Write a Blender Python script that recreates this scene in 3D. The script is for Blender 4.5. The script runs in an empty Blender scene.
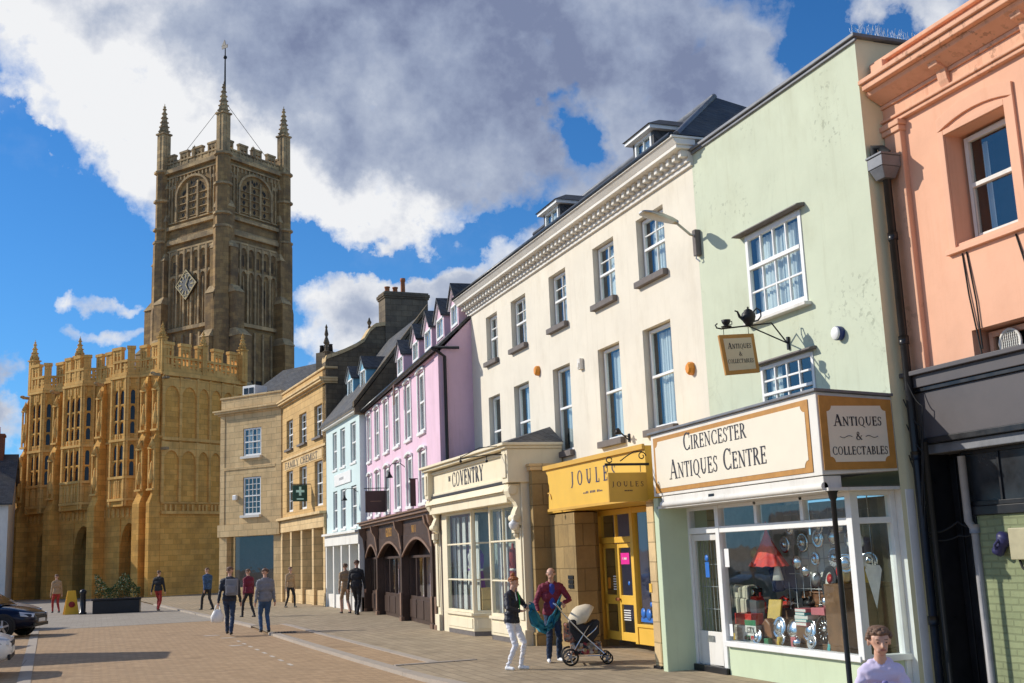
import bpy, bmesh, math, random
from mathutils import Vector, Matrix, Euler
random.seed(7)
S = bpy.context.scene
COL = S.collection
R = math.radians
PI = math.pi

# ------------------------------------------------------------------ mesh builder
SPLIT = {'pilaster', 'corbel', 'niche', 'dentil', 'bracket', 'pane', 'sill', 'stall_riser', 'plinth', 'display_back', 'curtain', 'oriel', 'buttress', 'gargoyle', 'corner_turret', 'door',
         'notice', 'window_sticker', 'opening_hours', 'name_plate', 'drain_pipe', 'side_panel', 'window', 'window_surround', 'knob', 'band', 'riser', 'painted_opening', 'back', 'sign_border', 'shop_frame', 'gutter', 'jacket_trim', 'door_sticker', 'cross', 'fascia_moulding', 'boarding', 'basket'}
class MB:
    """collects faces (with a material slot each) that become ONE mesh object"""
    UNIT = None                                         # a shopfront is drawn in its own units; this sets it on its facade
    def __init__(s):
        s.v = []; s.f = []; s.m = []; s.smooth = []
        s.M = None
    def add(s, vs, fs, m=0, smooth=False):
        o = len(s.v)
        if s.M is not None:
            vs = [tuple(s.M @ Vector(p)) for p in vs]
        s.v += [tuple(p) for p in vs]
        for f in fs:
            s.f.append(tuple(i + o for i in f)); s.m.append(m); s.smooth.append(smooth)
        return s
    def quad(s, a, b, c, d, m=0):
        return s.add([a, b, c, d], [(0, 1, 2, 3)], m)
    def box(s, x0, x1, y0, y1, z0, z1, m=0):
        if x0 > x1: x0, x1 = x1, x0
        if y0 > y1: y0, y1 = y1, y0
        if z0 > z1: z0, z1 = z1, z0
        v = [(x0,y0,z0),(x1,y0,z0),(x1,y1,z0),(x0,y1,z0),(x0,y0,z1),(x1,y0,z1),(x1,y1,z1),(x0,y1,z1)]
        return s.add(v, [(0,3,2,1),(4,5,6,7),(0,1,5,4),(1,2,6,5),(2,3,7,6),(3,0,4,7)], m)
    def hexa(s, bot, top, m=0):
        """bot, top: four points each, same order"""
        return s.add(list(bot)+list(top), [(0,3,2,1),(4,5,6,7),(0,1,5,4),(1,2,6,5),(2,3,7,6),(3,0,4,7)], m)
    def prism(s, poly, y0, y1, m=0, axis='y'):
        """polygon in (x,z) swept along y; axis 'x': polygon in (y,z) swept along x; 'z': (x,y) along z"""
        n = len(poly)
        def P(p, t):
            if axis == 'y': return (p[0], t, p[1])
            if axis == 'x': return (t, p[0], p[1])
            return (p[0], p[1], t)
        v = [P(p, y0) for p in poly] + [P(p, y1) for p in poly]
        f = [tuple(range(n-1, -1, -1)), tuple(range(n, 2*n))]
        f += [(i, (i+1) % n, n+(i+1) % n, n+i) for i in range(n)]
        return s.add(v, f, m)
    def tube(s, path, r, n=8, m=0, caps=True, smooth=True):
        path = [Vector(p) for p in path]
        rs = r if isinstance(r, (list, tuple)) else [r]*len(path)
        vs = []; k = len(path); up = None
        for i, p in enumerate(path):
            t = (path[min(i+1, k-1)] - path[max(i-1, 0)])
            if t.length < 1e-9: t = Vector((0,0,1))
            t.normalize()
            if up is None:
                up = Vector((0,0,1)) if abs(t.z) < .9 else Vector((1,0,0))
            a = t.cross(up)
            if a.length < 1e-6: a = t.cross(Vector((0,1,0)))
            a.normalize(); b = a.cross(t).normalized(); up = b
            for j in range(n):
                an = 2*PI*j/n
                vs.append(p + a*math.cos(an)*rs[i] + b*math.sin(an)*rs[i])
        fs = [(i*n+j, i*n+(j+1) % n, (i+1)*n+(j+1) % n, (i+1)*n+j) for i in range(k-1) for j in range(n)]
        s.add(vs, fs, m, smooth)
        if caps:
            s.add(vs[:n], [tuple(range(n))], m); s.add(vs[-n:], [tuple(range(n-1, -1, -1))], m)
        return s
    def lathe(s, prof, c=(0,0,0), n=16, m=0, axis='z', smooth=True, sx=1., sy=1., ring=False):
        """prof: list of (radius, height)"""
        vs = []
        for (r, h) in prof:
            for j in range(n):
                an = 2*PI*j/n; x = r*math.cos(an)*sx; y = r*math.sin(an)*sy
                if axis == 'z': p = (x, y, h)
                elif axis == 'y': p = (x, h, y)
                else: p = (h, x, y)
                vs.append((p[0]+c[0], p[1]+c[1], p[2]+c[2]))
        k = len(prof)
        fs = [(i*n+j, i*n+(j+1) % n, (i+1)*n+(j+1) % n, (i+1)*n+j) for i in range(k-1) for j in range(n)]
        s.add(vs, fs, m, smooth)
        if ring:                                           # closed section (tyre, hoop): join the ends instead of capping them
            s.add(vs[:n]+vs[-n:], [(j, (j+1) % n, n+(j+1) % n, n+j) for j in range(n)], m, smooth); return s
        if prof[0][0] > 1e-5: s.add(vs[:n], [tuple(range(n-1, -1, -1))], m)
        if prof[-1][0] > 1e-5: s.add(vs[-n:], [tuple(range(n))], m)
        return s
    def ball(s, c, rx, ry=None, rz=None, m=0, n=10, k=7):
        ry = rx if ry is None else ry; rz = rx if rz is None else rz
        vs = []
        for i in range(k+1):
            t = PI*i/k
            for j in range(n):
                a = 2*PI*j/n
                vs.append((c[0]+rx*math.sin(t)*math.cos(a), c[1]+ry*math.sin(t)*math.sin(a), c[2]-rz*math.cos(t)))
        fs = [(i*n+j, i*n+(j+1) % n, (i+1)*n+(j+1) % n, (i+1)*n+j) for i in range(k) for j in range(n)]
        return s.add(vs, fs, m, True)
    def wall(s, x0, x1, z0, z1, holes, y=0., depth=.18, m=0, mr=None, back=.55, mb=None):
        """vertical wall face at y looking to -y, with rectangular openings, reveals and a dark room behind each"""
        mr = m if mr is None else mr
        xs = sorted({round(a, 4) for a in [x0, x1]+[h[0] for h in holes]+[h[1] for h in holes] if x0 <= a <= x1})
        zs = sorted({round(a, 4) for a in [z0, z1]+[h[2] for h in holes]+[h[3] for h in holes] if z0 <= a <= z1})
        for i in range(len(xs)-1):
            for j in range(len(zs)-1):
                cx = (xs[i]+xs[i+1])/2; cz = (zs[j]+zs[j+1])/2
                if any(h[0] < cx < h[1] and h[2] < cz < h[3] for h in holes): continue
                s.quad((xs[i],y,zs[j]),(xs[i+1],y,zs[j]),(xs[i+1],y,zs[j+1]),(xs[i],y,zs[j+1]), m)
        for (a, b, c, d) in [h[:4] for h in holes]:
            e = y+depth
            s.quad((a,y,c),(a,e,c),(a,e,d),(a,y,d), mr); s.quad((b,y,c),(b,y,d),(b,e,d),(b,e,c), mr)
            s.quad((a,y,d),(a,e,d),(b,e,d),(b,y,d), mr); s.quad((a,y,c),(b,y,c),(b,e,c),(a,e,c), mr)
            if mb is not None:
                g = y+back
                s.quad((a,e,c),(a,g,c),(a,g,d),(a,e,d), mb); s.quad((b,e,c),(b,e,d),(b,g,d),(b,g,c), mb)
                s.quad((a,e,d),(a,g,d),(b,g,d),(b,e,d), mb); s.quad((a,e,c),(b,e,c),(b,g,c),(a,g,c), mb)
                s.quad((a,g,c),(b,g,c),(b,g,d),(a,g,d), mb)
        return s
    def islands(s):
        """split into pieces that do not touch one another"""
        par = list(range(len(s.v)))
        def find(i):
            while par[i] != i: par[i] = par[par[i]]; i = par[i]
            return i
        for f in s.f:
            for i in f[1:]: par[find(i)] = find(f[0])
        bb = {}
        for i, p in enumerate(s.v):
            r = find(i); q = bb.setdefault(r, [list(p), list(p)])
            for k in range(3): q[0][k] = min(q[0][k], p[k]); q[1][k] = max(q[1][k], p[k])
        ks = list(bb); g = {k: k for k in ks}
        def gf(k):
            while g[k] != k: g[k] = g[g[k]]; k = g[k]
            return k
        for i, a in enumerate(ks):
            for c in ks[i+1:]:
                if all(bb[a][0][k] <= bb[c][1][k]+.012 and bb[c][0][k] <= bb[a][1][k]+.012 for k in range(3)): g[gf(c)] = gf(a)
        out = {}
        for f, m, sm in zip(s.f, s.m, s.smooth):
            o = out.setdefault(gf(find(f[0])), MB()); base = len(o.v)
            o.v += [s.v[i] for i in f]; o.f.append(tuple(range(base, base+len(f)))); o.m.append(m); o.smooth.append(sm)
        return list(out.values())
    def build(s, name, mats, parent=None, bevel=0, loc=None, rot=None, one=False):
        if parent is not None and name in SPLIT and not one:
            parts = s.islands()
            if 1 < len(parts) <= 100: return [q.build(name, mats, parent, bevel, loc, rot, True) for q in parts][0]
        me = bpy.data.meshes.new(name)
        me.from_pydata([MB.UNIT @ Vector(p) for p in s.v] if MB.UNIT is not None and parent is not None else s.v, [], s.f)
        mats = mats if isinstance(mats, (list, tuple)) else [mats]
        for m in mats: me.materials.append(m)
        me.polygons.foreach_set('material_index', [min(i, len(mats)-1) for i in s.m])
        me.polygons.foreach_set('use_smooth', s.smooth)
        me.update()
        bm = bmesh.new(); bm.from_mesh(me)
        bmesh.ops.remove_doubles(bm, verts=bm.verts, dist=1e-5)
        bm.to_mesh(me); bm.free()
        o = bpy.data.objects.new(name, me); COL.objects.link(o)
        if parent: o.parent = parent
        if loc: o.location = loc
        if rot: o.rotation_euler = rot
        if bevel:
            b = o.modifiers.new('bevel', 'BEVEL'); b.width = bevel; b.segments = 2; b.limit_method = 'ANGLE'; b.angle_limit = R(40)
        return o

def thing(name, label, cat, loc=(0,0,0), rz=0., group=None):
    o = bpy.data.objects.new(name, None); COL.objects.link(o)
    o.location = loc; o.rotation_euler = (0, 0, rz); o.empty_display_size = .2
    o['label'] = label; o['category'] = cat
    if group: o['group'] = group
    return o
def tag(o, label, cat, group=None):
    o['label'] = label; o['category'] = cat
    if group: o['group'] = group
    return o
def structure(o):
    o['kind'] = 'structure'; return o
def copy_tree(o, parent=None):
    c = o.copy(); COL.objects.link(c)
    if parent: c.parent = parent
    for ch in list(o.children): copy_tree(ch, c)
    return c

def gz(Y):
    """height of the ground (the market place is level)"""
    return .2

# ------------------------------------------------------------------ node materials
class NT:
    def __init__(s, name):
        s.mat = bpy.data.materials.new(name); s.mat.use_nodes = True
        s.t = s.mat.node_tree; s.t.nodes.clear()
        s.out = s.t.nodes.new('ShaderNodeOutputMaterial')
    def n(s, kind, **kw):
        nd = s.t.nodes.new(kind)
        for k, v in kw.items():
            if k.startswith('_'): setattr(nd, k[1:], v)
        for k, v in kw.items():
            if k.startswith('_'): continue
            key = int(k[1:]) if k[0] == 'i' and k[1:].isdigit() else k.replace('__', ' ')
            sock = nd.inputs[key]
            if isinstance(v, bpy.types.NodeSocket): s.t.links.new(v, sock)
            else: sock.default_value = v
        return nd
    def coord(s):
        return s.n('ShaderNodeTexCoord').outputs['Object']
    def wallco(s):
        """(x+y, z) so that one mapping serves every vertical face of an object"""
        sp = s.n('ShaderNodeSeparateXYZ', i0=s.coord())
        a = s.math('ADD', sp.outputs[0], sp.outputs[1])
        return s.n('ShaderNodeCombineXYZ', i0=a, i1=sp.outputs[2]).outputs[0]
    def math(s, op, a, b=0., clamp=False):
        return s.n('ShaderNodeMath', _operation=op, _use_clamp=clamp, i0=a, i1=b).outputs[0]
    def noise(s, vec, scale, detail=4., rough=.6):
        return s.n('ShaderNodeTexNoise', Vector=vec, Scale=scale, Detail=detail, Roughness=rough).outputs['Fac']
    def scale(s, vec, v):
        return s.n('ShaderNodeVectorMath', _operation='MULTIPLY', i0=vec, i1=v).outputs[0]
    def ramp(s, fac, stops):
        r = s.n('ShaderNodeValToRGB', Fac=fac); e = r.color_ramp.elements
        while len(e) < len(stops): e.new(.5)
        for el, (p, c) in zip(e, stops):
            el.position = p
            el.color = (c, c, c, 1) if isinstance(c, (int, float)) else (*c, 1)
        return r.outputs[0]
    def mix(s, fac, a, b, mode='MIX'):
        nd = s.n('ShaderNodeMix', _data_type='RGBA', _blend_type=mode)
        for k, v in ((0, fac), (6, a), (7, b)):
            if isinstance(v, bpy.types.NodeSocket): s.t.links.new(v, nd.inputs[k])
            else: nd.inputs[k].default_value = v if k == 0 else (*v, 1)
        return nd.outputs[2]
    def bump(s, h, strength=.3, dist=.02):
        return s.n('ShaderNodeBump', Strength=strength, Distance=dist, Height=h).outputs[0]
    def bsdf(s, color, rough=.8, metal=0., normal=None, spec=.3, **kw):
        b = s.n('ShaderNodeBsdfPrincipled')
        for k, v in (('Base Color', color), ('Roughness', rough), ('Metallic', metal), ('Normal', normal), ('Specular IOR Level', spec)):
            if v is None: continue
            if isinstance(v, bpy.types.NodeSocket): s.t.links.new(v, b.inputs[k])
            else: b.inputs[k].default_value = (*v, 1) if k == 'Base Color' else v
        s.t.links.new(b.outputs[0], s.out.inputs[0])
        return s.mat

def m_plain(name, c, rough=.6, metal=0., var=.12, scale=6., spec=.4):
    t = NT(name); f = t.noise(t.coord(), scale, 5., .65)
    lo = tuple(x*(1-var) for x in c); hi = tuple(min(1, x*(1+var)) for x in c)
    col = t.ramp(f, [(.3, lo), (.7, hi)])
    r = t.ramp(f, [(.3, max(0, rough-.08)), (.7, min(1, rough+.08))])
    return t.bsdf(col, r, metal, t.bump(f, .08, .01), spec)

def m_render(name, c, grime=.35, var=.05, tint=(.5, .45, .36), base=None, scuffs=0., flakes=0.):
    """painted lime render: faint trowel relief, rain streaks, weathered patches"""
    t = NT(name); co = t.coord()
    f = t.noise(co, 1.1, 6., .62); fine = t.noise(co, 38., 4., .7); mid = t.noise(co, 7., 4., .6)
    lo = tuple(x*(1-var*1.6) for x in c); hi = tuple(min(1, x*(1+var)) for x in c)
    col = t.ramp(f, [(.3, lo), (.68, hi)])
    st = t.noise(t.scale(co, (3.2, 3.2, .22)), 2.2, 5., .7)
    streak = t.ramp(st, [(.55, 0.), (.8, grime)])
    col = t.mix(streak, col, tuple(a*b for a, b in zip(c, tint)))
    patch = t.ramp(t.noise(co, .55, 7., .72), [(.57, 0.), (.75, grime*.6)])
    col = t.mix(patch, col, tuple(a*.72 for a in c))
    if scuffs:
        v = t.n('ShaderNodeTexVoronoi', _feature='DISTANCE_TO_EDGE', Vector=co, Scale=.42).outputs['Distance']
        wob = t.math('ADD', v, t.math('MULTIPLY', t.math('SUBTRACT', t.noise(co, 5., 5., .7), .5), .12))
        ab = t.math('ABSOLUTE', t.math('SUBTRACT', wob, .02))
        crack = t.math('MULTIPLY', t.ramp(ab, [(.002, 1.), (.007, 0.)]), t.ramp(t.noise(co, .6, 2., .5), [(.5, 0.), (.6, scuffs)]))
        col = t.mix(crack, col, tuple(a*.45 for a in c))
    col = t.mix(t.ramp(mid, [(.3, .0), (.75, .10)]), col, tuple(a*.8 for a in c))
    if flakes:                                             # paint come off in small chips, here and there
        chip = t.math('MULTIPLY', t.ramp(t.noise(co, 10., 4., .65), [(.57, 0.), (.60, flakes)]), t.ramp(t.noise(co, .75, 3., .5), [(.53, 0.), (.62, 1.)]))
        col = t.mix(chip, col, tuple(a*.42 for a in c))
    low = t.ramp(t.noise(t.scale(co, (1., 1., .4)), 1.7, 6., .7), [(.52, 0.), (.80, grime)]); col = t.mix(low, col, tuple(a*b*1.1 for a, b in zip(c, tint)))
    h = t.math('ADD', t.math('MULTIPLY', fine, .35), t.math('MULTIPLY', mid, 1.))
    return t.bsdf(col, .88, 0., t.bump(h, .22, .012), .2)

def m_stone(name, c, dark, bw=.55, bh=.28, mortar=None, weather=.5, blotch=1.2, jl=.5, soot=(.06, .05, .042), vertical=True, rough=.92, bump=.5):
    """coursed ashlar with per-block tone, sooty weathering and open joints"""
    t = NT(name); co = t.coord(); w = t.wallco() if vertical else co
    wob = t.n('ShaderNodeTexNoise', Vector=co, Scale=3., Detail=2.).outputs['Color']
    w2 = t.n('ShaderNodeVectorMath', _operation='MULTIPLY_ADD', i0=wob, i1=(.03, .03, .03), i2=w).outputs[0]
    br = t.n('ShaderNodeTexBrick', Vector=w2, Color1=(*c, 1), Color2=(*dark, 1), Mortar=(*(mortar or tuple(x*.55 for x in c)), 1), Scale=1., Bias=-.1)
    br.inputs['Mortar Size'].default_value = .012; br.inputs['Mortar Smooth'].default_value = .3
    br.inputs['Brick Width'].default_value = bw; br.inputs['Row Height'].default_value = bh
    col = br.outputs['Color']
    n1 = t.noise(co, blotch, 7., .7); n2 = t.noise(t.scale(co, (1.6, 1.6, .35)), 1.3, 6., .72)
    col = t.mix(t.ramp(n1, [(.42, 0.), (.66, weather)]), col, soot)
    col = t.mix(t.ramp(n2, [(.5, 0.), (.78, weather*.8)]), col, tuple(x*.35 for x in c))
    g = t.noise(co, 22., 5., .7)
    col = t.mix(t.ramp(g, [(.35, .22), (.7, 0.)]), col, tuple(x*.5 for x in c))
    h = t.math('ADD', t.math('MULTIPLY', br.outputs['Fac'], -jl), t.math('MULTIPLY', g, .35))
    return t.bsdf(col, rough, 0., t.bump(h, bump, .02), .15)

def m_slate(name, c=(.085, .088, .095), c2=(.05, .052, .06), w=.28, h=.17):
    t = NT(name); co = t.coord()
    sp = t.n('ShaderNodeSeparateXYZ', i0=co)
    a = t.math('ADD', t.math('MULTIPLY', sp.outputs[1], .85), t.math('MULTIPLY', sp.outputs[2], .9))
    v = t.n('ShaderNodeCombineXYZ', i0=sp.outputs[0], i1=a).outputs[0]
    br = t.n('ShaderNodeTexBrick', Vector=v, Color1=(*c, 1), Color2=(*c2, 1), Mortar=(.02, .02, .02, 1), Scale=1.)
    br.inputs['Mortar Size'].default_value = .008; br.inputs['Brick Width'].default_value = w; br.inputs['Row Height'].default_value = h
    n1 = t.noise(co, 1.4, 6., .7); n2 = t.noise(co, 14., 4., .7)
    col = t.mix(t.ramp(n1, [(.45, 0.), (.75, .5)]), br.outputs['Color'], (.16, .13, .09))
    col = t.mix(t.ramp(n2, [(.5, 0.), (.8, .4)]), col, (.2, .2, .19))
    hh = t.math('ADD', t.math('MULTIPLY', br.outputs['Fac'], -.8), t.math('MULTIPLY', n2, .4))
    return t.bsdf(col, .7, 0., t.bump(hh, .6, .02), .3)

def m_glass(name, tint=(.9, .95, .95), boost=.12):
    """window glass: sees through, and mirrors the sky the more it is seen edge-on"""
    t = NT(name)
    wob = t.bump(t.noise(t.coord(), 2.2, 2., .5), .035, .05)
    gl = t.n('ShaderNodeBsdfGlossy', Roughness=.02, Color=(.95, .97, 1, 1), Normal=wob)
    tr = t.n('ShaderNodeBsdfTransparent', Color=(*tint, 1))
    fr = t.n('ShaderNodeFresnel', IOR=1.55, Normal=wob)
    fac = t.math('ADD', fr.outputs[0], boost, True)
    fac = t.math('MULTIPLY', fac, t.math('SUBTRACT', 1., t.n('ShaderNodeNewGeometry').outputs['Backfacing']))   # the outer face of the pane mirrors, the inner one only lets through
    mx = t.n('ShaderNodeMixShader', i0=fac, i1=tr.outputs[0], i2=gl.outputs[0])
    t.t.links.new(mx.outputs[0], t.out.inputs[0])
    return t.mat

def m_paving(name, cols, mortar, bw, bh, rot=0., patch=(.2, .16, .12), rough=.85, var=.5):
    t = NT(name); co = t.coord()
    mp = t.n('ShaderNodeMapping', Vector=co); mp.inputs['Rotation'].default_value = (0, 0, rot)
    br = t.n('ShaderNodeTexBrick', Vector=mp.outputs[0], Color1=(*cols[0], 1), Color2=(*cols[1], 1), Mortar=(*mortar, 1), Scale=1.)
    br.inputs['Mortar Size'].default_value = .009; br.inputs['Brick Width'].default_value = bw; br.inputs['Row Height'].default_value = bh
    br.inputs['Mortar Smooth'].default_value = .4
    n1 = t.noise(co, .35, 7., .68); n2 = t.noise(co, 3.1, 6., .7); n3 = t.noise(co, 26., 4., .7)
    col = t.mix(t.ramp(n1, [(.4, 0.), (.72, var)]), br.outputs['Color'], patch)
    col = t.mix(t.ramp(n2, [(.48, 0.), (.74, .5)]), col, tuple(x*.55 for x in cols[0]))
    blot = t.noise(co, 1.3, 3., .5); col = t.mix(t.ramp(blot, [(.62, 0.), (.66, .3)]), col, tuple(x*.5 for x in cols[1]))
    col = t.mix(t.ramp(n2, [(.25, .3), (.45, 0.)]), col, tuple(min(1, x*1.25) for x in cols[0]))
    col = t.mix(t.ramp(n3, [(.3, .25), (.6, 0.)]), col, tuple(x*.5 for x in cols[1]))
    h = t.math('ADD', t.math('MULTIPLY', br.outputs['Fac'], -.6), t.math('MULTIPLY', n3, .4))
    return t.bsdf(col, t.ramp(n2, [(.3, rough-.12), (.7, rough+.08)]), 0., t.bump(h, .35, .01), .25)

def m_metal(name, c=(.6, .6, .6), rough=.25):
    t = NT(name); f = t.noise(t.coord(), 12., 4., .6)
    return t.bsdf(t.ramp(f, [(.3, tuple(x*.75 for x in c)), (.7, c)]), t.ramp(f, [(.3, rough), (.7, rough+.15)]), 1., None, .5)

def m_stripes(name, a, b, freq, axis=0, rough=.9):
    t = NT(name); sp = t.n('ShaderNodeSeparateXYZ', i0=t.coord())
    w = t.math('SINE', t.math('MULTIPLY', sp.outputs[axis], freq*2*PI))
    f = t.ramp(w, [(.45, 0.), (.55, 1.)])
    return t.bsdf(t.mix(f, a, b), rough)

def m_spots(name, cols, scale=14., rough=.9):
    """cloth with a jumble of coloured flecks"""
    t = NT(name)
    v = t.n('ShaderNodeTexVoronoi', Vector=t.coord(), Scale=scale).outputs['Color']
    f = t.n('ShaderNodeSeparateColor', i0=v).outputs[0]
    return t.bsdf(t.ramp(f, [(i/len(cols), c) for i, c in enumerate(cols)]), rough)

M = {}
M['cream'] = m_render('cream_render', (.765, .70, .58), .30, .045)
M['mint'] = m_render('mint_render', (.575, .615, .465), .30, .04, scuffs=.14, flakes=.45)
M['mint_dark'] = m_render('mint_paint_shopfront', (.58, .66, .46), .2, .04)
M['return'] = m_render('bounce_lit_mint_render', (.82, .76, .50), .3, .05)  # mint end wall: warm bounce from the peach wall painted in as yellow
M['peach'] = m_render('peach_render', (.80, .445, .295), .34, .06, (.75, .6, .5))
M['peach_trim'] = m_render('peach_trim', (.78, .435, .285), .5, .08, (.55, .42, .36), flakes=.6)
M['pink'] = m_render('pink_render', (.76, .525, .625), .3, .05)
M['blue'] = m_render('pale_blue_render', (.60, .715, .70), .2, .04)
M['blue_dark'] = m_render('blue_dormer_paint', (.20, .44, .58), .2, .05)
M['white'] = m_plain('white_paint', (.82, .81, .78), .45, 0, .05)
M['white_aged'] = m_render('aged_white_paint', (.76, .73, .67), .35, .06)
M['creampaint'] = m_render('cream_shop_paint', (.82, .72, .52), .3, .05)
M['yellow'] = m_plain('mustard_paint', (.78, .46, .055), .5, 0, .06, 2.)
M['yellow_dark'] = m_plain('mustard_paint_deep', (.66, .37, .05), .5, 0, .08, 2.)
M['signcream'] = m_plain('cream_sign_paint', (.80, .72, .57), .5, 0, .03, 2.)
M['goldborder'] = m_plain('ochre_sign_border', (.48, .23, .05), .5, 0, .12, 8.)
M['black'] = m_plain('black_paint', (.014, .014, .016), .35, 0, .3)
M['lettering'] = m_plain('dark_lettering', (.035, .03, .035), .5, 0, .1)
M['navy'] = m_plain('navy_lettering', (.03, .03, .10), .45, 0, .1)
M['gold'] = m_plain('gold_lettering', (.72, .36, .06), .4, 0, .1)
M['iron'] = m_plain('wrought_iron', (.02, .02, .022), .5, .3, .3)
M['slate'] = m_slate('slate_roof')
M['tiles'] = m_slate('stone_tiles', (.30, .22, .13), (.20, .15, .10), .35, .22)
M['lead'] = m_plain('lead_sheet', (.17, .175, .19), .55, .3, .3, 3.)
M['sillstone'] = m_plain('sill_stone', (.16, .14, .13), .85, 0, .2)
M['glass'] = m_glass('window_glass', boost=.06)
M['shopglass'] = m_glass('shop_glass', (.95, .98, .97), .03)
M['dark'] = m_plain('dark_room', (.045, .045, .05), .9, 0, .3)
M['room'] = m_plain('shop_interior', (.50, .47, .43), .9, 0, .2)
M['curtain'] = m_stripes('pleat_shade_curtain', (.80, .79, .77), (.50, .50, .51), 9.)  # grey stripes paint in the shade between the pleats
M['blind'] = m_plain('pale_blind', (.55, .56, .58), .9, 0, .1)
M['ashlar'] = m_stone('golden_ashlar', (.70, .46, .20), (.60, .38, .16), .62, .30, weather=.22, jl=.3, bump=.3)
M['ashlar_pale'] = m_stone('pale_ashlar', (.80, .58, .31), (.70, .49, .25), .62, .30, weather=.3, jl=.3, bump=.3)
M['oldstone'] = m_stone('dark_old_stone', (.22, .17, .11), (.14, .11, .08), .42, .2, weather=.7)
M['pier'] = m_stone('shop_pier_stone', (.42, .29, .13), (.34, .23, .10), .5, .42, weather=.35)
M['church'] = m_stone('church_golden_stone', (.90, .485, .125), (.68, .35, .08), .7, .34, weather=.48, blotch=.6, soot=(.20, .125, .055))
M['tower'] = m_stone('church_tower_stone', (.47, .295, .125), (.27, .17, .085), .8, .36, weather=.85, blotch=.45, soot=(.10, .076, .06))
M['tower_trim'] = m_stone('church_tower_trim', (.66, .46, .235), (.36, .26, .15), .9, .4, weather=.75, blotch=.6, soot=(.085, .072, .064))  # lighter than the wall stone, so recess shade is painted as contrast
M['church_trim'] = m_stone('church_trim_stone', (.90, .54, .18), (.74, .42, .125), .9, .5, weather=.42, blotch=.8, soot=(.22, .12, .04))
M['void_shade'] = m_plain('void_shade_paint', (.035, .03, .026), .9, 0, .3)  # near-black colour painted in for the shade inside openings
M['leaded'] = m_plain('leaded_glass', (.025, .028, .032), .2, 0, .4, 3.)
M['brown'] = m_plain('brown_shop_paint', (.062, .034, .022), .45, 0, .2, 3.)
M['brown_hi'] = m_plain('brown_moulding', (.22, .13, .085), .5, 0, .2, 3.)
M['signbrown'] = m_plain('brown_sign', (.055, .03, .025), .55, 0, .2)
M['terracotta'] = m_plain('terracotta', (.42, .15, .06), .85, 0, .25)
M['chimney'] = m_stone('sooty_chimney_stone', (.24, .19, .13), (.16, .13, .10), .5, .25, weather=.7, blotch=1.)
M['road'] = m_paving('brick_road', ((.53, .36, .205), (.42, .275, .15)), (.24, .17, .11), .21, .105, R(45), (.37, .255, .15))
M['tarmac'] = m_paving('grey_setts', ((.42, .365, .295), (.37, .32, .26)), (.25, .22, .18), .4, .2, 0, (.30, .255, .205))
M['pavement'] = m_paving('pavement_slabs', ((.47, .37, .245), (.37, .29, .19)), (.16, .13, .09), .42, .21, R(90), (.29, .225, .15))
M['kerb'] = m_stone('granite_kerb', (.47, .40, .325), (.41, .35, .285), .9, 9., weather=.3, blotch=2., soot=(.3, .27, .24), vertical=False)
M['fade_white'] = m_plain('worn_white_line', (.58, .51, .42), .8, 0, .25, 12.)
M['grey_fascia'] = m_plain('grey_fascia_board', (.082, .073, .077), .55, 0, .12, 2.)
M['greenbrick'] = m_stone('painted_green_brick', (.30, .34, .19), (.26, .30, .165), .23, .078, weather=.25, mortar=(.22, .25, .14))
M['pvc'] = m_plain('grey_pipe', (.30, .29, .29), .5, 0, .15)
M['chrome'] = m_metal('chrome', (.75, .75, .76), .12)
M['steel'] = m_metal('dull_steel', (.5, .5, .5), .35)
M['orange'] = m_plain('orange_plastic', (.75, .28, .03), .45, 0, .1)
M['rubber'] = m_plain('black_rubber', (.018, .018, .018), .8, 0, .2)

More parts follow.
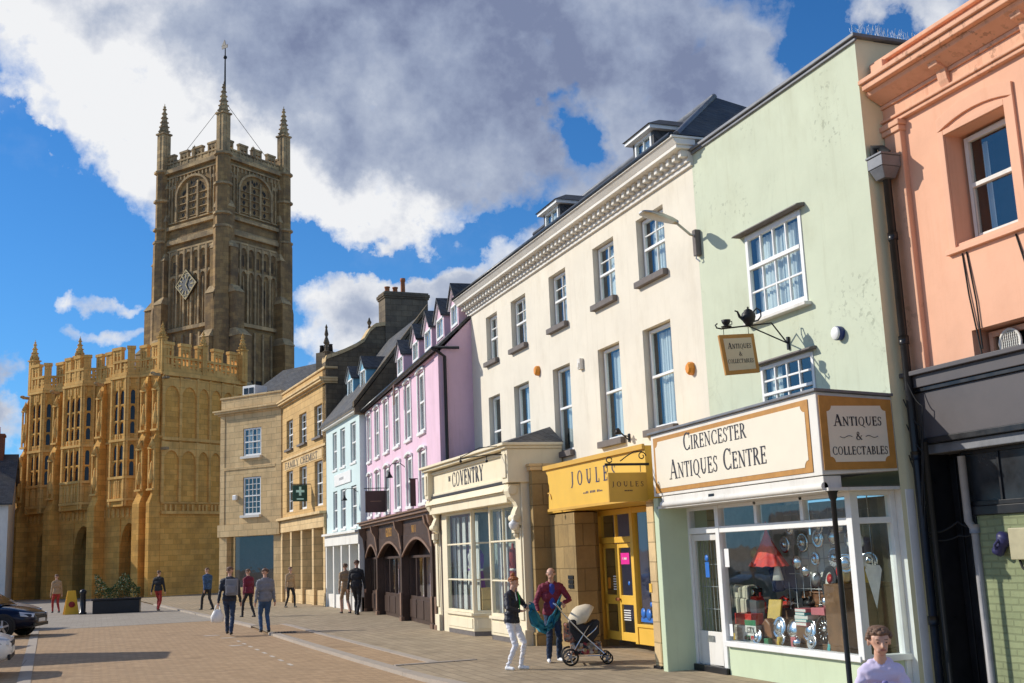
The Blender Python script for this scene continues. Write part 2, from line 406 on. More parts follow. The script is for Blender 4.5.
# ------------------------------------------------------------------ roman lettering drawn stroke by stroke
TK, TN = .17, .07
def _glyphs():
    T, t = TK, TN
    g = {}
    S_ = lambda x, y, w=.30: ('l', x-w/2, y, x+w/2, y, .05)
    st = lambda x: [('l', x, 0, x, 1, T), S_(x, .025), S_(x, .975)]
    g['I'] = (.36, st(.18))
    g['L'] = (.66, st(.18)+[('l', .18, .03, .60, .03, t), ('l', .59, 0, .59, .24, t)])
    g['E'] = (.68, st(.18)+[('l', .18, .03, .62, .03, t), ('l', .61, 0, .61, .22, t), ('l', .18, .97, .60, .97, t), ('l', .59, 1, .59, .80, t), ('l', .18, .52, .50, .52, t), ('l', .50, .40, .50, .64, t)])
    g['F'] = (.64, st(.18)+[('l', .18, .97, .60, .97, t), ('l', .59, 1, .59, .80, t), ('l', .18, .52, .50, .52, t)])
    g['T'] = (.74, st(.37)+[('l', .03, .97, .71, .97, t), ('l', .05, 1, .05, .78, t), ('l', .69, 1, .69, .78, t)])
    g['N'] = (.90, [('l', .17, 0, .17, 1, t), ('l', .73, 0, .73, 1, t), ('l', .15, .98, .73, .03, T), S_(.17, .025), S_(.73, .975), S_(.12, .975, .2)])
    g['M'] = (1.04, [('l', .16, 0, .16, 1, t), ('l', .86, 0, .86, 1, T), ('l', .17, .98, .50, .08, T), ('l', .50, .08, .84, .98, t), S_(.16, .025), S_(.86, .025), S_(.12, .975, .2), S_(.9, .975, .2)])
    g['A'] = (.92, [('l', .14, .02, .46, .99, t), ('l', .46, .99, .78, .02, T), ('l', .25, .34, .67, .34, t), S_(.13, .025), S_(.79, .025)])
    g['V'] = (.88, [('l', .13, .98, .44, .02, T), ('l', .44, .02, .75, .98, t), S_(.13, .975), S_(.76, .975, .26)])
    g['Y'] = (.84, [('l', .10, .98, .42, .45, T), ('l', .42, .45, .74, .98, t), ('l', .42, 0, .42, .5, T), S_(.42, .025), S_(.10, .975, .26), S_(.75, .975, .24)])
    g['X'] = (.84, [('l', .12, .98, .70, .02, T), ('l', .12, .02, .70, .98, t), S_(.13, .025, .24), S_(.7, .025, .24), S_(.13, .975, .24), S_(.7, .975, .24)])
    g['H'] = (.92, st(.18)+st(.74)+[('l', .18, .52, .74, .52, t)])
    g['U'] = (.90, [('l', .18, .30, .18, 1, T), ('l', .72, .30, .72, 1, t), S_(.18, .975), S_(.72, .975, .24), ('a', .45, .32, .27, .32, 180, 360, T, t)])
    g['J'] = (.48, [('l', .28, .12, .28, 1, T), S_(.28, .975), ('a', .10, .12, .18, .24, 225, 360, T*.8, t)])
    g['O'] = (.98, [('a', .49, .5, .43, .51, 0, 360, T, t)])
    g['Q'] = (.98, [('a', .49, .5, .43, .51, 0, 360, T, t), ('l', .50, .10, .92, -.20, T*.8)])
    g['C'] = (.86, [('a', .49, .5, .43, .51, 48, 312, T, t), ('l', .78, .98, .78, .68, t), ('l', .78, .02, .78, .26, t)])
    g['G'] = (.92, [('a', .49, .5, .43, .51, 48, 312, T, t), ('l', .78, .98, .78, .70, t), ('l', .78, .02, .78, .42, T*.9), S_(.76, .42)])
    g['D'] = (.92, st(.18)+[('a', .34, .5, .48, .5, -90, 90, T, t), ('l', .18, .97, .36, .97, t), ('l', .18, .03, .36, .03, t)])
    g['B'] = (.74, st(.18)+[('a', .34, .75, .28, .25, -90, 90, T, t), ('a', .34, .26, .34, .26, -90, 90, T, t), ('l', .18, .97, .36, .97, t), ('l', .18, .5, .36, .5, t), ('l', .18, .03, .36, .03, t)])
    g['R'] = (.80, st(.18)+[('a', .34, .74, .30, .26, -90, 90, T, t), ('l', .18, .97, .36, .97, t), ('l', .18, .5, .36, .5, t), ('l', .38, .50, .70, .02, T), S_(.72, .025, .2)])
    g['P'] = (.74, st(.18)+[('a', .34, .74, .30, .26, -90, 90, T, t), ('l', .18, .97, .36, .97, t), ('l', .18, .5, .36, .5, t)])
    g['S'] = (.62, [('a', .31, .75, .23, .25, 40, 255, T*.85, t), ('a', .31, .26, .25, .26, -140, 80, T*.85, t), ('l', .53, .96, .53, .74, t), ('l', .07, .04, .07, .28, t), ('l', .20, .60, .44, .44, T)])
    g['&'] = (.92, [('a', .36, .78, .18, .21, 0, 360, T*.7, t), ('a', .33, .27, .27, .27, 60, 330, T, t), ('l', .24, .66, .80, .02, T), ('l', .58, .22, .78, .50, t), S_(.78, .5, .2)])
    g['1'] = (.5, st(.25)); g['9'] = (.7, [('a', .34, .68, .26, .31, 0, 360, T*.8, t), ('l', .58, .68, .30, 0, T*.8)])
    g['-'] = (.4, [('l', .06, .42, .34, .42, .06)]); g['.'] = (.22, [('l', .06, .05, .16, .05, .1)])
    g[' '] = (.42, [])
    return g
GL = _glyphs()

def stroke_polys(st):
    if st[0] == 'l':
        _, x0, y0, x1, y1, w = st
        dx, dy = x1-x0, y1-y0; L = math.hypot(dx, dy) or 1
        if abs(dy) > abs(dx)*.35:            # stem: width measured horizontally
            hw = w/2
            return [[(x0-hw, y0), (x0+hw, y0), (x1+hw, y1), (x1-hw, y1)]]
        nx, ny = -dy/L*w/2, dx/L*w/2
        return [[(x0-nx, y0-ny), (x1-nx, y1-ny), (x1+nx, y1+ny), (x0+nx, y0+ny)]]
    _, cx, cy, rx, ry, a0, a1, wv, wh = st
    n = max(6, int(abs(a1-a0)/18)); out = []
    def pt(a, k):
        c, s = math.cos(R(a)), math.sin(R(a))
        return (cx+(rx-k*wv)*c, cy+(ry-k*wh)*s)
    for i in range(n):
        p, q = a0+(a1-a0)*i/n, a0+(a1-a0)*(i+1)/n
        out.append([pt(p, 0), pt(q, 0), pt(q, 1), pt(p, 1)])
    return out

def text_width(txt, h, sx=1., space=.10, small=.78):
    w = 0
    for ch in txt:
        k = h*(small if ch.islower() else 1.); w += (GL[ch.upper()][0]*sx+space)*k
    return w-space*h
def lettering(mb, txt, x, z, h, y=0., sx=1., space=.10, m=0, small=.78, center=False, slope=0., bold=1.):
    """upright letters in the plane y, cap height h, starting at x; lower case = small capitals"""
    if center: x -= text_width(txt, h, sx, space, small)/2
    x0 = x
    for ch in txt:
        k = h*(small if ch.islower() else 1.)
        adv, sts = GL[ch.upper()]
        for i, st in enumerate(sts):
            if st[0] == 'l': st = st[:5]+(st[5]*bold/(sx if abs(st[4]-st[2]) > abs(st[3]-st[1])*.35 else 1)**.5,)
            for pl in stroke_polys(st):
                vs = [(x+px*k*sx, y-.0006*i, z+py*k+slope*(x-x0)) for px, py in pl]
                mb.add(vs, [(0, 1, 2, 3)], m)
        x += (adv*sx+space)*k
    return mb

# ------------------------------------------------------------------ windows
def sash(parent, x0, x1, z0, z1, y, cols=2, rows=2, fw=.06, bw=.024, rail=None, mats=None, glass=None, curtain=None, name='window', sill=None, mid=True, cy=.12, frac=1.):
    """a window in a facade's own axes: name (frame and bars) > pane, sill, curtain. y = outer face of the frame"""
    mats = mats or M['white']
    b = MB(); d = .06
    b.box(x0, x0+fw, y, y+d, z0, z1); b.box(x1-fw, x1, y, y+d, z0, z1)
    b.box(x0+fw, x1-fw, y, y+d, z1-fw, z1); b.box(x0+fw, x1-fw, y, y+d, z0, z0+fw*1.25)
    xi0, xi1, zi0, zi1 = x0+fw, x1-fw, z0+fw*1.25, z1-fw
    zm = (zi0+zi1)/2 if rail is None else rail
    if mid: b.box(xi0, xi1, y-.012, y+d*.8, zm-fw*.42, zm+fw*.42)
    for i in range(1, cols):
        x = xi0+(xi1-xi0)*i/cols
        b.box(x-bw/2, x+bw/2, y+.012, y+d-.008, zi0, zm-fw*.42 if mid else zi1)
        if mid: b.box(x-bw/2, x+bw/2, y+.008, y+d-.008, zm+fw*.42, zi1)
    if mid:
        for (a, c, n) in ((zi0, zm-fw*.42, rows[0] if isinstance(rows, tuple) else rows), (zm+fw*.42, zi1, rows[1] if isinstance(rows, tuple) else rows)):
            for k in range(1, n):
                z = a+(c-a)*k/n
                b.box(xi0, xi1, y+.016, y+d-.012, z-bw/2, z+bw/2)
    else:
        for k in range(1, rows):
            z = zi0+(zi1-zi0)*k/rows
            b.box(xi0, xi1, y+.016, y+d-.012, z-bw/2, z+bw/2)
    w = b.build(name, mats, parent, bevel=.004)
    g = MB(); yy = y+.034
    g.box(xi0, xi1, yy, yy+.005, zi0, zi1)
    g.build('pane', glass or M['glass'], w)
    if sill:
        zz, th, pr, mt = sill
        s = MB(); s.box(x0-.07, x1+.07, y-pr, y+.02, zz-th, zz); s.build('sill', mt, w, bevel=.008)
    if curtain:
        c = MB(); n = 26
        for (fa, fb) in (curtain if isinstance(curtain, list) else [(0., 1.)]):
            a0 = xi0+(xi1-xi0)*fa; a1 = xi0+(xi1-xi0)*fb
            zt = zi1; zb = zi1-(zi1-zi0)*frac
            vs = []; k = max(4, int(n*(fb-fa)*(x1-x0)*1.2))
            for i in range(k+1):
                x = a0+(a1-a0)*i/k; w_ = .022*math.sin(i*2.1)+.012*math.sin(i*.8+1)
                vs += [(x, y+cy+w_*1.4, zb), (x, y+cy+w_, zt)]
            c.add(vs, [(2*i, 2*i+2, 2*i+3, 2*i+1) for i in range(k)], 0, True)
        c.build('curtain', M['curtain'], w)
    return w
def cable(mb, pts, r=.006, sag=0., n=10, m=0):
    """a slack wire through the points"""
    path = []
    for a, b in zip(pts[:-1], pts[1:]):
        for i in range(n):
            t = i/n
            p = Vector(a).lerp(Vector(b), t); p.z -= sag*4*t*(1-t); path.append(p)
    path.append(Vector(pts[-1]))
    mb.tube(path, r, 5, m); return mb

# ------------------------------------------------------------------ camera
cam = bpy.data.cameras.new('camera'); co_ = bpy.data.objects.new('camera', cam); COL.objects.link(co_)
cam.sensor_width = 36.; cam.lens = 39.375; cam.clip_start = .1; cam.clip_end = 3000.
CR = (0.9391476, -0.3413275, -0.0386953); CU = (-0.0277143, -0.1875654, 0.9818611); CF = (0.3423941, 0.9210400, 0.1856112)
EXPOSURE = 0.0; SUN_EL = 30.; SUN_E = 4.35; SKY_S = .115; CLOUD_S = .95; SKY_TINT = (.27, .73, 1.15)

co_.matrix_world = Matrix(((CR[0], CU[0], -CF[0], 0.), (CR[1], CU[1], -CF[1], 0.), (CR[2], CU[2], -CF[2], 2.), (0, 0, 0, 1)))
S.camera = co_
S.view_settings.view_transform = 'Standard'; S.view_settings.look = 'None'
S.view_settings.exposure = EXPOSURE; S.view_settings.gamma = 1.0
S.render.resolution_x = 1024; S.render.resolution_y = 683

# ------------------------------------------------------------------ light: one sun, the sky and its clouds
SUN = Vector((-.809, .588, 0)).normalized()*math.cos(R(SUN_EL)); SUN.z = math.sin(R(SUN_EL))
sl = bpy.data.lights.new('sun', 'SUN'); sl.energy = SUN_E; sl.angle = R(.53); sl.color = (1., .935, .83)
so = bpy.data.objects.new('sun', sl); COL.objects.link(so); so.rotation_euler = SUN.to_track_quat('Z', 'Y').to_euler()
so.location = (-30, 30, 40)
W = bpy.data.worlds.new('World'); S.world = W; W.use_nodes = True
class WT(NT):
    def __init__(s, w):
        s.t = w.node_tree; s.t.nodes.clear(); s.out = s.t.nodes.new('ShaderNodeOutputWorld')
wt = WT(W)
sky = wt.n('ShaderNodeTexSky'); sky.sky_type = 'NISHITA'; sky.sun_disc = False
sky.sun_elevation = R(SUN_EL); sky.sun_rotation = math.atan2(SUN.x, SUN.y)
sky.altitude = 300.; sky.air_density = 1.; sky.dust_density = .25; sky.ozone_density = 3.
dirv = wt.n('ShaderNodeTexCoord').outputs['Generated']
dn = wt.n('ShaderNodeVectorMath', _operation='NORMALIZE', i0=dirv).outputs[0]
sp = wt.n('ShaderNodeSeparateXYZ', i0=dn)
DEG = 180/PI
az = wt.math('MULTIPLY', wt.math('ARCTAN2', sp.outputs[0], sp.outputs[1]), DEG)
el = wt.math('MULTIPLY', wt.math('ARCSINE', sp.outputs[2]), DEG)
# billows: the cloud layout is bent by turbulence before it is read
zc_ = wt.math('ADD', wt.math('MAXIMUM', sp.outputs[2], 0.), .35)
flat = wt.n('ShaderNodeCombineXYZ', i0=wt.math('DIVIDE', sp.outputs[0], zc_), i1=wt.math('DIVIDE', sp.outputs[1], zc_), i2=wt.math('MULTIPLY', sp.outputs[2], 2.2)).outputs[0]
wc = wt.n('ShaderNodeTexNoise', Vector=dn, Scale=11., Detail=8., Roughness=.60).outputs['Color']
ws = wt.n('ShaderNodeSeparateColor', i0=wc)
az2 = wt.math('ADD', az, wt.math('MULTIPLY', wt.math('SUBTRACT', ws.outputs[0], .5), 9.))
el2 = wt.math('ADD', el, wt.math('MULTIPLY', wt.math('SUBTRACT', ws.outputs[1], .5), 7.))
fb = wt.n('ShaderNodeTexNoise', Vector=dn, Scale=17., Detail=10., Roughness=.62).outputs['Fac']
lowf = wt.n('ShaderNodeTexNoise', Vector=flat, Scale=1.6, Detail=5., Roughness=.55).outputs['Fac']
CLOUDS = [(6.9, 26.5, 12.54, 3.57, 1.2), (17.6, 24.9, 12.37, 5.61, 1.3), (25.6, 22.1, 8.81, 4.59, 1.1), (12.7, 20.5, 8.71, 4.08, 1.2), (17.4, 19.7, 6.5, 2.29, 1.1), (0.4, 23.7, 5.01, 3.57, 1.0), (4.4, 20.3, 4.35, 3.06, 0.9), (-3.0, 25.6, 4.52, 1.78, 0.9), (26.4, 18.1, 6.44, 2.55, 0.7), (34.2, 23.2, 6.1, 2.8, 0.75), (32.3, 19.6, 5.95, 2.8, 0.6), (13.6, 12.4, 4.18, 1.53, 0.85), (16.7, 13.9, 2.63, 1.02, 0.8), (11.5, 11.1, 3.12, 1.22, 0.8), (41.5, 25.1, 3.38, 1.12, 0.9), (-4.3, 8.2, 1.29, 1.63, 0.9), (0.7, 12.6, 1.36, 0.51, 0.7), (-1.6, 12.5, 0.73, 0.71, 0.7), (0.5, 10.7, 2.34, 0.61, 0.7), (-2.9, 20.4, 0.65, 0.41, 0.6), (-4.2, 21.2, 1.37, 0.61, 0.5), (19.7, 15.0, 3.17, 0.71, 0.45), (10.5, 13.5, 2.1, 0.71, 0.4), (13.1, 15.2, 5.81, 0.66, -0.9), (19.7, 16.7, 2.4, 1.12, -0.8), (9.5, 15.8, 2.12, 0.92, -0.7), (6.0, 11.5, 3.12, 2.55, -0.6), (40.2, 22.8, 2.77, 1.53, -0.7), (24.7, 20.8, 1.42, 1.53, -1.3), (23.6, 23.1, 0.78, 0.61, -0.6), (37.1, 24.0, 1.9, 1.73, -1.0), (30.6, 24.1, 1.68, 1.02, -0.3), (-2.2, 17.4, 4.28, 3.06, -0.5), (22.2, 17.6, 2.14, 1.27, -0.6), (-3.9, 23.9, 1.39, 0.71, -0.35)]
BELLIES = [(16.6, 25.9, 13.03, 3.06, 1.0), (11.1, 24.9, 8.99, 3.06, 0.7), (23.4, 20.3, 7.07, 3.57, 0.95), (25.7, 23.6, 6.68, 4.08, 0.8), (16.4, 21.0, 9.29, 2.55, 0.55), (27.5, 17.5, 4.81, 2.04, 0.5), (34.1, 22.3, 7.72, 4.59, 0.45), (13.6, 12.0, 3.13, 0.92, 0.35), (-0.0, 22.3, 4.96, 4.08, -0.7), (6.9, 19.6, 4.33, 2.55, -0.5), (18.4, 15.9, 4.77, 1.27, -0.8), (9.5, 17.8, 3.75, 1.53, -0.6)]

# the rest of the sky, out of the picture
CLOUDS += [(-70., 35., 25., 14., 1.), (-130., 25., 30., 10., .9), (150., 40., 35., 16., 1.1), (95., 30., 25., 10., .9), (-30., 62., 30., 12., .8)]
def blobs(lst):
    tot = None
    for (a, e, ra, re, w) in lst:
        x = wt.math('MULTIPLY', wt.math('SUBTRACT', az2, a), 1/ra); y = wt.math('MULTIPLY', wt.math('SUBTRACT', el2, e), 1/re)
        q = wt.math('ADD', wt.math('MULTIPLY', x, x), wt.math('MULTIPLY', y, y))
        v = wt.math('MULTIPLY', wt.math('EXPONENT', wt.math('MULTIPLY', q, -1.)), w)
        tot = v if tot is None else wt.math('ADD', tot, v)
    return tot
def layout(lst, top):
    """the clouds together never count for more than `top`; the gaps are cut out afterwards"""
    v = wt.math('MINIMUM', blobs([b_ for b_ in lst if b_[4] > 0]), top)
    return wt.math('ADD', v, blobs([b_ for b_ in lst if b_[4] < 0]))
dens = wt.math('ADD', layout(CLOUDS, .95), wt.math('MULTIPLY', wt.math('SUBTRACT', fb, .5), 1.5))
alpha = wt.ramp(dens, [(.26, 0.), (.44, .45), (.74, 1.)])
thin = wt.ramp(wt.math('ADD', lowf, wt.math('MULTIPLY', wt.math('SUBTRACT', fb, .5), .5)), [(.52, 0.), (.78, .13)])
alpha = wt.math('MAXIMUM', alpha, thin)
puff = wt.n('ShaderNodeTexNoise', Vector=dn, Scale=9., Detail=8., Roughness=.58).outputs['Fac']
belly = wt.math('ADD', wt.math('ADD', layout(BELLIES, .58), .17), wt.math('MULTIPLY', wt.math('SUBTRACT', puff, .5), 2.2))
belly = wt.math('ADD', belly, wt.math('MULTIPLY', wt.math('SUBTRACT', fb, .5), .9))
ccol = wt.ramp(belly, [(0., (.93, .94, .96)), (.20, (.74, .77, .84)), (.45, (.47, .53, .66)), (.74, (.32, .38, .53)), (1., (.21, .255, .40))])
skyc = wt.mix(1., sky.outputs[0], SKY_TINT, 'MULTIPLY')
low_ = wt.math('MULTIPLY', wt.math('EXPONENT', wt.math('MULTIPLY', wt.math('MAXIMUM', el, 0.), -1/7.)), .75)
skyc = wt.mix(low_, skyc, (2.6, 4.9, 7.6))            # paler towards the horizon
bg1 = wt.n('ShaderNodeBackground', Color=skyc, Strength=SKY_S)
bg2 = wt.n('ShaderNodeBackground', Color=ccol, Strength=CLOUD_S)
mx = wt.n('ShaderNodeMixShader', i0=alpha, i1=bg1.outputs[0], i2=bg2.outputs[0])
wt.t.links.new(mx.outputs[0], wt.out.inputs[0])

# ------------------------------------------------------------------ ground
def strip(name, left, right, ys, dz, mat, split=1):
    """a sheet between two x(Y) edges that follows the rise of the ground"""
    b = MB(); vs = []
    for y in ys: vs += [(left(y), y, gz(y)+dz), (right(y), y, gz(y)+dz)]
    b.add(vs, [(2*i, 2*i+1, 2*i+3, 2*i+2) for i in range(len(ys)-1)], 0)
    return structure(b.build(name, mat))
def curve(pts):
    def f(y):
        if y <= pts[0][1]:
            (x0, y0), (x1, y1) = pts[0], pts[1]
        else:
            for (x0, y0), (x1, y1) in zip(pts[:-1], pts[1:]):
                if y <= y1: break
        t = (y-y0)/(y1-y0)
        return x0+(x1-x0)*t
    return f
YS = [-60, 0, 8, 12, 14, 16, 17.6, 18.6, 20, 21.9, 23.5, 25.7, 27, 28.5, 30.65, 32, 34, 35.5, 38, 42, 48.6, 60, 80, 150, 500]
kA = curve([(5.17, 12.60), (4.79, 16.07), (4.65, 17.15), (4.51, 20.83), (4.38, 25.37), (4.27, 30.65), (4.30, 34.00), (4.25, 35.50), (3.39, 48.60), (2.70, 60.00), (1.00, 90.00), (-40.00, 500.00)])
kB = curve([(5.42, 19.24), (5.39, 20.25), (5.32, 23.78), (5.24, 28.40), (5.20, 33.00), (5.15, 34.40)])
strip('road', lambda y: -300., lambda y: 300., YS, -.05, M['road'])
strip('road_far', lambda y: -60., kA, [40, 42, 48.6, 60, 80, 150], -.046, M['tarmac'])
strip('pavement', kA, lambda y: 60., YS[1:-1], 0., M['pavement'])
ky = [11, 12, 13, 14, 15, 16, 17, 17.6, 18.6, 20, 21, 21.9, 23, 24, 25, 25.7, 27, 28, 29.5, 30.65]
def kerb(name, f, ys, w, mat, h=.012):
    b = MB(); vs = []
    for y in ys:
        x = f(y); z = gz(y)
        vs += [(x-.008, y, z-.06), (x-.008, y, z+h), (x+w, y, z+h), (x+w, y, z-.02)]
    n = len(ys)
    for i in range(n-1):
        for k in range(3):
            b.add([vs[4*i+k], vs[4*i+k+1], vs[4*i+4+k+1], vs[4*i+4+k]], [(0, 1, 2, 3)])
    b.add(vs[:4], [(0, 1, 2, 3)]); b.add(vs[-4:], [(3, 2, 1, 0)])
    return structure(b.build(name, mat))
kerb('kerb', kA, ky, .20, M['kerb'])
strip('layby', lambda y: kA(y)+.2, kB, [19.35, 20.2, 21.4, 22.5, 24.4, 26, 27, 28.4, 30, 31.5, 33, 34.2], .005, M['road'])
kerb('layby_kerb', kB, [19.3, 20.2, 21.4, 22.5, 24.4, 26, 27, 28.4, 30, 31.5, 33, 34.4], .17, M['kerb'], .016)
kerb('far_kerb', kA, [34.4, 35.5, 38, 42, 46, 48.6, 54, 60], .2, M['kerb'])
b = MB(); b.box(4.80, 6.25, 19.18, 19.31, gz(20.4)-.02, gz(20.4)+.014); structure(b.build('layby_end_kerb', M['kerb']))
# parking bay strip on the left and worn white dashes
strip('parking_strip', lambda y: -1.84+(38-y)*.037, lambda y: -1.62+(38-y)*.037, [14, 16, 20, 24, 27, 30, 34, 38, 44, 60], -.040, M['kerb'])
b = MB()
for i in range(8):
    y = 21.2+i*1.05
    x = 3.38-(y-21.2)*.012
    b.quad((x-.035, y, gz(y)-.045), (x+.035, y, gz(y)-.045), (x+.025, y+.42, gz(y+.42)-.045), (x-.045, y+.42, gz(y+.42)-.045))
for (x, y, w) in ((2.75, 31.6, .4), (3.05, 30.2, .35), (2.95, 27.2, .3)):
    b.quad((x, y, gz(y)-.044), (x+w, y, gz(y)-.044), (x+w-.1, y+.22, gz(y)-.044), (x-.05, y+.25, gz(y)-.044))
structure(b.build('road_marking', M['fade_white']))
dc = thing('drain_cover', 'black iron drain cover set in the pale kerb strip', 'drain cover', (4.62, 30.2, .19), R(-8))
b = MB(); b.box(-.30, .30, -.22, .22, 0, .025); b.build('frame', M['iron'], dc, bevel=.004)
b = MB()
for i in range(7): b.box(-.25+i*.078, -.215+i*.078, -.18, .18, .0255, .032)
b.build('grate', M['rubber'], dc)

# ------------------------------------------------------------------ helpers for facades
def facade(name, label, X, Y, ang=0., cat='building', group=None):
    """local x runs along the front (left to right seen from the street), local y into the building, z up"""
    return thing(name, label, cat, (X, Y, 0), R(-90-ang), group)
def dormer(parent, x0, x1, y0, z0, z1, zp, depth, wall_m, roof_m, win_m, over=.09, hip=False, cols=2, rows=2):
    """dormer: cheeks and gable, roof, window"""
    xm = (x0+x1)/2; b = MB()
    y1 = y0+depth
    b.box(x0-.09, x0, y0, y1, z0-.9, z1); b.box(x1, x1+.09, y0, y1, z0-.9, z1)
    b.box(x0, x1, y0+.02, y0+.08, z0-.9, z0)
    if not hip:
        b.prism([(x0-.09, z1), (x1+.09, z1), (xm, zp-.05)], y0, y1)
    d = b.build('dormer', wall_m, parent, bevel=.005)
    r = MB(); a, c = x0-.09-over, x1+.09+over; t = .06
    if hip:
        r.box(a, c, y0-.12, y1, z1, z1+.07, 1)
        r.hexa([(a-.03, y0-.16, z1+.07), (c+.03, y0-.16, z1+.07), (c+.03, y1, z1+.07), (a-.03, y1, z1+.07)],
               [(xm-.03, y0+.35, zp), (xm+.03, y0+.35, zp), (xm+.03, y1, zp), (xm-.03, y1, zp)], 0)
        r.build('roof', [roof_m, win_m], d)
    else:
        k = (zp-z1)/(xm-x0+.09)
        za = z1-over*k
        r.hexa([(a, y0-.1, za), (xm, y0-.1, zp), (xm, y1+.4, zp), (a, y1+.4, za)], [(a, y0-.1, za+t), (xm, y0-.1, zp+t), (xm, y1+.4, zp+t), (a, y1+.4, za+t)])
        r.hexa([(xm+.001, y0-.1, zp), (c, y0-.1, za), (c, y1+.4, za), (xm+.001, y1+.4, zp)], [(xm+.001, y0-.1, zp+t), (c, y0-.1, za+t), (c, y1+.4, za+t), (xm+.001, y1+.4, zp+t)])
        r.build('roof', roof_m, d)
        f = MB()
        f.hexa([(a+.02, y0-.06, za-.05), (a+.02, y0, za-.05), (xm, y0, zp-.05), (xm, y0-.06, zp-.05)], [(a+.02, y0-.06, za), (a+.02, y0, za), (xm, y0, zp), (xm, y0-.06, zp)])
        f.hexa([(c-.02, y0-.06, za-.05), (c-.02, y0, za-.05), (xm+.002, y0, zp-.05), (xm+.002, y0-.06, zp-.05)], [(c-.02, y0-.06, za), (c-.02, y0, za), (xm+.002, y0, zp), (xm+.002, y0-.06, zp)])
        f.build('bargeboard', win_m, d)
    sash(d, x0, x1, z0, z1, y0-.01, cols, rows, .055, .02, mats=win_m, mid=False, curtain=[(.0, 1.)], cy=.1)
    return d
def roof_slope(b, x0, x1, y0, z0, y1, z1, t=.08, m=0):
    b.hexa([(x0, y0, z0-t), (x1, y0, z0-t), (x1, y1, z1-t), (x0, y1, z1-t)], [(x0, y0, z0), (x1, y0, z0), (x1, y1, z1), (x0, y1, z1)], m)

# ================================================================== CREAM BUILDING (with the mustard shopfront)
YC = 27.1
cb = facade('terrace_building', 'cream rendered three-storey building with white dentil cornice and mustard yellow shopfront', 8.93, YC)
L = lambda Y: YC-Y
up = [(L(25.83), L(25.0)), (L(24.02), L(23.05)), (L(21.63), L(20.7)), (L(19.32), L(18.36)), (L(17.4), L(16.36))]
holes = [(a, b_, 6.62, 7.78) for a, b_ in up]+[(a, b_, 3.98, 5.77) for a, b_ in up]
b = MB()
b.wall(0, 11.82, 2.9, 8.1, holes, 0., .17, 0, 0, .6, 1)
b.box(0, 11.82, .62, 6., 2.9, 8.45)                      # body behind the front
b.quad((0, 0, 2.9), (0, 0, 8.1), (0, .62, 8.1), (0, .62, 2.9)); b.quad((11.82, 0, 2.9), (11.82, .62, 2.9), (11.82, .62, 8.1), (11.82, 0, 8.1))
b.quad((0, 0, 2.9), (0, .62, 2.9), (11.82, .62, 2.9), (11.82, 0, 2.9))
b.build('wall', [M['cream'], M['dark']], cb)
SW = M['white']
cur_up = [[(.0, .6)], [(.0, .3), (.7, 1.)], [(.0, .5)], [(.0, .45), (.6, 1.)], [(.0, .5), (.6, 1.)]]
for i, (a, c) in enumerate(up):
    sash(cb, a+.03, c-.03, 6.64, 7.76, .11, 2, (1, 2), .055, .022, sill=(6.64, .11, .21, M['sillstone']), curtain=cur_up[i], cy=.16)
    sash(cb, a+.03, c-.03, 4.0, 5.75, .11, 1, 1, .055, .022, rail=4.92, sill=(4.0, .12, .21, M['sillstone']), curtain=[[(.0, .6)], [(.0, 1.)], [(0, .4), (.8, 1.)], [(0, .5), (.7, 1.)], [(.0, .5), (.62, 1.)]][i], cy=.16)
# cornice: bed mould, dentils, corona
b = MB()
x0, x1 = -.06, 11.86
b.box(x0, x1, -.05, .02, 8.08, 8.15); b.box(x0, x1, -.09, .02, 8.15, 8.20)
b.prism([(-.10, 8.33), (.02, 8.33), (.02, 8.20), (-.07, 8.20)], x0, x1, 0, 'x')
b.box(x0-.05, x1+.05, -.32, .02, 8.345, 8.40); b.prism([(-.32, 8.40), (.02, 8.40), (.02, 8.50), (-.40, 8.50)], x0-.08, x1+.08, 0, 'x')
b.box(x0-.1, x1+.1, -.42, .3, 8.502, 8.54)
cor = b.build('cornice', M['white_aged'], cb, bevel=.006)
b = MB(); n = 56
for i in range(n):
    x = x0+.06+(x1-x0-.12)*i/(n-1)
    b.box(x-.05, x+.05, -.21, -.085, 8.225, 8.342)
b.build('dentil', M['white_aged'], cor, bevel=.006)
# roof: front slope, hipped end, gutter
b = MB(); e0, ez = -.33, 8.56; rx, ry, rz_ = 9.5, 1.95, 10.45
b.add([(-.1, e0, ez), (11.95, e0, ez), (rx, ry, rz_), (-.1, ry, rz_), (11.95, 2*ry-e0, ez), (-.1, 2*ry-e0, ez)], [(0, 1, 2, 3), (1, 4, 2), (4, 5, 3, 2), (0, 3, 5), (0, 5, 4, 1)])
rf = b.build('roof', M['slate'], cb)
b = MB(); b.tube([(-.1, ry, rz_+.01), (rx, ry, rz_+.01)], .06, 8); b.tube([(rx, ry, rz_+.01), (11.9, e0+.04, ez+.02)], .05, 8); b.build('ridge_tiles', M['lead'], rf)
b = MB(); b.tube([(-.15, e0-.06, ez+.0), (11.9, e0-.06, ez+.0)], .055, 8); b.build('gutter', M['black'], cb)
for (ya, yb_) in ((22.42, 21.66), (17.86, 17.2)):
    dormer(cb, L(ya), L(yb_), .32, 8.75, 9.44, 9.82, 1.7, M['slate'], M['slate'], M['white'], .1, True, 2, 1)

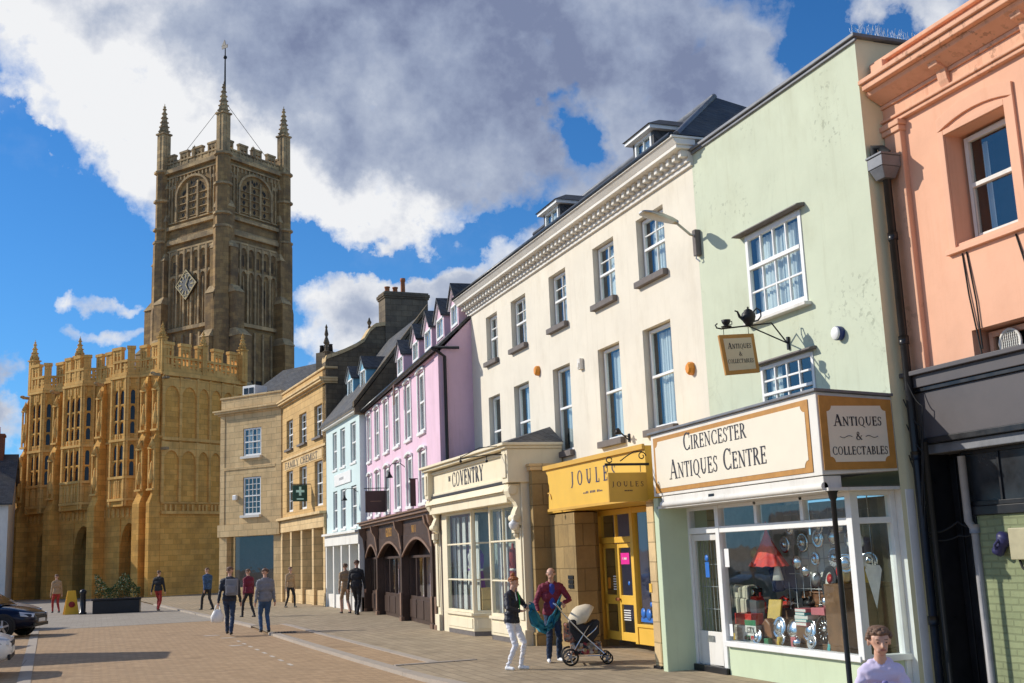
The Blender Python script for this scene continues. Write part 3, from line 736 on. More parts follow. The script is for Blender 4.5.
# mustard shopfront under it, standing forward of the wall ----------------------
MB.UNIT = Matrix.Translation((1.7615, -.5805, .13)) @ Matrix.Scale(.935, 4)
FY = -.48                                            # front of the fascia
fx0, fx1 = L(21.1), L(16.64)
b = MB(); zl = (2.80, 3.66)
prof = [(fx0+.10, zl[0]), (fx1, zl[0]-.02), (fx1, zl[1]+.01), (fx0, zl[1]), (fx0+.03, zl[1]-.10), (fx0+.11, zl[1]-.17), (fx0+.12, zl[1]-.30), (fx0+.16, zl[1]-.36), (fx0+.17, zl[1]-.46), (fx0+.12, zl[1]-.58)]
b.prism(prof, FY, .615)
fa = b.build('fascia', M['yellow'], cb, bevel=.008)
b = MB(); b.box(fx0-.02, fx1, FY-.05, FY-.001, zl[1]-.05, zl[1]+.035); b.box(fx0+.1, fx1, FY-.025, FY-.001, zl[0]-.02, zl[0]+.03)
b.tube([(fx0+.2+.08*math.cos(t*.5), FY-.012, 3.02+.02*t+.05*math.sin(t*.5)) for t in range(9)], .012, 6)
b.build('moulding', M['yellow_dark'], fa, bevel=.006)
b = MB(); tw = 1.98; w_ = text_width('JOULES', .27, 1., .62)
lettering(b, 'JOULES', fx0+1.30, 3.205, .27, FY-.004, tw/w_*1.0, .62)
for i in range(14):
    if i in (4, 9): continue
    x = fx0+1.86+i*.062; b.box(x, x+.035, FY-.004, FY-.001, 3.03, 3.055 if i in (0, 1, 12, 13) else 3.07)
b.build('lettering', M['navy'], fa)
# recess: stone wall on the left, soffit, dark doorway, doors, window
DY = .87; dx = lambda Y: L(Y)
MBU = MB.UNIT; MB.UNIT = None
b = MB(); b.box(L(21.10), L(19.85), -.43, -.001, .05, 2.72); b.box(L(21.10), L(19.85)-.25, -.002, .5, .05, 2.72)
sw_ = b.build('porch_wall', M['pier'], cb, bevel=.01)
b = MB(); b.box(L(21.10), L(15.30), -.42, -.001, 3.36, 3.43); b.build('lead_flat', M['lead'], cb)
b = MB()
for i in range(5):
    for k in range(3): b.box(L(20.25)+i*.05, L(20.25)+i*.05+.042, -.45, -.431, 1.30+k*.085, 1.37+k*.085)
b.build('name_plate', M['black'], sw_, one=True)
MB.UNIT = MBU
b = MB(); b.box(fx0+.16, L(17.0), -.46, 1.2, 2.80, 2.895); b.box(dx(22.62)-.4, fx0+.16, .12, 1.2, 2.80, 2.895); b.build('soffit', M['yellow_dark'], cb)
b = MB(); b.box(dx(22.62), L(17.3), DY+1.6, DY+1.7, 0, 2.8); b.box(dx(22.62)-.1, L(17.3), DY+.1, DY+1.6, -.05, .02)
b.box(L(17.36), L(17.3), .0, DY+1.7, 0, 2.8)
b.build('shop_interior', M['room'], cb)
b = MB(); b.box(dx(22.62)-.3, dx(21.62), DY+.135, DY+.17, .05, 2.8)
for i in range(5):
    x = dx(22.62)+.08+i*.19; b.box(x, x+.15, DY+.08, DY+.12, .1, 2.15)
M['greenblack'] = m_plain('green_black_paint', (.03, .038, .028), .4, 0, .2)
b.build('side_door', M['greenblack'], cb, bevel=.006)
yz = gz(20.5)
b = MB(); Fy = DY-.02
posts = [dx(21.6), dx(20.08)]
for (a, w) in ((dx(21.62), .13), (dx(20.03), .12), (L(17.55), .1)):
    b.box(a, a+w, Fy-.05, Fy+.08, yz, 2.8)
b.box(dx(21.49), dx(20.03), Fy-.04, Fy+.07, 2.12, 2.24); b.box(dx(21.49), L(17.55), Fy-.04, Fy+.07, 2.68, 2.79)
b.box(dx(20.79), dx(20.74), Fy-.02, Fy+.05, 2.24, 2.68)
b.box(dx(19.91), L(17.55), Fy-.03, Fy+.07, yz, .52); b.box(dx(19.91), L(17.55), Fy-.06, Fy+.07, .52, .58)
b.build('shop_frame', M['yellow'], cb, bevel=.008)
for (a, c) in ((dx(21.48), dx(20.765)), (dx(20.755), dx(20.04))):
    b = MB(); z0, z1 = yz+.03, 2.11
    b.box(a, a+.09, Fy, Fy+.05, z0, z1); b.box(c-.09, c, Fy, Fy+.05, z0, z1)
    b.box(a+.09, c-.09, Fy, Fy+.05, z0, z0+.16); b.box(a+.09, c-.09, Fy, Fy+.05, z1-.09, z1); b.box(a+.09, c-.09, Fy, Fy+.05, .92, 1.10)
    d = b.build('door', M['yellow'], cb, bevel=.006)
    b = MB(); b.box(a+.09, c-.09, Fy+.02, Fy+.026, z0+.16, .92); b.box(a+.09, c-.09, Fy+.02, Fy+.026, 1.10, z1-.09); b.build('pane', M['shopglass'], d)
    b = MB(); xx = c-.045 if a < dx(21.) else a+.045; b.lathe([(.0, -.06), (.032, -.05), (.035, -.03), (.015, -.015), (.02, 0)], (xx, Fy, 1.02), 12, 0, 'y'); b.build('knob', M['terracotta'], d)
b = MB(); b.box(dx(19.91), L(17.56), Fy+.02, Fy+.026, .58, 2.68); b.box(dx(21.49), dx(20.03), Fy+.02, Fy+.026, 2.24, 2.68); b.build('pane', M['shopglass'], cb)
M['magenta'] = m_plain('magenta_poster', (.75, .02, .30), .5, 0, .03)
M['bluesticker'] = m_plain('blue_sticker', (.03, .16, .55), .4, 0, .05)
b = MB(); b.box(dx(20.62), dx(20.24), Fy+.014, Fy+.018, 1.70, 1.92); ps = b.build('poster', M['magenta'], cb)
b = MB()
for i, w in enumerate((.03, .07, .04)): b.box(dx(20.52)+i*.07, dx(20.52)+i*.07+w*.8, Fy+.010, Fy+.0138, 1.79, 1.83)
b.build('lettering', M['white'], ps)
b = MB()
for (x, z, r) in ((dx(19.75), .78, .10), (dx(19.52), .76, .11), (dx(19.3), .80, .07), (dx(20.3), 1.33, .045), (dx(19.4), .95, .05)):
    b.lathe([(0, 0), (r, 0), (r, .003)], (x, Fy+.012, z), 16, 0, 'y')
b.box(dx(19.86), dx(19.2), Fy+.013, Fy+.0165, .62, .70)
b.build('window_sticker', M['bluesticker'], cb)
b = MB(); b.box(dx(21.28), dx(21.16), Fy+.012, Fy+.016, 1.22, 1.44); b.build('door_sticker', M['orange'], cb)
b = MB()
for i in range(5): b.box(dx(20.6), dx(20.3), Fy+.012, Fy+.016, .80-i*.045, .82-i*.045)
for i in range(6): b.box(dx(21.02), dx(20.88), Fy+.012, Fy+.016, 1.45-i*.05, 1.475-i*.05)
b.build('opening_hours', M['white'], cb)
# stone strip between the two shops
b = MB(); b.box(L(16.98), L(16.73), -.35, .8, .12, 2.79); b.box(L(17.0), L(16.73), -.38, .8, -.05, .12, 1)
b.build('stone_pilaster', [M['ashlar_pale'], M['black']], cb, bevel=.01)
b = MB(); b.box(L(17.02), L(16.93), -.36, -.351, 1.28, 1.42); b.build('notice', M['yellow'], cb)
MB.UNIT = None

# mustard hanging sign between the fascias
hs = thing('hanging_sign', 'small mustard yellow shop sign hanging from a black scrolled bracket', 'hanging sign', (7.90, 15.56, .14), R(-90)); hs.scale = (.93, .93, .93)
b = MB(); b.box(-.012, .012, -.74, .06, 3.345, 3.385)
b.tube([(0, -.06+.075*math.cos(t*.55)*(1-t*.05), 3.50+.075*math.sin(t*.55)*(1-t*.05)) for t in range(14)], .010, 6)
b.tube([(0, -.06, 3.58), (0, -.2, 3.575), (0, -.34, 3.50), (0, -.46, 3.42)], .010, 6)
b.tube([(0, -.66+.05*math.cos(t*.6), 3.44+.045*math.sin(t*.6)) for t in range(11)], .010, 6)
b.tube([(0, -.70, 3.345), (0, -.70, 3.24)], .006, 5); b.tube([(0, -.10, 3.345), (0, -.10, 3.24)], .006, 5)
b.build('bracket', M['iron'], hs)
b = MB(); hw = .02
b.prism([(-.70, 2.755), (.0, 2.755), (.0, 3.23), (-.70, 3.23)], -hw, hw, 0, 'x')
bd = b.build('board', M['yellow_dark'], hs, bevel=.006)
def toward_camera(b, x):
    """lettering on a board that stands out from the wall: text runs from the street towards the wall"""
    b.M = Matrix.Translation((x, 0, 0)) @ Matrix.Rotation(R(90), 4, 'Z')
b = MB(); toward_camera(b, hw+.001)
w_ = text_width('JOULES', .085, 1., .45)
lettering(b, 'JOULES', -.64, 3.0, .085, -.001, .58/w_, .45)
for i in range(5): b.box(-.42+i*.03, -.40+i*.03, -.004, -.001, 2.925, 2.945)
b.build('lettering', M['brown'], bd)

# ================================================================== PALE GREEN BUILDING (antiques shop)
YM = 17.35
mb_ = facade('antiques_shop', 'pale green rendered building with a cream antiques shop fascia and a splayed glazed shopfront', 8.93, YM)
G = lambda Y: YM-Y
xr = G(11.0); xl = G(15.28)+.002
b = MB()
b.wall(xl, xr, 2.86, 8.30, [(G(13.9), G(12.46), 5.17, 6.49), (G(13.76), G(12.46), 3.62, 4.51)], 0., .07, 0, 0, .6, 1)
b.quad((xl, 0, 2.86), (xl, 0, 8.3), (xl, .62, 8.3), (xl, .62, 2.86))
b.quad((xl, 0, 2.86), (xl, .62, 2.86), (xr, .62, 2.86), (xr, 0, 2.86))
b.build('wall', [M['mint'], M['dark']], mb_)
b = MB(); b.box(xl, xr-.001, .62, 7.5, 2.86, 8.1); b.box(xl, xr-.004, .0, .3, 8.30, 8.31); b.box(xl, xr-.002, .3, 7.5, 8.1, 8.2)
b.build('rear_wall', M['mint_dark'], mb_)
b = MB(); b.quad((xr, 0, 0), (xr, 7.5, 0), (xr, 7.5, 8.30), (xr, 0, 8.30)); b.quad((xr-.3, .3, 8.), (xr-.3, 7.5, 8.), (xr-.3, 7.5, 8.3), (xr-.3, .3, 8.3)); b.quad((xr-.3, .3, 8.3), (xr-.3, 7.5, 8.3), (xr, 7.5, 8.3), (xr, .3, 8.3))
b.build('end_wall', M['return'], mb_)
b = MB(); b.box(xl-.03, xr+.07, -.07, .34, 8.31, 8.36); b.box(xr-.33, xr+.07, .34, 7.5, 8.31, 8.36); b.box(xl-.03, xr+.05, -.035, -.001, 8.26, 8.31)
b.build('coping', M['lead'], mb_, bevel=.01)
# first and second floor windows with weathered hoods
w = sash(mb_, G(13.9)+.01, G(12.46)-.01, 5.19, 6.48, -.015, 4, (2, 1), .07, .028, rail=5.98, sill=(5.18, .05, .10, M['white_aged']), curtain=[(0., .52), (.48, 1.)], cy=.14)
b = MB(); b.prism([(-.16, 6.50), (.0, 6.50), (.0, 6.56), (-.12, 6.535)], G(13.9)-.14, G(12.46)+.10, 0, 'x'); b.build('hood', M['sillstone'], w, bevel=.01)
w = sash(mb_, G(13.76)+.01, G(12.46)-.01, 3.64, 4.50, -.015, 4, 2, .05, .028, rail=4.08, curtain=[(.0, .3)])
b = MB(); b.prism([(-.13, 4.52), (.0, 4.52), (.0, 4.57), (-.10, 4.55)], G(13.76)-.12, G(12.46)+.08, 0, 'x'); b.build('hood', M['sillstone'], w, bevel=.01)

# the projecting shopfront: long front board and the end board square to it ------
MB.UNIT = Matrix.Translation((1.4123, -.7269, .1628)) @ Matrix.Scale(.9186, 4)
FX = -.33
f0, f1 = G(16.70), G(12.04); f2 = f1+.07; YE = .785      # YE: the wall of the building above
zA, zB = 2.82, 3.87
b = MB()
b.hexa([(f0, FX, zA), (f1, FX, zA), (f2, YE, zA+.04), (f0, YE, zA)], [(f0, FX, zB-.04), (f1, FX, zB+.02), (f2, YE, 3.82), (f0, YE, zB-.04)])
fa = b.build('fascia', M['white_aged'], mb_, bevel=.008)
b = MB()
b.hexa([(f0-.04, FX-.05, zB-.036), (f1+.05, FX-.05, zB+.024), (f2+.05, YE, 3.824), (f0-.04, YE, zB-.036)],
       [(f0-.04, FX-.05, zB+.00), (f1+.05, FX-.05, zB+.06), (f2+.05, YE, 3.86), (f0-.04, YE, zB+.00)])
b.build('capping', M['lead'], fa, bevel=.005)
def notched(x0, z0, x1, z1, n, dz=0.):
    """rectangle with scooped corners (dz: extra height at the right-hand top corner)"""
    p = []
    for (cx, cz, a0) in ((x0, z0, 90), (x1, z0, 180), (x1, z1+dz, 270), (x0, z1, 0)):
        a = [a0-i*90/4 for i in range(5)]
        p += [(cx+n*math.cos(R(k)), cz+n*math.sin(R(k))) for k in a]
    return p
def sign_panel(parent, x0, z0, x1, z1, y, border, dz, notch):
    b = MB(); b.prism([(x0, z0), (x1, z0), (x1, z1+dz), (x0, z1)], y-.012, y, 0)
    p = b.build('sign_border', M['goldborder'], parent, bevel=.003)
    b = MB(); b.prism(notched(x0+border, z0+border, x1-border, z1-border, notch, dz), y-.017, y-.0125, 0)
    q = b.build('sign_panel', M['signcream'], parent); return q
q = sign_panel(fa, f0+.10, zA+.05, f1-.18, zB-.10, FX, .072, .045, .09)
b = MB(); yy = FX-.019; s_ = .012
w1 = text_width('Cirencester', .27, .9, .06); 
lettering(b, 'Cirencester', f0+1.12, 3.47, .27*2.62/w1*.66, yy, .98, .05, slope=.006)
w2 = text_width('Antiques Centre', .27, .9, .06)
lettering(b, 'Antiques Centre', f0+.62, 3.06, .27*3.5/w2*.80, yy, .92, .05, slope=.006)
b.build('lettering', M['lettering'], q)
# end board in its own plane
ex = Vector((f2-f1, YE-FX, 0)); el_ = ex.length; an = math.atan2(ex.y, ex.x)
eb = bpy.data.objects.new('end_board', None)
b = MB()
Mx = Matrix.Translation((f1+.012, FX, 0)) @ Matrix.Rotation(an, 4, 'Z')
b.M = Mx; b.prism([(.02, zA+.06), (el_-.03, zA+.07), (el_-.03, 3.78), (.02, zB-.03)], -.016, -.004, 0)
eb = b.build('sign_border', M['goldborder'], fa, bevel=.003)
b = MB(); b.M = Mx; b.prism(notched(.12, zA+.16, el_-.13, 3.70, .07), -.021, -.0165, 0)
q = b.build('sign_panel', M['signcream'], fa)
b = MB(); b.M = Mx; c = el_/2
lettering(b, 'Antiques', c, 3.44, .15, -.023, .90, .05, center=True, bold=1.2)
lettering(b, '&', c, 3.255, .11, -.023, 1., center=True, bold=1.2)
lettering(b, 'COLLECTABLES', c, 3.07, .105, -.023, .80, .05, center=True, bold=1.2)
for s in (-1, 1):
    b.tube([(c+s*(.10+.03*t), -.024, 3.30+.014*math.sin(t*1.1)) for t in range(7)], .004, 5)
b.build('lettering', M['lettering'], q)
# blind box, soffit, frames, glass -------------------------------------------
b = MB(); b.box(f0+.22, f1-.02, FX+.02, -.04, 2.64, 2.812); b.tube([(f0+.22, FX+.03, 2.68), (f1-.02, FX+.03, 2.68)], .045, 10)
b.build('blind_box', M['white_aged'], mb_, bevel=.008)
b = MB(); b.box(f0+1.75, f0+1.9, FX+.008, FX+.019, 2.72, 2.76); b.build('vent', M['black'], mb_)
SX = .25                                               # glazing line, set back from the wall above
Gw = lambda Y: YM-.984*Y
gc = Gw(12.48); ge = (Gw(12.44), .88)
b = MB(); b.box(f0+.02, f2-.02, FX+.03, YE+.3, 2.62, 2.66); b.build('soffit', M['white_aged'], mb_)
b = MB(); b.box(G(16.80), G(16.64), FX+.03, .6, -.02, 2.80); b.build('pier', M['mint_dark'], mb_, bevel=.012)
dl, dr = Gw(16.93), Gw(15.95)
b = MB()
fz0, fz1 = .0, 2.62
b.box(dl-.10, dl+.07, SX-.03, SX+.09, fz0, fz1)        # door jamb
b.box(dr-.03, dr+.08, SX-.05, SX+.08, .5, fz1); b.box(dr-.03, dr+.08, SX-.05, SX+.08, 0, .5)
for Y in (14.8, 13.6): b.box(Gw(Y)-.04, Gw(Y)+.04, SX-.03, SX+.07, 2.29, fz1)
b.box(dl+.07, gc, SX-.04, SX+.08, 2.19, 2.29); b.box(dl+.07, gc, SX-.03, SX+.08, 2.565, fz1)
b.box(dr+.08, gc, SX-.09, SX+.08, .47, .55)
b.box(gc-.06, gc+.06, SX-.07, SX+.05, 0.5, fz1)
ed = Vector((ge[0]-gc, ge[1]-SX, 0)); eL = ed.length; ea = math.atan2(ed.y, ed.x)
fr = MB(); fr.M = Matrix.Translation((gc, SX-.02, 0)) @ Matrix.Rotation(ea, 4, 'Z')
fr.box(.07, eL, -.05, .06, 2.565, fz1); fr.box(.07, eL, -.04, .06, 2.20, 2.28); fr.box(.07, eL+.02, -.09, .08, .47, .55); fr.box(eL-.08, eL+.0, -.04, .06, .55, 2.565)
b.v, b.f, b.m, b.smooth  # (same frame, splayed end added below)
o = len(b.v); b.v += fr.v; b.f += [tuple(i+o for i in f) for f in fr.f]; b.m += fr.m; b.smooth += fr.smooth
b.box(ge[0]-.05, f2, ge[1]-.02, ge[1]+.12, 0, fz1)
b.box(ge[0]-.05, ge[0]+.06, ge[1]-.10, ge[1]-.02, 0, fz1)
b.build('shop_frame', M['white'], mb_, bevel=.008)
b = MB(); b.box(dr+.08, gc, SX+.01, SX+.016, .55, 2.19); b.box(dl+.07, gc, SX+.01, SX+.016, 2.29, 2.565)
b.M = fr.M; b.box(.06, eL-.08, -.004, .002, .55, 2.20); b.box(.06, eL-.08, -.004, .002, 2.28, 2.565)
b.build('pane', M['shopglass'], mb_)
b = MB(); b.box(dr+.08, gc, SX-.02, SX+.14, -.02, .47); b.M = fr.M; b.box(.03, eL, -.03, .1, -.02, .47); b.build('stall_riser', M['mint_dark'], mb_, bevel=.006)
b = MB(); b.box(dl-.10, dr+.08, SX-.08, SX+.2, 0., .14); b.build('doorstep', M['black'], mb_, bevel=.01)
b = MB(); dz0 = .145
b.box(dl+.075, dl+.16, SX, SX+.05, dz0, 2.18); b.box(dr-.12, dr-.035, SX, SX+.05, dz0, 2.18); b.box(dl+.16, dr-.12, SX, SX+.05, 2.08, 2.18); b.box(dl+.16, dr-.12, SX, SX+.05, dz0, .66)
d = b.build('door', M['white_aged'], mb_, bevel=.006)
b = MB(); b.box(dl+.16, dr-.12, SX+.02, SX+.026, .66, 2.08); b.build('pane', M['shopglass'], d)
b = MB(); b.box(dl+.40, dl+.62, SX-.01, SX-.002, .50, .60); b.build('letterbox', M['steel'], d, bevel=.003)
b = MB()
for i in range(7):
    x = dl+.18+i*.11; b.tube([(x, SX+.10, .66), (x, SX+.10, 2.08)], .008, 6)
for z in (1.0, 1.35, 1.7): b.tube([(dl+.16, SX+.10, z), (dr-.12, SX+.10, z)], .008, 6)
b.build('door_grille', M['pvc'], d)
b = MB(); b.box(dl+.44, dl+.56, SX+.012, SX+.0185, 1.50, 1.74); b.lathe([(0, 0), (.055, 0), (.055, .004)], (dl+.50, SX+.012, 1.8), 14, 0, 'y'); b.build('door_sticker', M['bluesticker'], d)
b = MB(); b.box(dr+.10, dr+.24, SX+.004, SX+.009, 1.66, 1.94); b.box(dr+.10, dr+.2, SX+.004, SX+.009, .62, .80); b.build('notice', M['white'], mb_)
# display room behind the glass
b = MB(); x2 = ge[0]+.0; yb3 = 2.05
b.quad((dr, 1.95, .0), (x2, 1.95, .0), (x2, 1.95, 2.62), (dr, 1.95, 2.62)); b.quad((dl-.1, 1.9, 0), (dr, 1.9, 0), (dr, 1.9, 2.62), (dl-.1, 1.9, 2.62))
b.quad((x2, ge[1]+.1, 0), (x2, 1.95, 0), (x2, 1.95, 2.62), (x2, ge[1]+.1, 2.62))
b.build('display_back', M['room'], mb_)
b = MB(); b.add([(dr+.08, SX+.14, .50), (gc, SX+.14, .50), (gc+.04, ge[1]+.1, .50), (x2, 1.95, .50), (dr+.08, 1.95, .50)], [(0, 1, 2, 3, 4)])
M['shelfcloth'] = m_plain('display_cloth', (.12, .10, .085), .95, 0, .25)
b.build('display_floor', M['shelfcloth'], mb_)
b = MB(); px_, py_ = G(12.09), -.17
b.lathe([(.045, 0), (.045, .06), (.034, .1), (.034, 2.5), (.05, 2.53), (.06, 2.6), (.09, 2.63)], (px_, py_, 0), 14, 0)
b.build('post', M['black'], mb_)
MB.UNIT = None
# alarm bell, spikes and hatch belonging to the building
b = MB(); b.lathe([(0, -.10), (.075, -.10), (.085, -.09), (.085, 0)], (G(11.84), -.004, 4.62), 20, 0, 'y')
a_ = b.build('alarm_box', M['white'], mb_)
b = MB(); b.lathe([(.088, -.075), (.092, -.07), (.092, -.004), (.088, 0)], (G(11.84), -.003, 4.62), 20, 0, 'y'); b.build('alarm_band', m_plain('navy_plastic', (.02, .035, .16), .4, 0, .1), a_)
b = MB(); rr = random.Random(3)
for i in range(34):
    x = xr-.02+rr.uniform(-.04, .06); y = .0+i*.045
    for k in (-1, 0, 1): b.tube([(x, y, 8.36), (x+k*.05, y+rr.uniform(-.03, .03), 8.49+rr.uniform(0, .03))], .0022, 3, 0, False)
b.build('bird_spikes', M['steel'], mb_)
b = MB(); b.box(xr-.3, xr+.12, .62, 1.6, 7.72, 8.17); b.build('lead_hatch', M['lead'], mb_, bevel=.02)

# street lamp on the wall
lp = thing('street_lamp', 'grey street lamp on a short arm at the joint between cream and pale green walls', 'street lamp', (8.93, 15.22, 0), R(-90))
b = MB(); b.box(-.05, .05, -.10, -.002, 6.55, 6.98); b.build('gear_box', M['sillstone'], lp, bevel=.01)
b = MB(); b.tube([(0, -.05, 6.88), (.0, -.16, 6.90), (.0, -.40, 7.08)], .022, 8); b.tube([(0, -.05, 6.6), (.03, -.1, 6.5), (.03, -.03, 6.45)], .012, 6); b.build('arm', M['steel'], lp)
b = MB()
b.M = Matrix.Translation((0, -.38, 7.07)) @ Matrix.Rotation(R(-12), 4, 'X')
vs = []; sec = [(0., .05, .05), (-.10, .085, .075), (-.3, .13, .085), (-.5, .145, .07), (-.62, .12, .04), (-.66, .06, .02)]
for (y, w, h) in sec:
    for j in range(12):
        a = 2*PI*j/12; vs.append((w*math.cos(a), y, (h if math.sin(a) > 0 else h*.35)*math.sin(a)))
b.add(vs, [(i*12+j, i*12+(j+1) % 12, (i+1)*12+(j+1) % 12, (i+1)*12+j) for i in range(len(sec)-1) for j in range(12)], 0, True)
b.add(vs[:12], [tuple(range(12))]); b.add(vs[-12:], [tuple(range(11, -1, -1))])
b.build('lamp_head', M['steel'], lp)

# teapot sign --------------------------------------------------------------
ts = thing('hanging_sign', 'framed cream antiques sign hung under an iron bracket with a teapot and teacup', 'hanging sign', (8.93, 13.0, 0), R(-90))
b = MB(); Z0 = 4.90
b.tube([(0, -.02, 4.70), (0, -.26, 4.99), (0, -.62, 4.94), (0, -1.06, 4.88), (0, -1.13, 4.89), (0, -1.15, 4.93), (0, -1.12, 4.95)], .011, 7)
b.tube([(0, -.02, 4.71), (0, -.62, 4.93)], .010, 7); b.box(-.02, .02, -.03, -.002, 4.62, 4.80)
b.tube([(0, -1.03, 4.885), (0, -1.03, 4.79)], .005, 5); b.tube([(0, -.64, 4.93), (0, -.64, 4.82)], .005, 5)
b.build('bracket', M['iron'], ts)
b = MB(); c = (0, -.62, 4.95)
b.lathe([(0, 0), (.05, 0), (.055, .015), (.085, .06), (.10, .11), (.09, .16), (.055, .195), (.06, .2), (.03, .22), (.012, .225), (.016, .245), (0, .26)], c, 16)
b.tube([(0, -.70, 5.02), (0, -.76, 5.06), (0, -.79, 5.13), (0, -.83, 5.14)], [.025, .02, .013, .011], 8)
b.tube([(0, -.54, 5.13), (0, -.48, 5.19), (0, -.42, 5.16), (0, -.42, 5.08), (0, -.47, 5.02), (0, -.54, 5.0)], .011, 7)
b.build('teapot', M['iron'], ts)
b = MB(); c = (0, -.98, 4.905)
b.lathe([(0, 0), (.07, .004), (.075, .012), (.03, .012), (.035, .03), (.055, .06), (.065, .10), (.055, .10), (.0, .095)], c, 14)
b.tube([(0, -.92, 4.99), (0, -.89, 4.99), (0, -.89, 4.95), (0, -.93, 4.94)], .007, 6)
b.build('teacup', M['iron'], ts)
b = MB()
b.M = Matrix.Translation((0, 0, 0))
vs = [(-1.12, 4.79), (-.57, 4.83), (-.52, 4.29), (-1.05, 4.24)]
b.prism([vs[3], vs[2], vs[1], vs[0]], -.022, .022, 0, 'x')
fr_ = b.build('sign_frame', M['goldborder'], ts, bevel=.008)
cx = sum(p[0] for p in vs)/4; cz = sum(p[1] for p in vs)/4
b = MB(); b.prism([(cx+(p[0]-cx)*.80, cz+(p[1]-cz)*.80) for p in (vs[3], vs[2], vs[1], vs[0])], .0225, .026, 0, 'x')
pn = b.build('sign_panel', m_plain('sign_board_paint', (.66, .55, .36), .5, 0, .04), ts)
b = MB(); b.M = Matrix.Translation((.027, 0, 0)) @ Matrix.Rotation(R(90), 4, 'Z')
lettering(b, 'Antiques', cx, 4.60, .085, -.001, .82, .05, center=True, slope=.07, bold=1.15)
lettering(b, '&', cx+.01, 4.51, .06, -.001, 1., center=True)
lettering(b, 'COLLECTABLES', cx+.005, 4.40, .056, -.001, .72, .06, center=True, slope=.07, bold=1.15)
b.build('lettering', M['lettering'], pn)

# ================================================================== PEACH BUILDING
pb = facade('terrace_building', 'peach rendered building with moulded cornice over a dark boarded shopfront', 9.30, 10.985)
X1 = 6.5
Pq = lambda Y: 10.985-Y
wx0, wx1 = Pq(10.02), Pq(9.06)
b = MB()
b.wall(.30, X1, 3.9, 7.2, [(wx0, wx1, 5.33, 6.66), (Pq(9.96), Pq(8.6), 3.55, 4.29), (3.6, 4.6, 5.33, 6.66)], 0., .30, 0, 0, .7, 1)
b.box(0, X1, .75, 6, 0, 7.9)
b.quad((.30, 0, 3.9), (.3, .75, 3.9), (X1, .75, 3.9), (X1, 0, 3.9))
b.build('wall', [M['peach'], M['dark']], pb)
b = MB()
b.box(.0, .30, -.08, .75, 3.9, 7.0); b.box(-.015, .32, -.11, .75, 6.98, 7.05); b.box(-.03, .34, -.13, .75, 7.05, 7.12)
b.build('pilaster', M['peach_trim'], pb, bevel=.012)
b = MB()
for (y, z0, z1) in ((-.05, 7.12, 7.17), (-.08, 7.17, 7.205), (-.03, 7.205, 7.36), (-.06, 7.36, 7.41)):
    b.box(-.03-abs(y)*.4, X1, y-.02, .7, z0, z1)
b.prism([(-.09, 7.41), (.6, 7.41), (.6, 7.56), (-.30, 7.56), (-.28, 7.51), (-.20, 7.47)], -.0, X1, 0, 'x')
b.box(.04, X1, -.38, .6, 7.562, 7.64); b.box(.02, X1, -.42, .6, 7.642, 7.70)
b.build('cornice', M['peach_trim'], pb, bevel=.01)
b = MB()
for x in (1.06, 2.35, 3.7, 5.0):
    b.prism([(-.07, 7.21), (-.05, 7.21), (-.05, 7.50), (-.24, 7.50), (-.22, 7.44), (-.12, 7.40), (-.10, 7.28)], x, x+.15, 0, 'x')
b.build('bracket', M['peach_trim'], pb, bevel=.008)
b = MB(); b.box(.02, X1, -.14, .45, 7.70, 7.90); b.box(.0, X1, -.20, .5, 7.90, 7.955); b.box(.06, .30, -.24, .5, 7.70, 7.91)
b.build('parapet', M['peach_trim'], pb, bevel=.012)
b = MB(); b.hexa([(.35, .5, 7.93), (X1, .5, 7.93), (X1, 3.2, 10.1), (.9, 3.2, 10.1)], [(.35, .5, 8.0), (X1, .5, 8.0), (X1, 3.2, 10.17), (.9, 3.2, 10.17)])
b.quad((.35, .5, 7.9), (.9, 3.2, 10.1), (.9, 5.8, 7.9), (.35, 5.8, 7.9))
b.build('roof', M['slate'], pb)
# raised architrave with a shallow arched head
b = MB(); a0, a1 = wx0-.10, wx1+.14; zt = 6.86
n = 8
def arch_band(x0, x1, zs, rise, t):
    top = []; bot = []
    for i in range(n+1):
        x = x0+(x1-x0)*i/n; z = zs+rise*(1-((2*i/n)-1)**2)
        top.append((x, z+t)); bot.append((x, z))
    return top, bot
top, bot = arch_band(a0, a1, 6.72, .10, .16)
for i in range(n):
    b.prism([bot[i], bot[i+1], top[i+1], top[i]], -.035, -.001)
b.box(a0, wx0, -.035, -.001, 5.28, 6.72); b.box(wx1, a1, -.035, -.001, 5.28, 6.72); b.box(wx0, wx1, -.0345, -.001, 6.661, 6.725)
b.box(a0-.05, a1+.05, -.06, -.001, 5.22, 5.28)
b.build('architrave', M['peach'], pb, bevel=.006)
sash(pb, wx0+.05, wx1-.03, 5.36, 6.62, .22, 1, 1, .06, rail=6.02, mats=M['white_aged'], curtain=[(.0, .12)], cy=.2)
sash(pb, 3.65, 4.57, 5.36, 6.62, .22, 1, 1, .06, rail=6.02, mats=M['white_aged'])
w = sash(pb, Pq(9.9), Pq(8.62), 3.57, 4.26, .18, 2, 1, .06, mid=False, mats=M['peach_trim'])
b = MB(); c = (Pq(9.55), .16, 4.08)
b.lathe([(.15, 0), (.165, -.01), (.165, -.03), (.14, -.03), (.14, 0)], c, 24, 0, 'y')
for i in range(-4, 5):
    h = math.sqrt(max(0, .14**2-(i*.03)**2))
    b.box(c[0]+i*.03-.004, c[0]+i*.03+.004, c[1]-.022, c[1]-.014, c[2]-h, c[2]+h)
    b.box(c[0]-h, c[0]+h, c[1]-.0125, c[1]-.005, c[2]+i*.03-.004, c[2]+i*.03+.004)
b.build('extractor_grille', M['white_aged'], w)
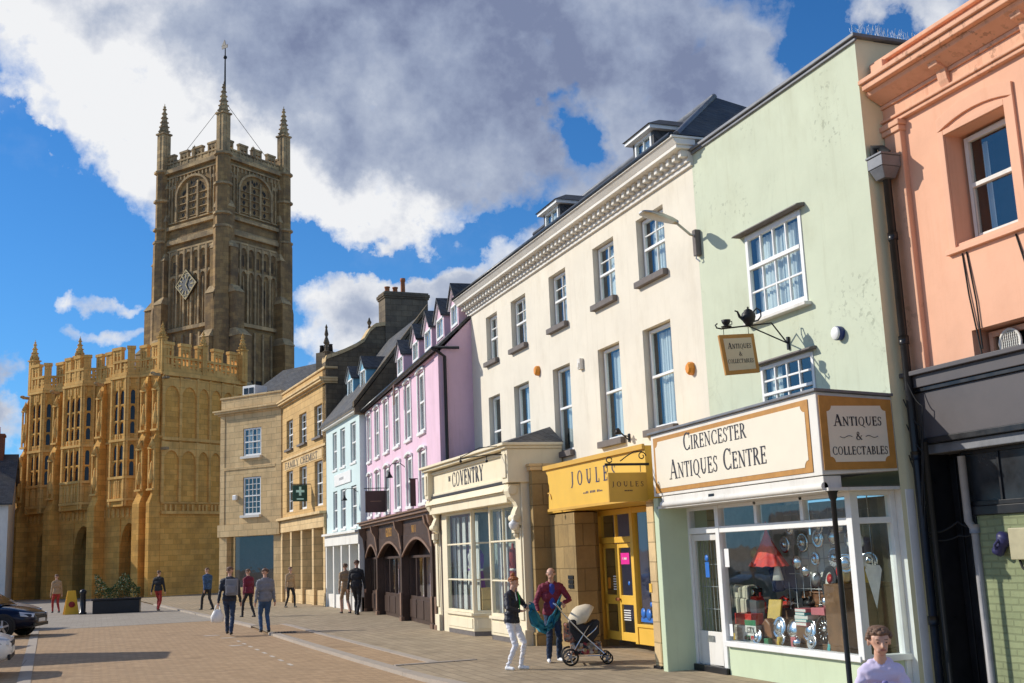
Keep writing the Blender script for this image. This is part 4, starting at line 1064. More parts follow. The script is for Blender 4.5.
# shopfront: grey fascia, dark recess, painted brick
b = MB(); b.box(-.02, X1, -.10, .74, 3.15, 3.70); b.build('fascia', M['grey_fascia'], pb, bevel=.006)
b = MB(); b.box(-.03, X1, -.16, .74, 3.755, 3.90); b.box(-.03, X1, -.22, .74, 3.90, 3.955)
b.build('fascia_cornice', M['grey_fascia'], pb, bevel=.008)
b = MB(); b.box(-.03, X1, -.135, .74, 3.702, 3.752); b.box(-.02, X1, -.13, .74, 3.08, 3.148); b.build('fascia_moulding', M['black'], pb, bevel=.006)
b = MB(); b.box(.1, X1, -.06, .70, 2.96, 3.075); b.build('beam', M['lead'], pb, bevel=.01)
b = MB(); b.box(.0, .64, .30, .74, 0, 2.95); b.box(.0, .10, -.04, .30, 0, 3.075); b.box(.5, X1, .08, .74, 2.22, 2.32)
for i in range(5): b.box(.12+i*.12, .22+i*.12, .27, .295, .1, 2.9)
b.build('boarding', M['black'], pb, bevel=.006)
b = MB(); b.box(.642, X1, .12, .74, 0, 2.215); b.build('brick_wall', M['greenbrick'], pb)
w = sash(pb, .50, 3.2, 2.325, 2.955, .10, 5, 1, .04, .03, mid=False, mats=M['black'], glass=M['leaded'])
b = MB(); b.box(.5, 3.2, .5, .7, 2.33, 2.95); b.build('back', M['dark'], w)
b = MB(); b.tube([(.61, .10, 0), (.61, .10, 2.05), (.59, .04, 2.16), (.59, .04, 2.9)], .045, 10); b.tube([(.61, .10, 2.02), (.61, .10, 2.12)], .06, 10)
b.build('waste_pipe', M['pvc'], pb)
# rainwater hopper and downpipe in the corner, with loops of cable
dp = thing('downpipe', 'black rainwater pipe with a boxy hopper head in the corner beside the peach wall', 'downpipe', (9.30, 10.9, 0), R(-90))
b = MB()
b.hexa([(-.05, -.30, 6.38), (.12, -.30, 6.38), (.12, -.14, 6.38), (-.05, -.14, 6.38)], [(-.09, -.36, 6.52), (.17, -.36, 6.52), (.17, -.09, 6.52), (-.09, -.09, 6.52)])
b.box(-.10, .18, -.37, -.085, 6.52, 6.66); b.box(-.115, .195, -.385, -.083, 6.66, 6.69)
b.build('hopper_head', M['lead'], dp, bevel=.008)
b = MB(); b.tube([(.03, -.20, 0), (.03, -.20, 6.4)], .05, 12)
for z in (1.0, 2.9, 4.3, 5.6): b.tube([(.03, -.20, z), (.03, -.20, z+.1)], .062, 12)
b.build('pipe', M['black'], dp)
b = MB(); b.tube([(.17, -.17, 0), (.17, -.17, 3.1)], .03, 10); b.tube([(-.07, -.27, 6.68), (-.03, -.30, 6.82), (.05, -.25, 6.78), (.1, -.2, 6.7)], .05, 8)
b.build('drain_pipe', M['rubber'], dp)
cw = MB(); rr = random.Random(5)
for i in range(4):
    z = 3.85-i*.3+rr.uniform(-.1, .1)
    cable(cw, [(.10+rr.uniform(-.06, .06), -.24, z), (.26+rr.uniform(-.1, .1), -.20, z-.35), (.12, -.23, z-.9-rr.random()*.8)], .008, .10*rr.random(), 8)
o_ = cw.build('cable', M['rubber'], None, loc=(9.30, 10.985, 0), rot=(0, 0, R(-90))); tag(o_, 'loose black cables hanging in the corner beside the downpipe and dark fascia', 'cable')
cw = MB()
cable(cw, [(1.03, -.01, 5.2), (1.07, -.02, 4.7), (1.16, -.02, 4.0)], .010, .0, 8); cable(cw, [(1.10, -.012, 5.2), (1.17, -.02, 4.6), (1.18, -.02, 4.05)], .010, 0, 8)
cable(cw, [(1.85, -.012, 5.2), (1.95, -.02, 4.8), (2.0, -.02, 4.2)], .010, 0, 8)
tag(cw.build('cable', M['rubber'], None, loc=(9.30, 10.985, 0), rot=(0, 0, R(-90))), 'thin dark cables running down the peach wall below its window', 'cable'); cw = MB()
cable(cw, [(.12, -.2, 2.05), (.35, .1, 2.16), (.64, .18, 2.12)], .012, .05, 8); cable(cw, [(.12, -.2, 2.0), (.35, .1, 2.0), (.64, .18, 2.10)], .010, .05, 8)
o_ = cw.build('cable', M['rubber'], None, loc=(9.30, 10.985, 0), rot=(0, 0, R(-90))); tag(o_, 'two slack pale cables strung across the dark doorway recess to the grey pipe', 'cable')
mt = thing('meter_box', 'beige meter box with cables on the green painted brick wall', 'meter box', (9.42, 9.62, 0), R(-90))
b = MB(); b.box(-.18, .16, -.10, -.001, 1.72, 2.06); b.build('case', m_plain('beige_plastic', (.42, .38, .24), .5), mt, bevel=.01)
b = MB(); b.lathe([(0, -.12), (.13, -.11), (.15, -.06), (.14, -.001)], (.33, 0, 1.92), 16, 0, 'y'); b.build('meter_dial', M['black'], mt)
b = MB(); cable(b, [(.1, -.06, 1.74), (-.02, -.08, 1.62), (-.12, -.04, 1.74)], .014, .03); b.build('lead_wire', M['rubber'], mt)
fl = MB(); fl.lathe([(.05, 0), (.07, .03), (.06, .12), (.10, .2), (.09, .24), (.03, .27)], (0, 0, 0), 12); fl.tube([(-.02, 0, .02), (-.10, -.02, .10), (-.06, 0, .2)], .018, 6)
tag(fl.build('floodlight', M['navy'], None, loc=(9.32, 10.0, 1.78), rot=(.5, .3, 0)), 'small blue floodlight fixed high on the green painted brick wall', 'light')

# ================================================================== CREAM SINGLE-STOREY SHOP (projecting)
sh = facade('shop_building', 'single-storey cream painted shopfront with tall glazing bars and carved brackets, projecting from the cream wall', 8.0, 27.75)
K = lambda Y: 27.75-Y
xe = K(21.32); zg = .17
b = MB()
for (a, c, z0) in ((.12, .44, zg), (xe-.40, xe, .08)):
    b.box(a, c, 0, .93, z0, 3.42); b.box(a-.03, c+.03, -.05, .93, z0-.1, z0+.42); b.box(a+.07, c-.07, -.03, 0., z0+.6, 2.5)
b.box(xe-.1, xe-.002, .05, .92, .1, 4.05)
b.build('pilaster', M['creampaint'], sh, bevel=.012)
b = MB()
b.box(.48, xe-.28, -.16, .9, 3.46, 4.06); b.box(.54, xe-.34, -.20, -.16, 3.98, 4.055); b.box(.54, xe-.34, -.19, -.16, 3.46, 3.52)
for (a, c) in ((.30, .60), (xe-.30, xe+.06)):
    b.box(a, c, -.30, .9, 3.40, 4.08); b.box(a+.06, c-.06, -.33, -.30, 3.5, 3.98)
b.box(.26, xe+.10, -.36, .9, 4.082, 4.14); b.box(.22, xe+.14, -.42, .9, 4.142, 4.20)
fa = b.build('fascia', M['creampaint'], sh, bevel=.01)
b = MB(); b.box(.60, xe-.42, -.215, -.10, 3.40, 3.455); b.build('painted_gap_shade', M['dark'], fa)  # solid dark strip painted in for the shade under the fascia
b = MB(); b.hexa([(.32, -.30, 3.24), (xe-.32, -.30, 3.24), (xe-.32, .5, 3.24), (.32, .5, 3.24)], [(.32, -.20, 3.395), (xe-.32, -.20, 3.395), (xe-.32, .5, 3.395), (.32, .5, 3.395)])
b.box(.34, xe-.34, -.20, .5, 3.02, 3.20); b.box(.34, xe-.34, -.22, .5, 3.202, 3.238)
b.build('blind_hood', M['creampaint'], sh, bevel=.01)
b = MB()
for x in (.20, xe-.37):
    prof = [(-.02, 2.55), (-.10, 2.60), (-.16, 2.70), (-.12, 2.82), (-.07, 2.92), (-.11, 3.02), (-.21, 3.12), (-.27, 3.24), (-.25, 3.38), (-.0, 3.38), (.0, 2.55)]
    b.prism(prof, x+.04, x+.30, 0, 'x')
    for (y, z, r) in ((-.17, 3.26, .10), (-.11, 2.70, .07)): b.lathe([(0, x+.0), (r, x+.0), (r, x+.34), (0, x+.34)], (0, y, z), 14, 0, 'x')
    b.box(x+.08, x+.26, -.14, -.02, 2.40, 2.55); b.ball((x+.17, -.07, 2.36), .06)
b.build('corbel', M['creampaint'], sh, bevel=.008)
b = MB(); b.hexa([(-.1, -.3, 4.202), (xe+.12, -.3, 4.202), (xe+.12, .925, 4.202), (-.1, .925, 4.202)], [(-.1, -.3, 4.21), (xe+.12, -.3, 4.21), (xe-.6, .925, 4.60), (-.1, .925, 4.60)])
b.build('lead_roof', M['slate'], sh)
b = MB()
lettering(b, 'COVENTRY', 2.22, 3.585, .34, -.164, 2.3/text_width('COVENTRY', .34, 1., .10), .10, bold=1.5)
lettering(b, 'THE', 1.92, 3.74, .12, -.164, .6, .06, bold=1.3)
b.build('lettering', M['lettering'], fa)
# glazing: two bays and a recessed entrance
bays = [((K(26.72), .04), (K(24.72), .04)), ((K(24.72), .04), (K(24.25), .88)), ((K(23.45), .04), (K(21.75), .04)), ((K(23.45), .04), (K(23.9), .88))]
fr = MB(); gl = MB(); ri = MB(); pl_ = MB(); si = MB()
for bi, ((ax, ay), (cx, cy)) in enumerate(bays):
    d = Vector((cx-ax, cy-ay, 0)); Ln = d.length; Mx = Matrix.Translation((ax, ay, 0)) @ Matrix.Rotation(math.atan2(d.y, d.x), 4, 'Z')
    for q in (fr, gl, ri, pl_, si): q.M = Mx
    sg = 1 if bi < 2 or bi == 2 else -1
    fr.box(0, .06, -.03, .05, .70, 3.02); fr.box(Ln-.06, Ln, -.03, .05, .70, 3.02); fr.box(.06, Ln-.06, -.03, .05, 2.95, 3.02); fr.box(.06, Ln-.06, -.03, .05, .70, .76)
    cols = 2 if bi == 2 else 1
    for i in range(1, cols): fr.box(Ln*i/cols-.018, Ln*i/cols+.018, -.02, .04, .76, 2.95)
    for z in (1.44, 2.26): fr.box(.06, Ln-.06, -.022, .042, z-.018, z+.018)
    gl.box(.06, Ln-.06, .008, .013, .76, 2.95)
    ri.box(-.01, Ln+.01, -.03, .06, .30, .64); ri.box(.06, Ln-.06, -.05, -.03, .36, .58)
    si.box(-.03, Ln+.03, -.09, .08, .64, .70)
    pl_.box(.0, Ln, -.015, .05, .0, .30)
fr.M = None
fr.box(K(24.25), K(23.9), .86, .94, .2, 3.02)
fr.build('shop_frame', M['creampaint'], sh, bevel=.005); gl.build('pane', M['shopglass'], sh); ri.build('stall_riser', M['creampaint'], sh, bevel=.006); si.build('sill', M['creampaint'], sh, bevel=.008)
pl_.build('plinth', M['sillstone'], sh)
b = MB(); b.box(K(26.72)-.75, K(26.72)+.02, .02, .12, zg, 3.02); b.box(K(21.78), xe-.3, .02, .12, .1, 3.02); b.build('side_panel', M['creampaint'], sh)
b = MB(); x0_, x1_ = .45, xe-.45
b.quad((x0_, .90, .3), (K(24.4), .90, .3), (K(24.4), .90, 3.), (x0_, .90, 3.)); b.quad((K(23.85), .9, .3), (x1_, .9, .3), (x1_, .9, 3.), (K(23.85), .9, 3.))
b.quad((x0_, .08, .69), (K(24.5), .08, .69), (K(24.4), .9, .69), (x0_, .9, .69)); b.quad((K(23.6), .08, .69), (x1_, .08, .69), (x1_, .9, .69), (K(23.7), .9, .69))
M['palewall'] = m_plain('pale_display_wall', (.42, .44, .42), .9, 0, .12)
b.quad((x0_, .08, .69), (x0_, .9, .69), (x0_, .9, 3.), (x0_, .08, 3.)); b.quad((x0_, .05, 3.01), (x0_, .9, 3.01), (x1_, .9, 3.01), (x1_, .05, 3.01))
b.build('display_back', M['palewall'], sh)
b = MB(); vs = []
for (a, c) in ((K(26.78), K(26.5)), (K(26.35), K(26.2)), (K(25.95), K(25.7)), (K(25.45), K(25.3)), (K(24.98), K(24.75)), (K(23.45), K(23.2)), (K(22.95), K(22.8)), (K(22.1), K(21.8))):
    k = 14; vs = []
    for i in range(k+1):
        x = a+(c-a)*i/k; vs += [(x, .20+.03*math.sin(i*2.2), .75), (x, .20+.025*math.sin(i*2.2), 2.9)]
    b.add(vs, [(2*i, 2*i+2, 2*i+3, 2*i+1) for i in range(k)], 0, True)
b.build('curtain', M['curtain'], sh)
b = MB(); b.tube([(xe-.2, -.2, 3.98), (xe-.2, -.6, 3.98), (xe-.2, -1.25, 3.90)], .012, 6); b.tube([(xe-.2, -.36, 4.16), (xe-.2, -.8, 4.12), (xe-.2, -1.2, 3.93)], .009, 6)
for y in (-.65, -1.2): b.tube([(xe-.2, y, 3.95), (xe-.2, y, 3.86)], .008, 5); b.ball((xe-.2, y, 3.85), .03)
b.build('sign_bracket', M['iron'], sh)
cc = thing('security_camera', 'pale dome security camera under the carved bracket of the cream shopfront', 'camera', (7.86, 21.45, 2.45))
b = MB(); b.lathe([(.0, .0), (.07, .02), (.10, .08), (.105, .13), (.10, .15), (.04, .2), (.04, .3)], (0, 0, 0), 16); b.build('dome', M['white'], cc)
b = MB(); b.tube([(0, 0, .28), (.08, .05, .3)], .03, 8); b.build('arm', M['white'], cc)
# stone pier between the two shops
pr = MB(); pr.box(8.15, 8.9, 21.105, 21.28, .05, 3.62); pr.box(8.11, 8.9, 21.07, 21.3, 3.62, 3.70, 1); pr.box(8.09, 8.9, 21.06, 21.3, 3.702, 3.76, 1); pr.box(8.12, 8.9, 21.102, 21.3, 0., .45)
tag(pr.build('stone_pier', [M['pier'], M['ashlar_pale']], None, bevel=.01), 'tall brown stone pier with moulded cap between cream and mustard shopfronts', 'pier')

# alarm boxes and flood lights on the cream wall
for (Y, Z, mm, lab) in ((22.41, 5.88, 'orange', 'rounded orange alarm box between two upper windows on the cream wall'), (15.72, 4.81, 'orange', 'octagonal orange alarm box low on the cream wall beside the pale green wall')):
    b = MB(); b.lathe([(0, -.10), (.06, -.10), (.085, -.07), (.09, 0)], (0, 0, 0), 8 if Y < 20 else 14, 0, 'y', smooth=False, sy=1.25); 
    tag(b.build('alarm_box', M[mm], None, loc=(8.927, Y, Z), rot=(0, 0, R(-90))), lab, 'alarm box', 'alarm boxes on the cream wall')
b = MB(); b.box(-.07, .07, -.08, 0, -.11, .11); b.box(-.045, .045, -.1, -.08, -.08, .02)
tag(b.build('alarm_box', M['white_aged'], None, bevel=.015, loc=(8.927, 20.08, 5.63), rot=(0, 0, R(-90))), 'white rectangular alarm box between lower windows on the cream wall', 'alarm box', 'alarm boxes on the cream wall')
fw = thing('floodlight', 'black iron wall bracket lamp just above the mustard fascia', 'light', (8.927, 18.15, 3.98), R(-90))
b = MB(); b.tube([(0, 0, 0), (0, -.12, .02), (.0, -.2, .1)], .012, 6); b.tube([(0, 0, -.08), (0, -.2, .1), (.06, -.3, .12)], .012, 6); b.build('bracket', M['iron'], fw)
b = MB(); b.lathe([(.02, .05), (.05, 0), (.06, -.06)], (0, -.22, .1), 10); b.box(-.03, .03, -.02, 0, -.1, .05); b.build('lamp_shade', M['iron'], fw)

# ================================================================== PINK BUILDING
SL = 12.4; ang = 4.
px0 = 8.07+SL*math.sin(R(ang)); py0 = 27.1+SL*math.cos(R(ang))
pk = facade('terrace_building', 'pink rendered house with five small gabled dormers above a dark brown arched shopfront', px0, py0, ang)
s2 = lambda s: SL-s
ws = [(2.80, 1.90), (4.74, 3.86), (6.66, 5.70), (8.47, 7.60), (10.3, 9.43), (11.95, 11.18)]
holes = [(s2(a), s2(c), 5.33, 7.0) for a, c in ws]+[(s2(a), s2(c), 3.42, 4.86) for a, c in ws]
b = MB(); b.wall(0, SL, 3.1, 7.14, holes, 0, .10, 0, 0, .6, 1)
b.box(.0, SL-.003, .62, 6, .2, 7.1); b.quad((0, 0, 3.1), (0, .62, 3.1), (SL, .62, 3.1), (SL, 0, 3.1))
b.build('wall', [M['pink'], M['dark']], pk)
b = MB(); b.prism([(0, .1), (6, .1), (6, 7.2), (2.2, 9.36), (0., 7.14)], SL-.002, SL+.004, 0, 'x'); b.build('end_wall', M['pink'], pk)
for k, (a, c) in enumerate(ws):
    sash(pk, s2(a)+.02, s2(c)-.02, 5.35, 6.97, .03, 2, (1, 1), .07, .022, sill=(5.35, .09, .10, M['white']), curtain=[(0., 1.)] if k % 2 else [(0., .35)], cy=.16)
    sash(pk, s2(a)+.02, s2(c)-.02, 3.44, 4.84, .03, 2, (1, 1), .07, .022, sill=(3.44, .09, .10, M['white']), curtain=[(.0, .5)], cy=.16)
b = MB()
for (a, c) in ws:
    for z in (7.0, 4.86):
        top, bot = arch_band(s2(a)-.10, s2(c)+.10, z-.02, .08, .07)
        for i in range(n): b.prism([bot[i], bot[i+1], top[i+1], top[i]], -.07, -.002)
    for (z0, z1) in ((5.33, 6.98), (3.42, 4.84)):
        b.box(s2(a)-.09, s2(a)-.0, -.03, -.002, z0, z1); b.box(s2(c)+.0, s2(c)+.09, -.03, -.002, z0, z1)
b.build('window_surround', M['white'], pk, bevel=.006)
b = MB(); b.box(0, SL, -.05, .0, 7.10, 7.16); b.box(SL-.45, SL+.012, -.035, -.002, 3.3, 7.09); b.build('band', M['pink'], pk, bevel=.006)
b = MB(); roof_slope(b, .0, SL+.03, -.12, 7.22, 2.3, 9.52, .09); roof_slope(b, .0, SL+.03, 2.3, 9.52, 6, 7.2, .09); rf = b.build('roof', M['slate'], pk)
b = MB(); b.tube([(0, -.17, 7.20), (SL+.12, -.17, 7.20)], .065, 8); b.tube([(SL+.10, .12, 0.2), (SL+.10, .12, 7.0), (SL+.10, -.1, 7.16)], .045, 10); b.tube([(SL-.35, -.17, 7.23), (SL+.12, -.17, 7.23), (SL+.12, .5, 7.23)], .04, 6)
b.build('gutter', M['black'], pk)
for (a, c) in ((1.22, .36), (3.05, 2.08), (4.72, 3.72), (6.62, 5.62), (9.3, 8.2)):
    dormer(pk, s2(a)+.06, s2(c)-.06, .62, 7.98, 8.58, 9.10, 1.6, M['pink'], M['slate'], M['white'], .05, False, 2, 1)
# brown shopfront with three arched bays
b = MB(); Fy = -.06
b.box(0, SL, Fy, .3, 2.62, 3.05)
bx = [s2(12.2), s2(9.95), s2(5.57), s2(1.50)]
xs_ = [0., s2(9.72), s2(5.36), SL-1.05]
arches = []
for (a, c, zs, rise) in ((xs_[0]+.12, xs_[1]-.12, 2.05, .42), (xs_[1]+.12, xs_[2]-.12, 2.05, .45), (xs_[2]+.12, xs_[3]-.02, 2.05, .48)):
    m_ = 14
    for i in range(m_):
        xa = a+(c-a)*i/m_; xb = a+(c-a)*(i+1)/m_
        za = zs+rise*math.sin(PI*i/m_)**.9 if 0 < i < m_ else zs; zb = zs+rise*math.sin(PI*(i+1)/m_)**.9 if i+1 < m_ else zs
        b.prism([(xa, za), (xb, zb), (xb, 2.62), (xa, 2.62)], Fy, .1)
        arches.append(((xa, za), (xb, zb)))
for x in xs_: b.box(x-.13, x+.13, Fy-.06, .5, .2, 2.62)
b.box(SL-1.0, SL+.0, Fy, .3, .2, 2.62)
shp = b.build('shopfront', M['brown'], pk, bevel=.008)
b = MB()
b.box(-.05, SL-.3, -.20, .2, 3.05, 3.13); b.box(-.05, SL-.3, -.30, .2, 3.132, 3.21); b.box(-.05, SL-.3, -.36, .2, 3.212, 3.26)
for ((xa, za), (xb, zb)) in arches: b.hexa([(xa, Fy-.05, za-.05), (xb, Fy-.05, zb-.05), (xb, Fy-.001, zb-.05), (xa, Fy-.001, za-.05)], [(xa, Fy-.05, za+.02), (xb, Fy-.05, zb+.02), (xb, Fy-.001, zb+.02), (xa, Fy-.001, za+.02)])
for x in xs_+[SL-.55]:
    b.prism([(Fy-.06, 2.25), (Fy-.0, 2.25), (Fy, 3.05), (Fy-.26, 3.05), (Fy-.22, 2.85), (Fy-.12, 2.7)], x-.09, x+.09, 0, 'x')
    b.box(x-.10, x+.10, Fy-.09, Fy-.061, .35, 1.0); b.box(x-.15, x+.15, Fy-.1, Fy, .18, .32)
b.build('moulding', M['brown_hi'], shp, bevel=.008)
b = MB()
for (a, c) in ((xs_[0]+.14, xs_[1]-.14), (xs_[1]+.14, xs_[2]-.14), (xs_[2]+.14, xs_[3]-.05)):
    b.box(a, c, .12, .18, .2, .92)
    for k in range(4): b.box(a+.05+(c-a)*k/4, a+(c-a)*(k+1)/4-.05, .09, .12, .32, .82)
    b.box(a, c, .12, .18, 1.98, 2.05)
    for k in range(5): x = a+(c-a)*k/4; b.box(x-.035, x+.035, .11, .19, .92, 1.98)
    b.box(a, c, .4, .46, 2.05, 2.62)
b.build('shop_frame', M['brown'], shp, bevel=.005)
b = MB(); c_ = MB()
for (a, c) in ((xs_[0]+.14, xs_[1]-.14), (xs_[1]+.14, xs_[2]-.14), (xs_[2]+.14, xs_[3]-.05)):
    b.box(a, c, .15, .156, .92, 1.98); c_.box(a, c, .62, .66, .9, 2.05)
b.build('pane', M['shopglass'], shp); c_.build('display_back', M['palewall'], shp)
b = MB(); lettering(b, 'GLOSS', xs_[1]+1.55, 2.66, .26, Fy-.004, .95, .12, bold=1.3); lettering(b, 'NO 1', xs_[2]+1.5, 2.68, .2, Fy-.004, .9, .1, bold=1.3)
b.build('lettering', M['gold'], shp)
# hanging board, lantern and banner board on the pink front
hb = thing('hanging_sign', 'plain dark brown square board hung from an iron bar on the pink front', 'hanging sign', (px0, py0, 0), R(-90-ang))
b = MB(); x = s2(8.1); b.tube([(x, 0, 4.2), (x, -.75, 4.2)], .014, 6); b.tube([(x, -.03, 4.55), (x, -.03, 3.3)], .012, 6); b.tube([(x, -.1, 4.2), (x, -.1, 4.12)], .006, 5); b.tube([(x, -.6, 4.2), (x, -.6, 4.12)], .006, 5); b.build('bracket', M['iron'], hb)
b = MB(); b.box(x-.02, x+.02, -.71, -.05, 3.44, 4.12); bd = b.build('board', M['signbrown'], hb, bevel=.005)
b = MB(); b.box(x+.0205, x+.022, -.55, -.2, 3.78, 3.80); b.build('lettering', M['brown_hi'], bd)
wb = MB(); x = s2(3.15); wb.box(-.012, .012, -.22, -.06, 3.38, 4.12); wb.box(-.016, .016, -.24, -.0, 4.12, 4.145)
tag(wb.build('banner_board', M['signbrown'], None, loc=(px0+math.cos(R(-90-ang))*x, py0+math.sin(R(-90-ang))*x, 0), rot=(0, 0, R(-90-ang)), bevel=.004), 'narrow dark upright board standing out from the pink wall beside a lower window', 'sign')
def lantern(X, Y, Z, rz, label):
    t = thing('wall_lamp', label, 'wall lamp', (X, Y, Z), rz, 'swan neck lamps on the house fronts')
    b = MB(); b.tube([(0, 0, .18), (0, -.15, .30), (0, -.38, .30), (0, -.48, .18), (0, -.48, .05)], .012, 6); b.build('swan_neck', M['iron'], t)
    b = MB(); b.lathe([(.03, .06), (.045, .0), (.10, -.09), (.11, -.12), (.09, -.12), (.03, -.0)], (0, -.48, 0), 12); b.build('lamp_shade', M['iron'], t)
    return t
q = lambda s, y=0: (px0+math.cos(R(-90-ang))*s2(s)-math.sin(R(-90-ang))*y, py0+math.sin(R(-90-ang))*s2(s)+math.cos(R(-90-ang))*y)
X_, Y_ = q(4.95); lantern(X_, Y_, 4.42, R(-90-ang), 'black swan neck lamp on the pink wall')
bs = MB(); bs.box(-.10, .10, -.3, -.28, 0, .6); bs.box(-.012, .012, -.29, -.0, .58, .6)
X_, Y_ = q(5.0); tag(bs.build('box_sign', m_plain('red_brown_box', (.16, .07, .05), .6), None, loc=(X_, Y_, 6.45), rot=(0, 0, R(-90-ang))), 'small reddish box fixed between two upper windows on the pink wall', 'sign')

# ================================================================== PALE BLUE BUILDING
bb = facade('terrace_building', 'pale blue rendered house with two blue cheeked dormers between the pink and stone houses', 8.7, 45.75)
BL = 6.3; s3 = lambda s: BL-s
ws = [(1.56, .62), (3.45, 2.53), (4.95, 4.12)]
b = MB(); b.wall(0, BL, 2.95, 7.22, [(s3(a), s3(c), 5.47, 6.97) for a, c in ws]+[(s3(a), s3(c), 3.15, 4.65) for a, c in ws], 0, .12, 0, 0, .6, 1)
b.box(0, BL-.002, .62, 5, .2, 7.2); b.quad((BL, 0, 2.95), (BL, .62, 2.95), (BL, .62, 7.22), (BL, 0, 7.22)); b.quad((0, 0, 2.95), (0, .62, 2.95), (BL, .62, 2.95), (BL, 0, 2.95))
b.build('wall', [M['blue'], M['dark']], bb)
for a, c in ws:
    sash(bb, s3(a)+.02, s3(c)-.02, 5.49, 6.95, .06, 2, (1, 1), .06, .022, sill=(5.49, .08, .10, M['white']), curtain=[(.1, .9)], cy=.16)
    sash(bb, s3(a)+.02, s3(c)-.02, 3.17, 4.63, .06, 2, (1, 1), .06, .022, sill=(3.17, .08, .10, M['white']))
b = MB(); b.box(-.05, BL+.03, -.18, .0, 7.22, 7.31); b.box(-.05, BL+.03, -.24, .0, 7.312, 7.36); b.build('eaves_board', M['white_aged'], bb, bevel=.008)
b = MB(); roof_slope(b, -.05, BL, -.26, 7.40, 2.6, 11.05, .09); roof_slope(b, -.05, BL, 2.6, 11.05, 5.4, 7.4, .09); b.build('roof', M['slate'], bb)
b = MB(); b.prism([(-.2, 7.1), (5.4, 7.1), (2.6, 11.0), (-.2, 7.36)], BL+.01, BL+.2, 0, 'x')
b.hexa([(BL-.04, -.24, 7.36), (BL+.24, -.24, 7.36), (BL+.24, 2.6, 11.05), (BL-.04, 2.6, 11.05)], [(BL-.04, -.24, 7.56), (BL+.24, -.24, 7.56), (BL+.24, 2.6, 11.25), (BL-.04, 2.6, 11.25)], 1)
b.build('party_wall', [M['oldstone'], M['oldstone']], bb, bevel=.01)
for (a, c) in ((4.8, 3.8), (2.45, 1.52)):
    dormer(bb, s3(a)+.02, s3(c)-.02, .60, 8.30, 9.08, 9.56, 1.3, M['blue_dark'], M['slate'], M['white'], .07, False, 2, 1)
b = MB(); b.box(s3(4.5), s3(1.45), -.04, -.002, 4.82, 5.26); fb_ = b.build('sign_board', M['white'], bb, bevel=.006)
b = MB(); lettering(b, 'HAIR', s3(3.6), 4.96, .16, -.044, .9, .1); 
b = MB()
for i in range(5): b.box(s3(3.5)+i*.17, s3(3.5)+i*.17+.1, -.044, -.041, 5.0, 5.1)
b.build('lettering', M['pvc'], fb_)
b = MB()
b.box(0, BL, -.10, .4, 2.55, 2.94); b.box(-.02, BL+.02, -.22, .4, 2.942, 3.03)
for x in (0, 1.5, 3.0, 4.5, BL-.2): b.box(x, x+.2, -.06, .4, .2, 2.55)
b.box(0, BL, .0, .4, .2, .7); sf = b.build('shopfront', M['white_aged'], bb, bevel=.008)
b = MB(); b.box(.2, BL-.2, .2, .206, .7, 2.55); b.build('pane', M['shopglass'], sf); b = MB(); b.box(.1, BL-.1, .5, .55, .2, 2.6); b.build('display_back', M['room'], sf)
lantern(8.7, 39.9, 4.2, R(-90), 'black swan neck lamp on the pale blue wall')

# ================================================================== GOLDEN STONE CORNER BUILDING
ya_ = -4.; YL = 8.05
ox, oy = 8.7+YL*math.sin(R(ya_)), 45.8+YL*math.cos(R(ya_))
yb2 = facade('stone_building', 'golden stone corner building with a sooty gable and a big chimney stack behind', ox, oy, ya_)
s4 = lambda s: YL-s
ws = [(7.18, 5.88), (4.66, 3.30), (1.92, .56)]
b = MB(); b.wall(0, YL, 3.9, 9.24, [(s4(a), s4(c), 7.12, 8.50) for a, c in ws]+[(s4(a), s4(c), 4.25, 6.14) for a, c in ws], 0, .2, 0, 0, .7, 1)
b.box(.0, YL-.005, .72, 4.5, .2, 9.2); b.quad((0, 0, 3.9), (0, .7, 3.9), (YL, .7, 3.9), (YL, 0, 3.9))
b.box(.0, YL-.003, .0, .45, 9.52, 9.86)
b.build('wall', [M['ashlar'], M['dark']], yb2)
b = MB(); b.box(-.02, YL+.05, -.10, .5, 9.24, 9.32); b.box(-.02, YL+.1, -.24, .5, 9.322, 9.42); b.box(-.02, YL+.12, -.30, .5, 9.422, 9.50); b.box(-.02, YL+.05, -.06, .52, 9.862, 9.96)
b.box(0, YL, -.05, .0, 6.66, 6.76); b.build('cornice', M['ashlar_pale'], yb2, bevel=.012)
for a, c in ws:
    sash(yb2, s4(a)+.03, s4(c)-.03, 7.14, 8.48, .12, 2, (2, 2), .07, .024, sill=(7.14, .1, .24, M['sillstone']), curtain=[(.0, .4)], cy=.2)
    sash(yb2, s4(a)+.03, s4(c)-.03, 4.27, 6.12, .12, 2, (2, 2), .07, .024, curtain=[(.0, 1.)], cy=.2)
b = MB(); b.box(s4(7.5), s4(.6), -.02, -.002, 6.20, 6.60); sg = b.build('sign_band', M['ashlar_pale'], yb2)
b = MB(); w_ = text_width('FAMILY CHEMIST', .30, 1., .12); lettering(b, 'FAMILY CHEMIST', s4(7.35), 6.25, .30, -.024, 6.4/w_, .12, bold=1.4); b.build('lettering', M['lettering'], sg)
b = MB()
b.box(0, YL, -.12, .5, 3.35, 3.88); b.box(-.02, YL+.02, -.3, .5, 3.882, 4.0)
for x in (0, 1.9, 3.9, 5.9, YL-.3): b.box(x, x+.3, -.08, .5, .2, 3.35)
b.box(0, YL, .05, .5, .2, .8); sf = b.build('shopfront', M['ashlar_pale'], yb2, bevel=.01)
b = MB(); b.box(.2, YL-.2, .3, .306, .8, 3.35); b.build('pane', M['shopglass'], sf); b = MB(); b.box(.1, YL-.1, .6, .65, .2, 3.4); b.build('display_back', M['room'], sf)
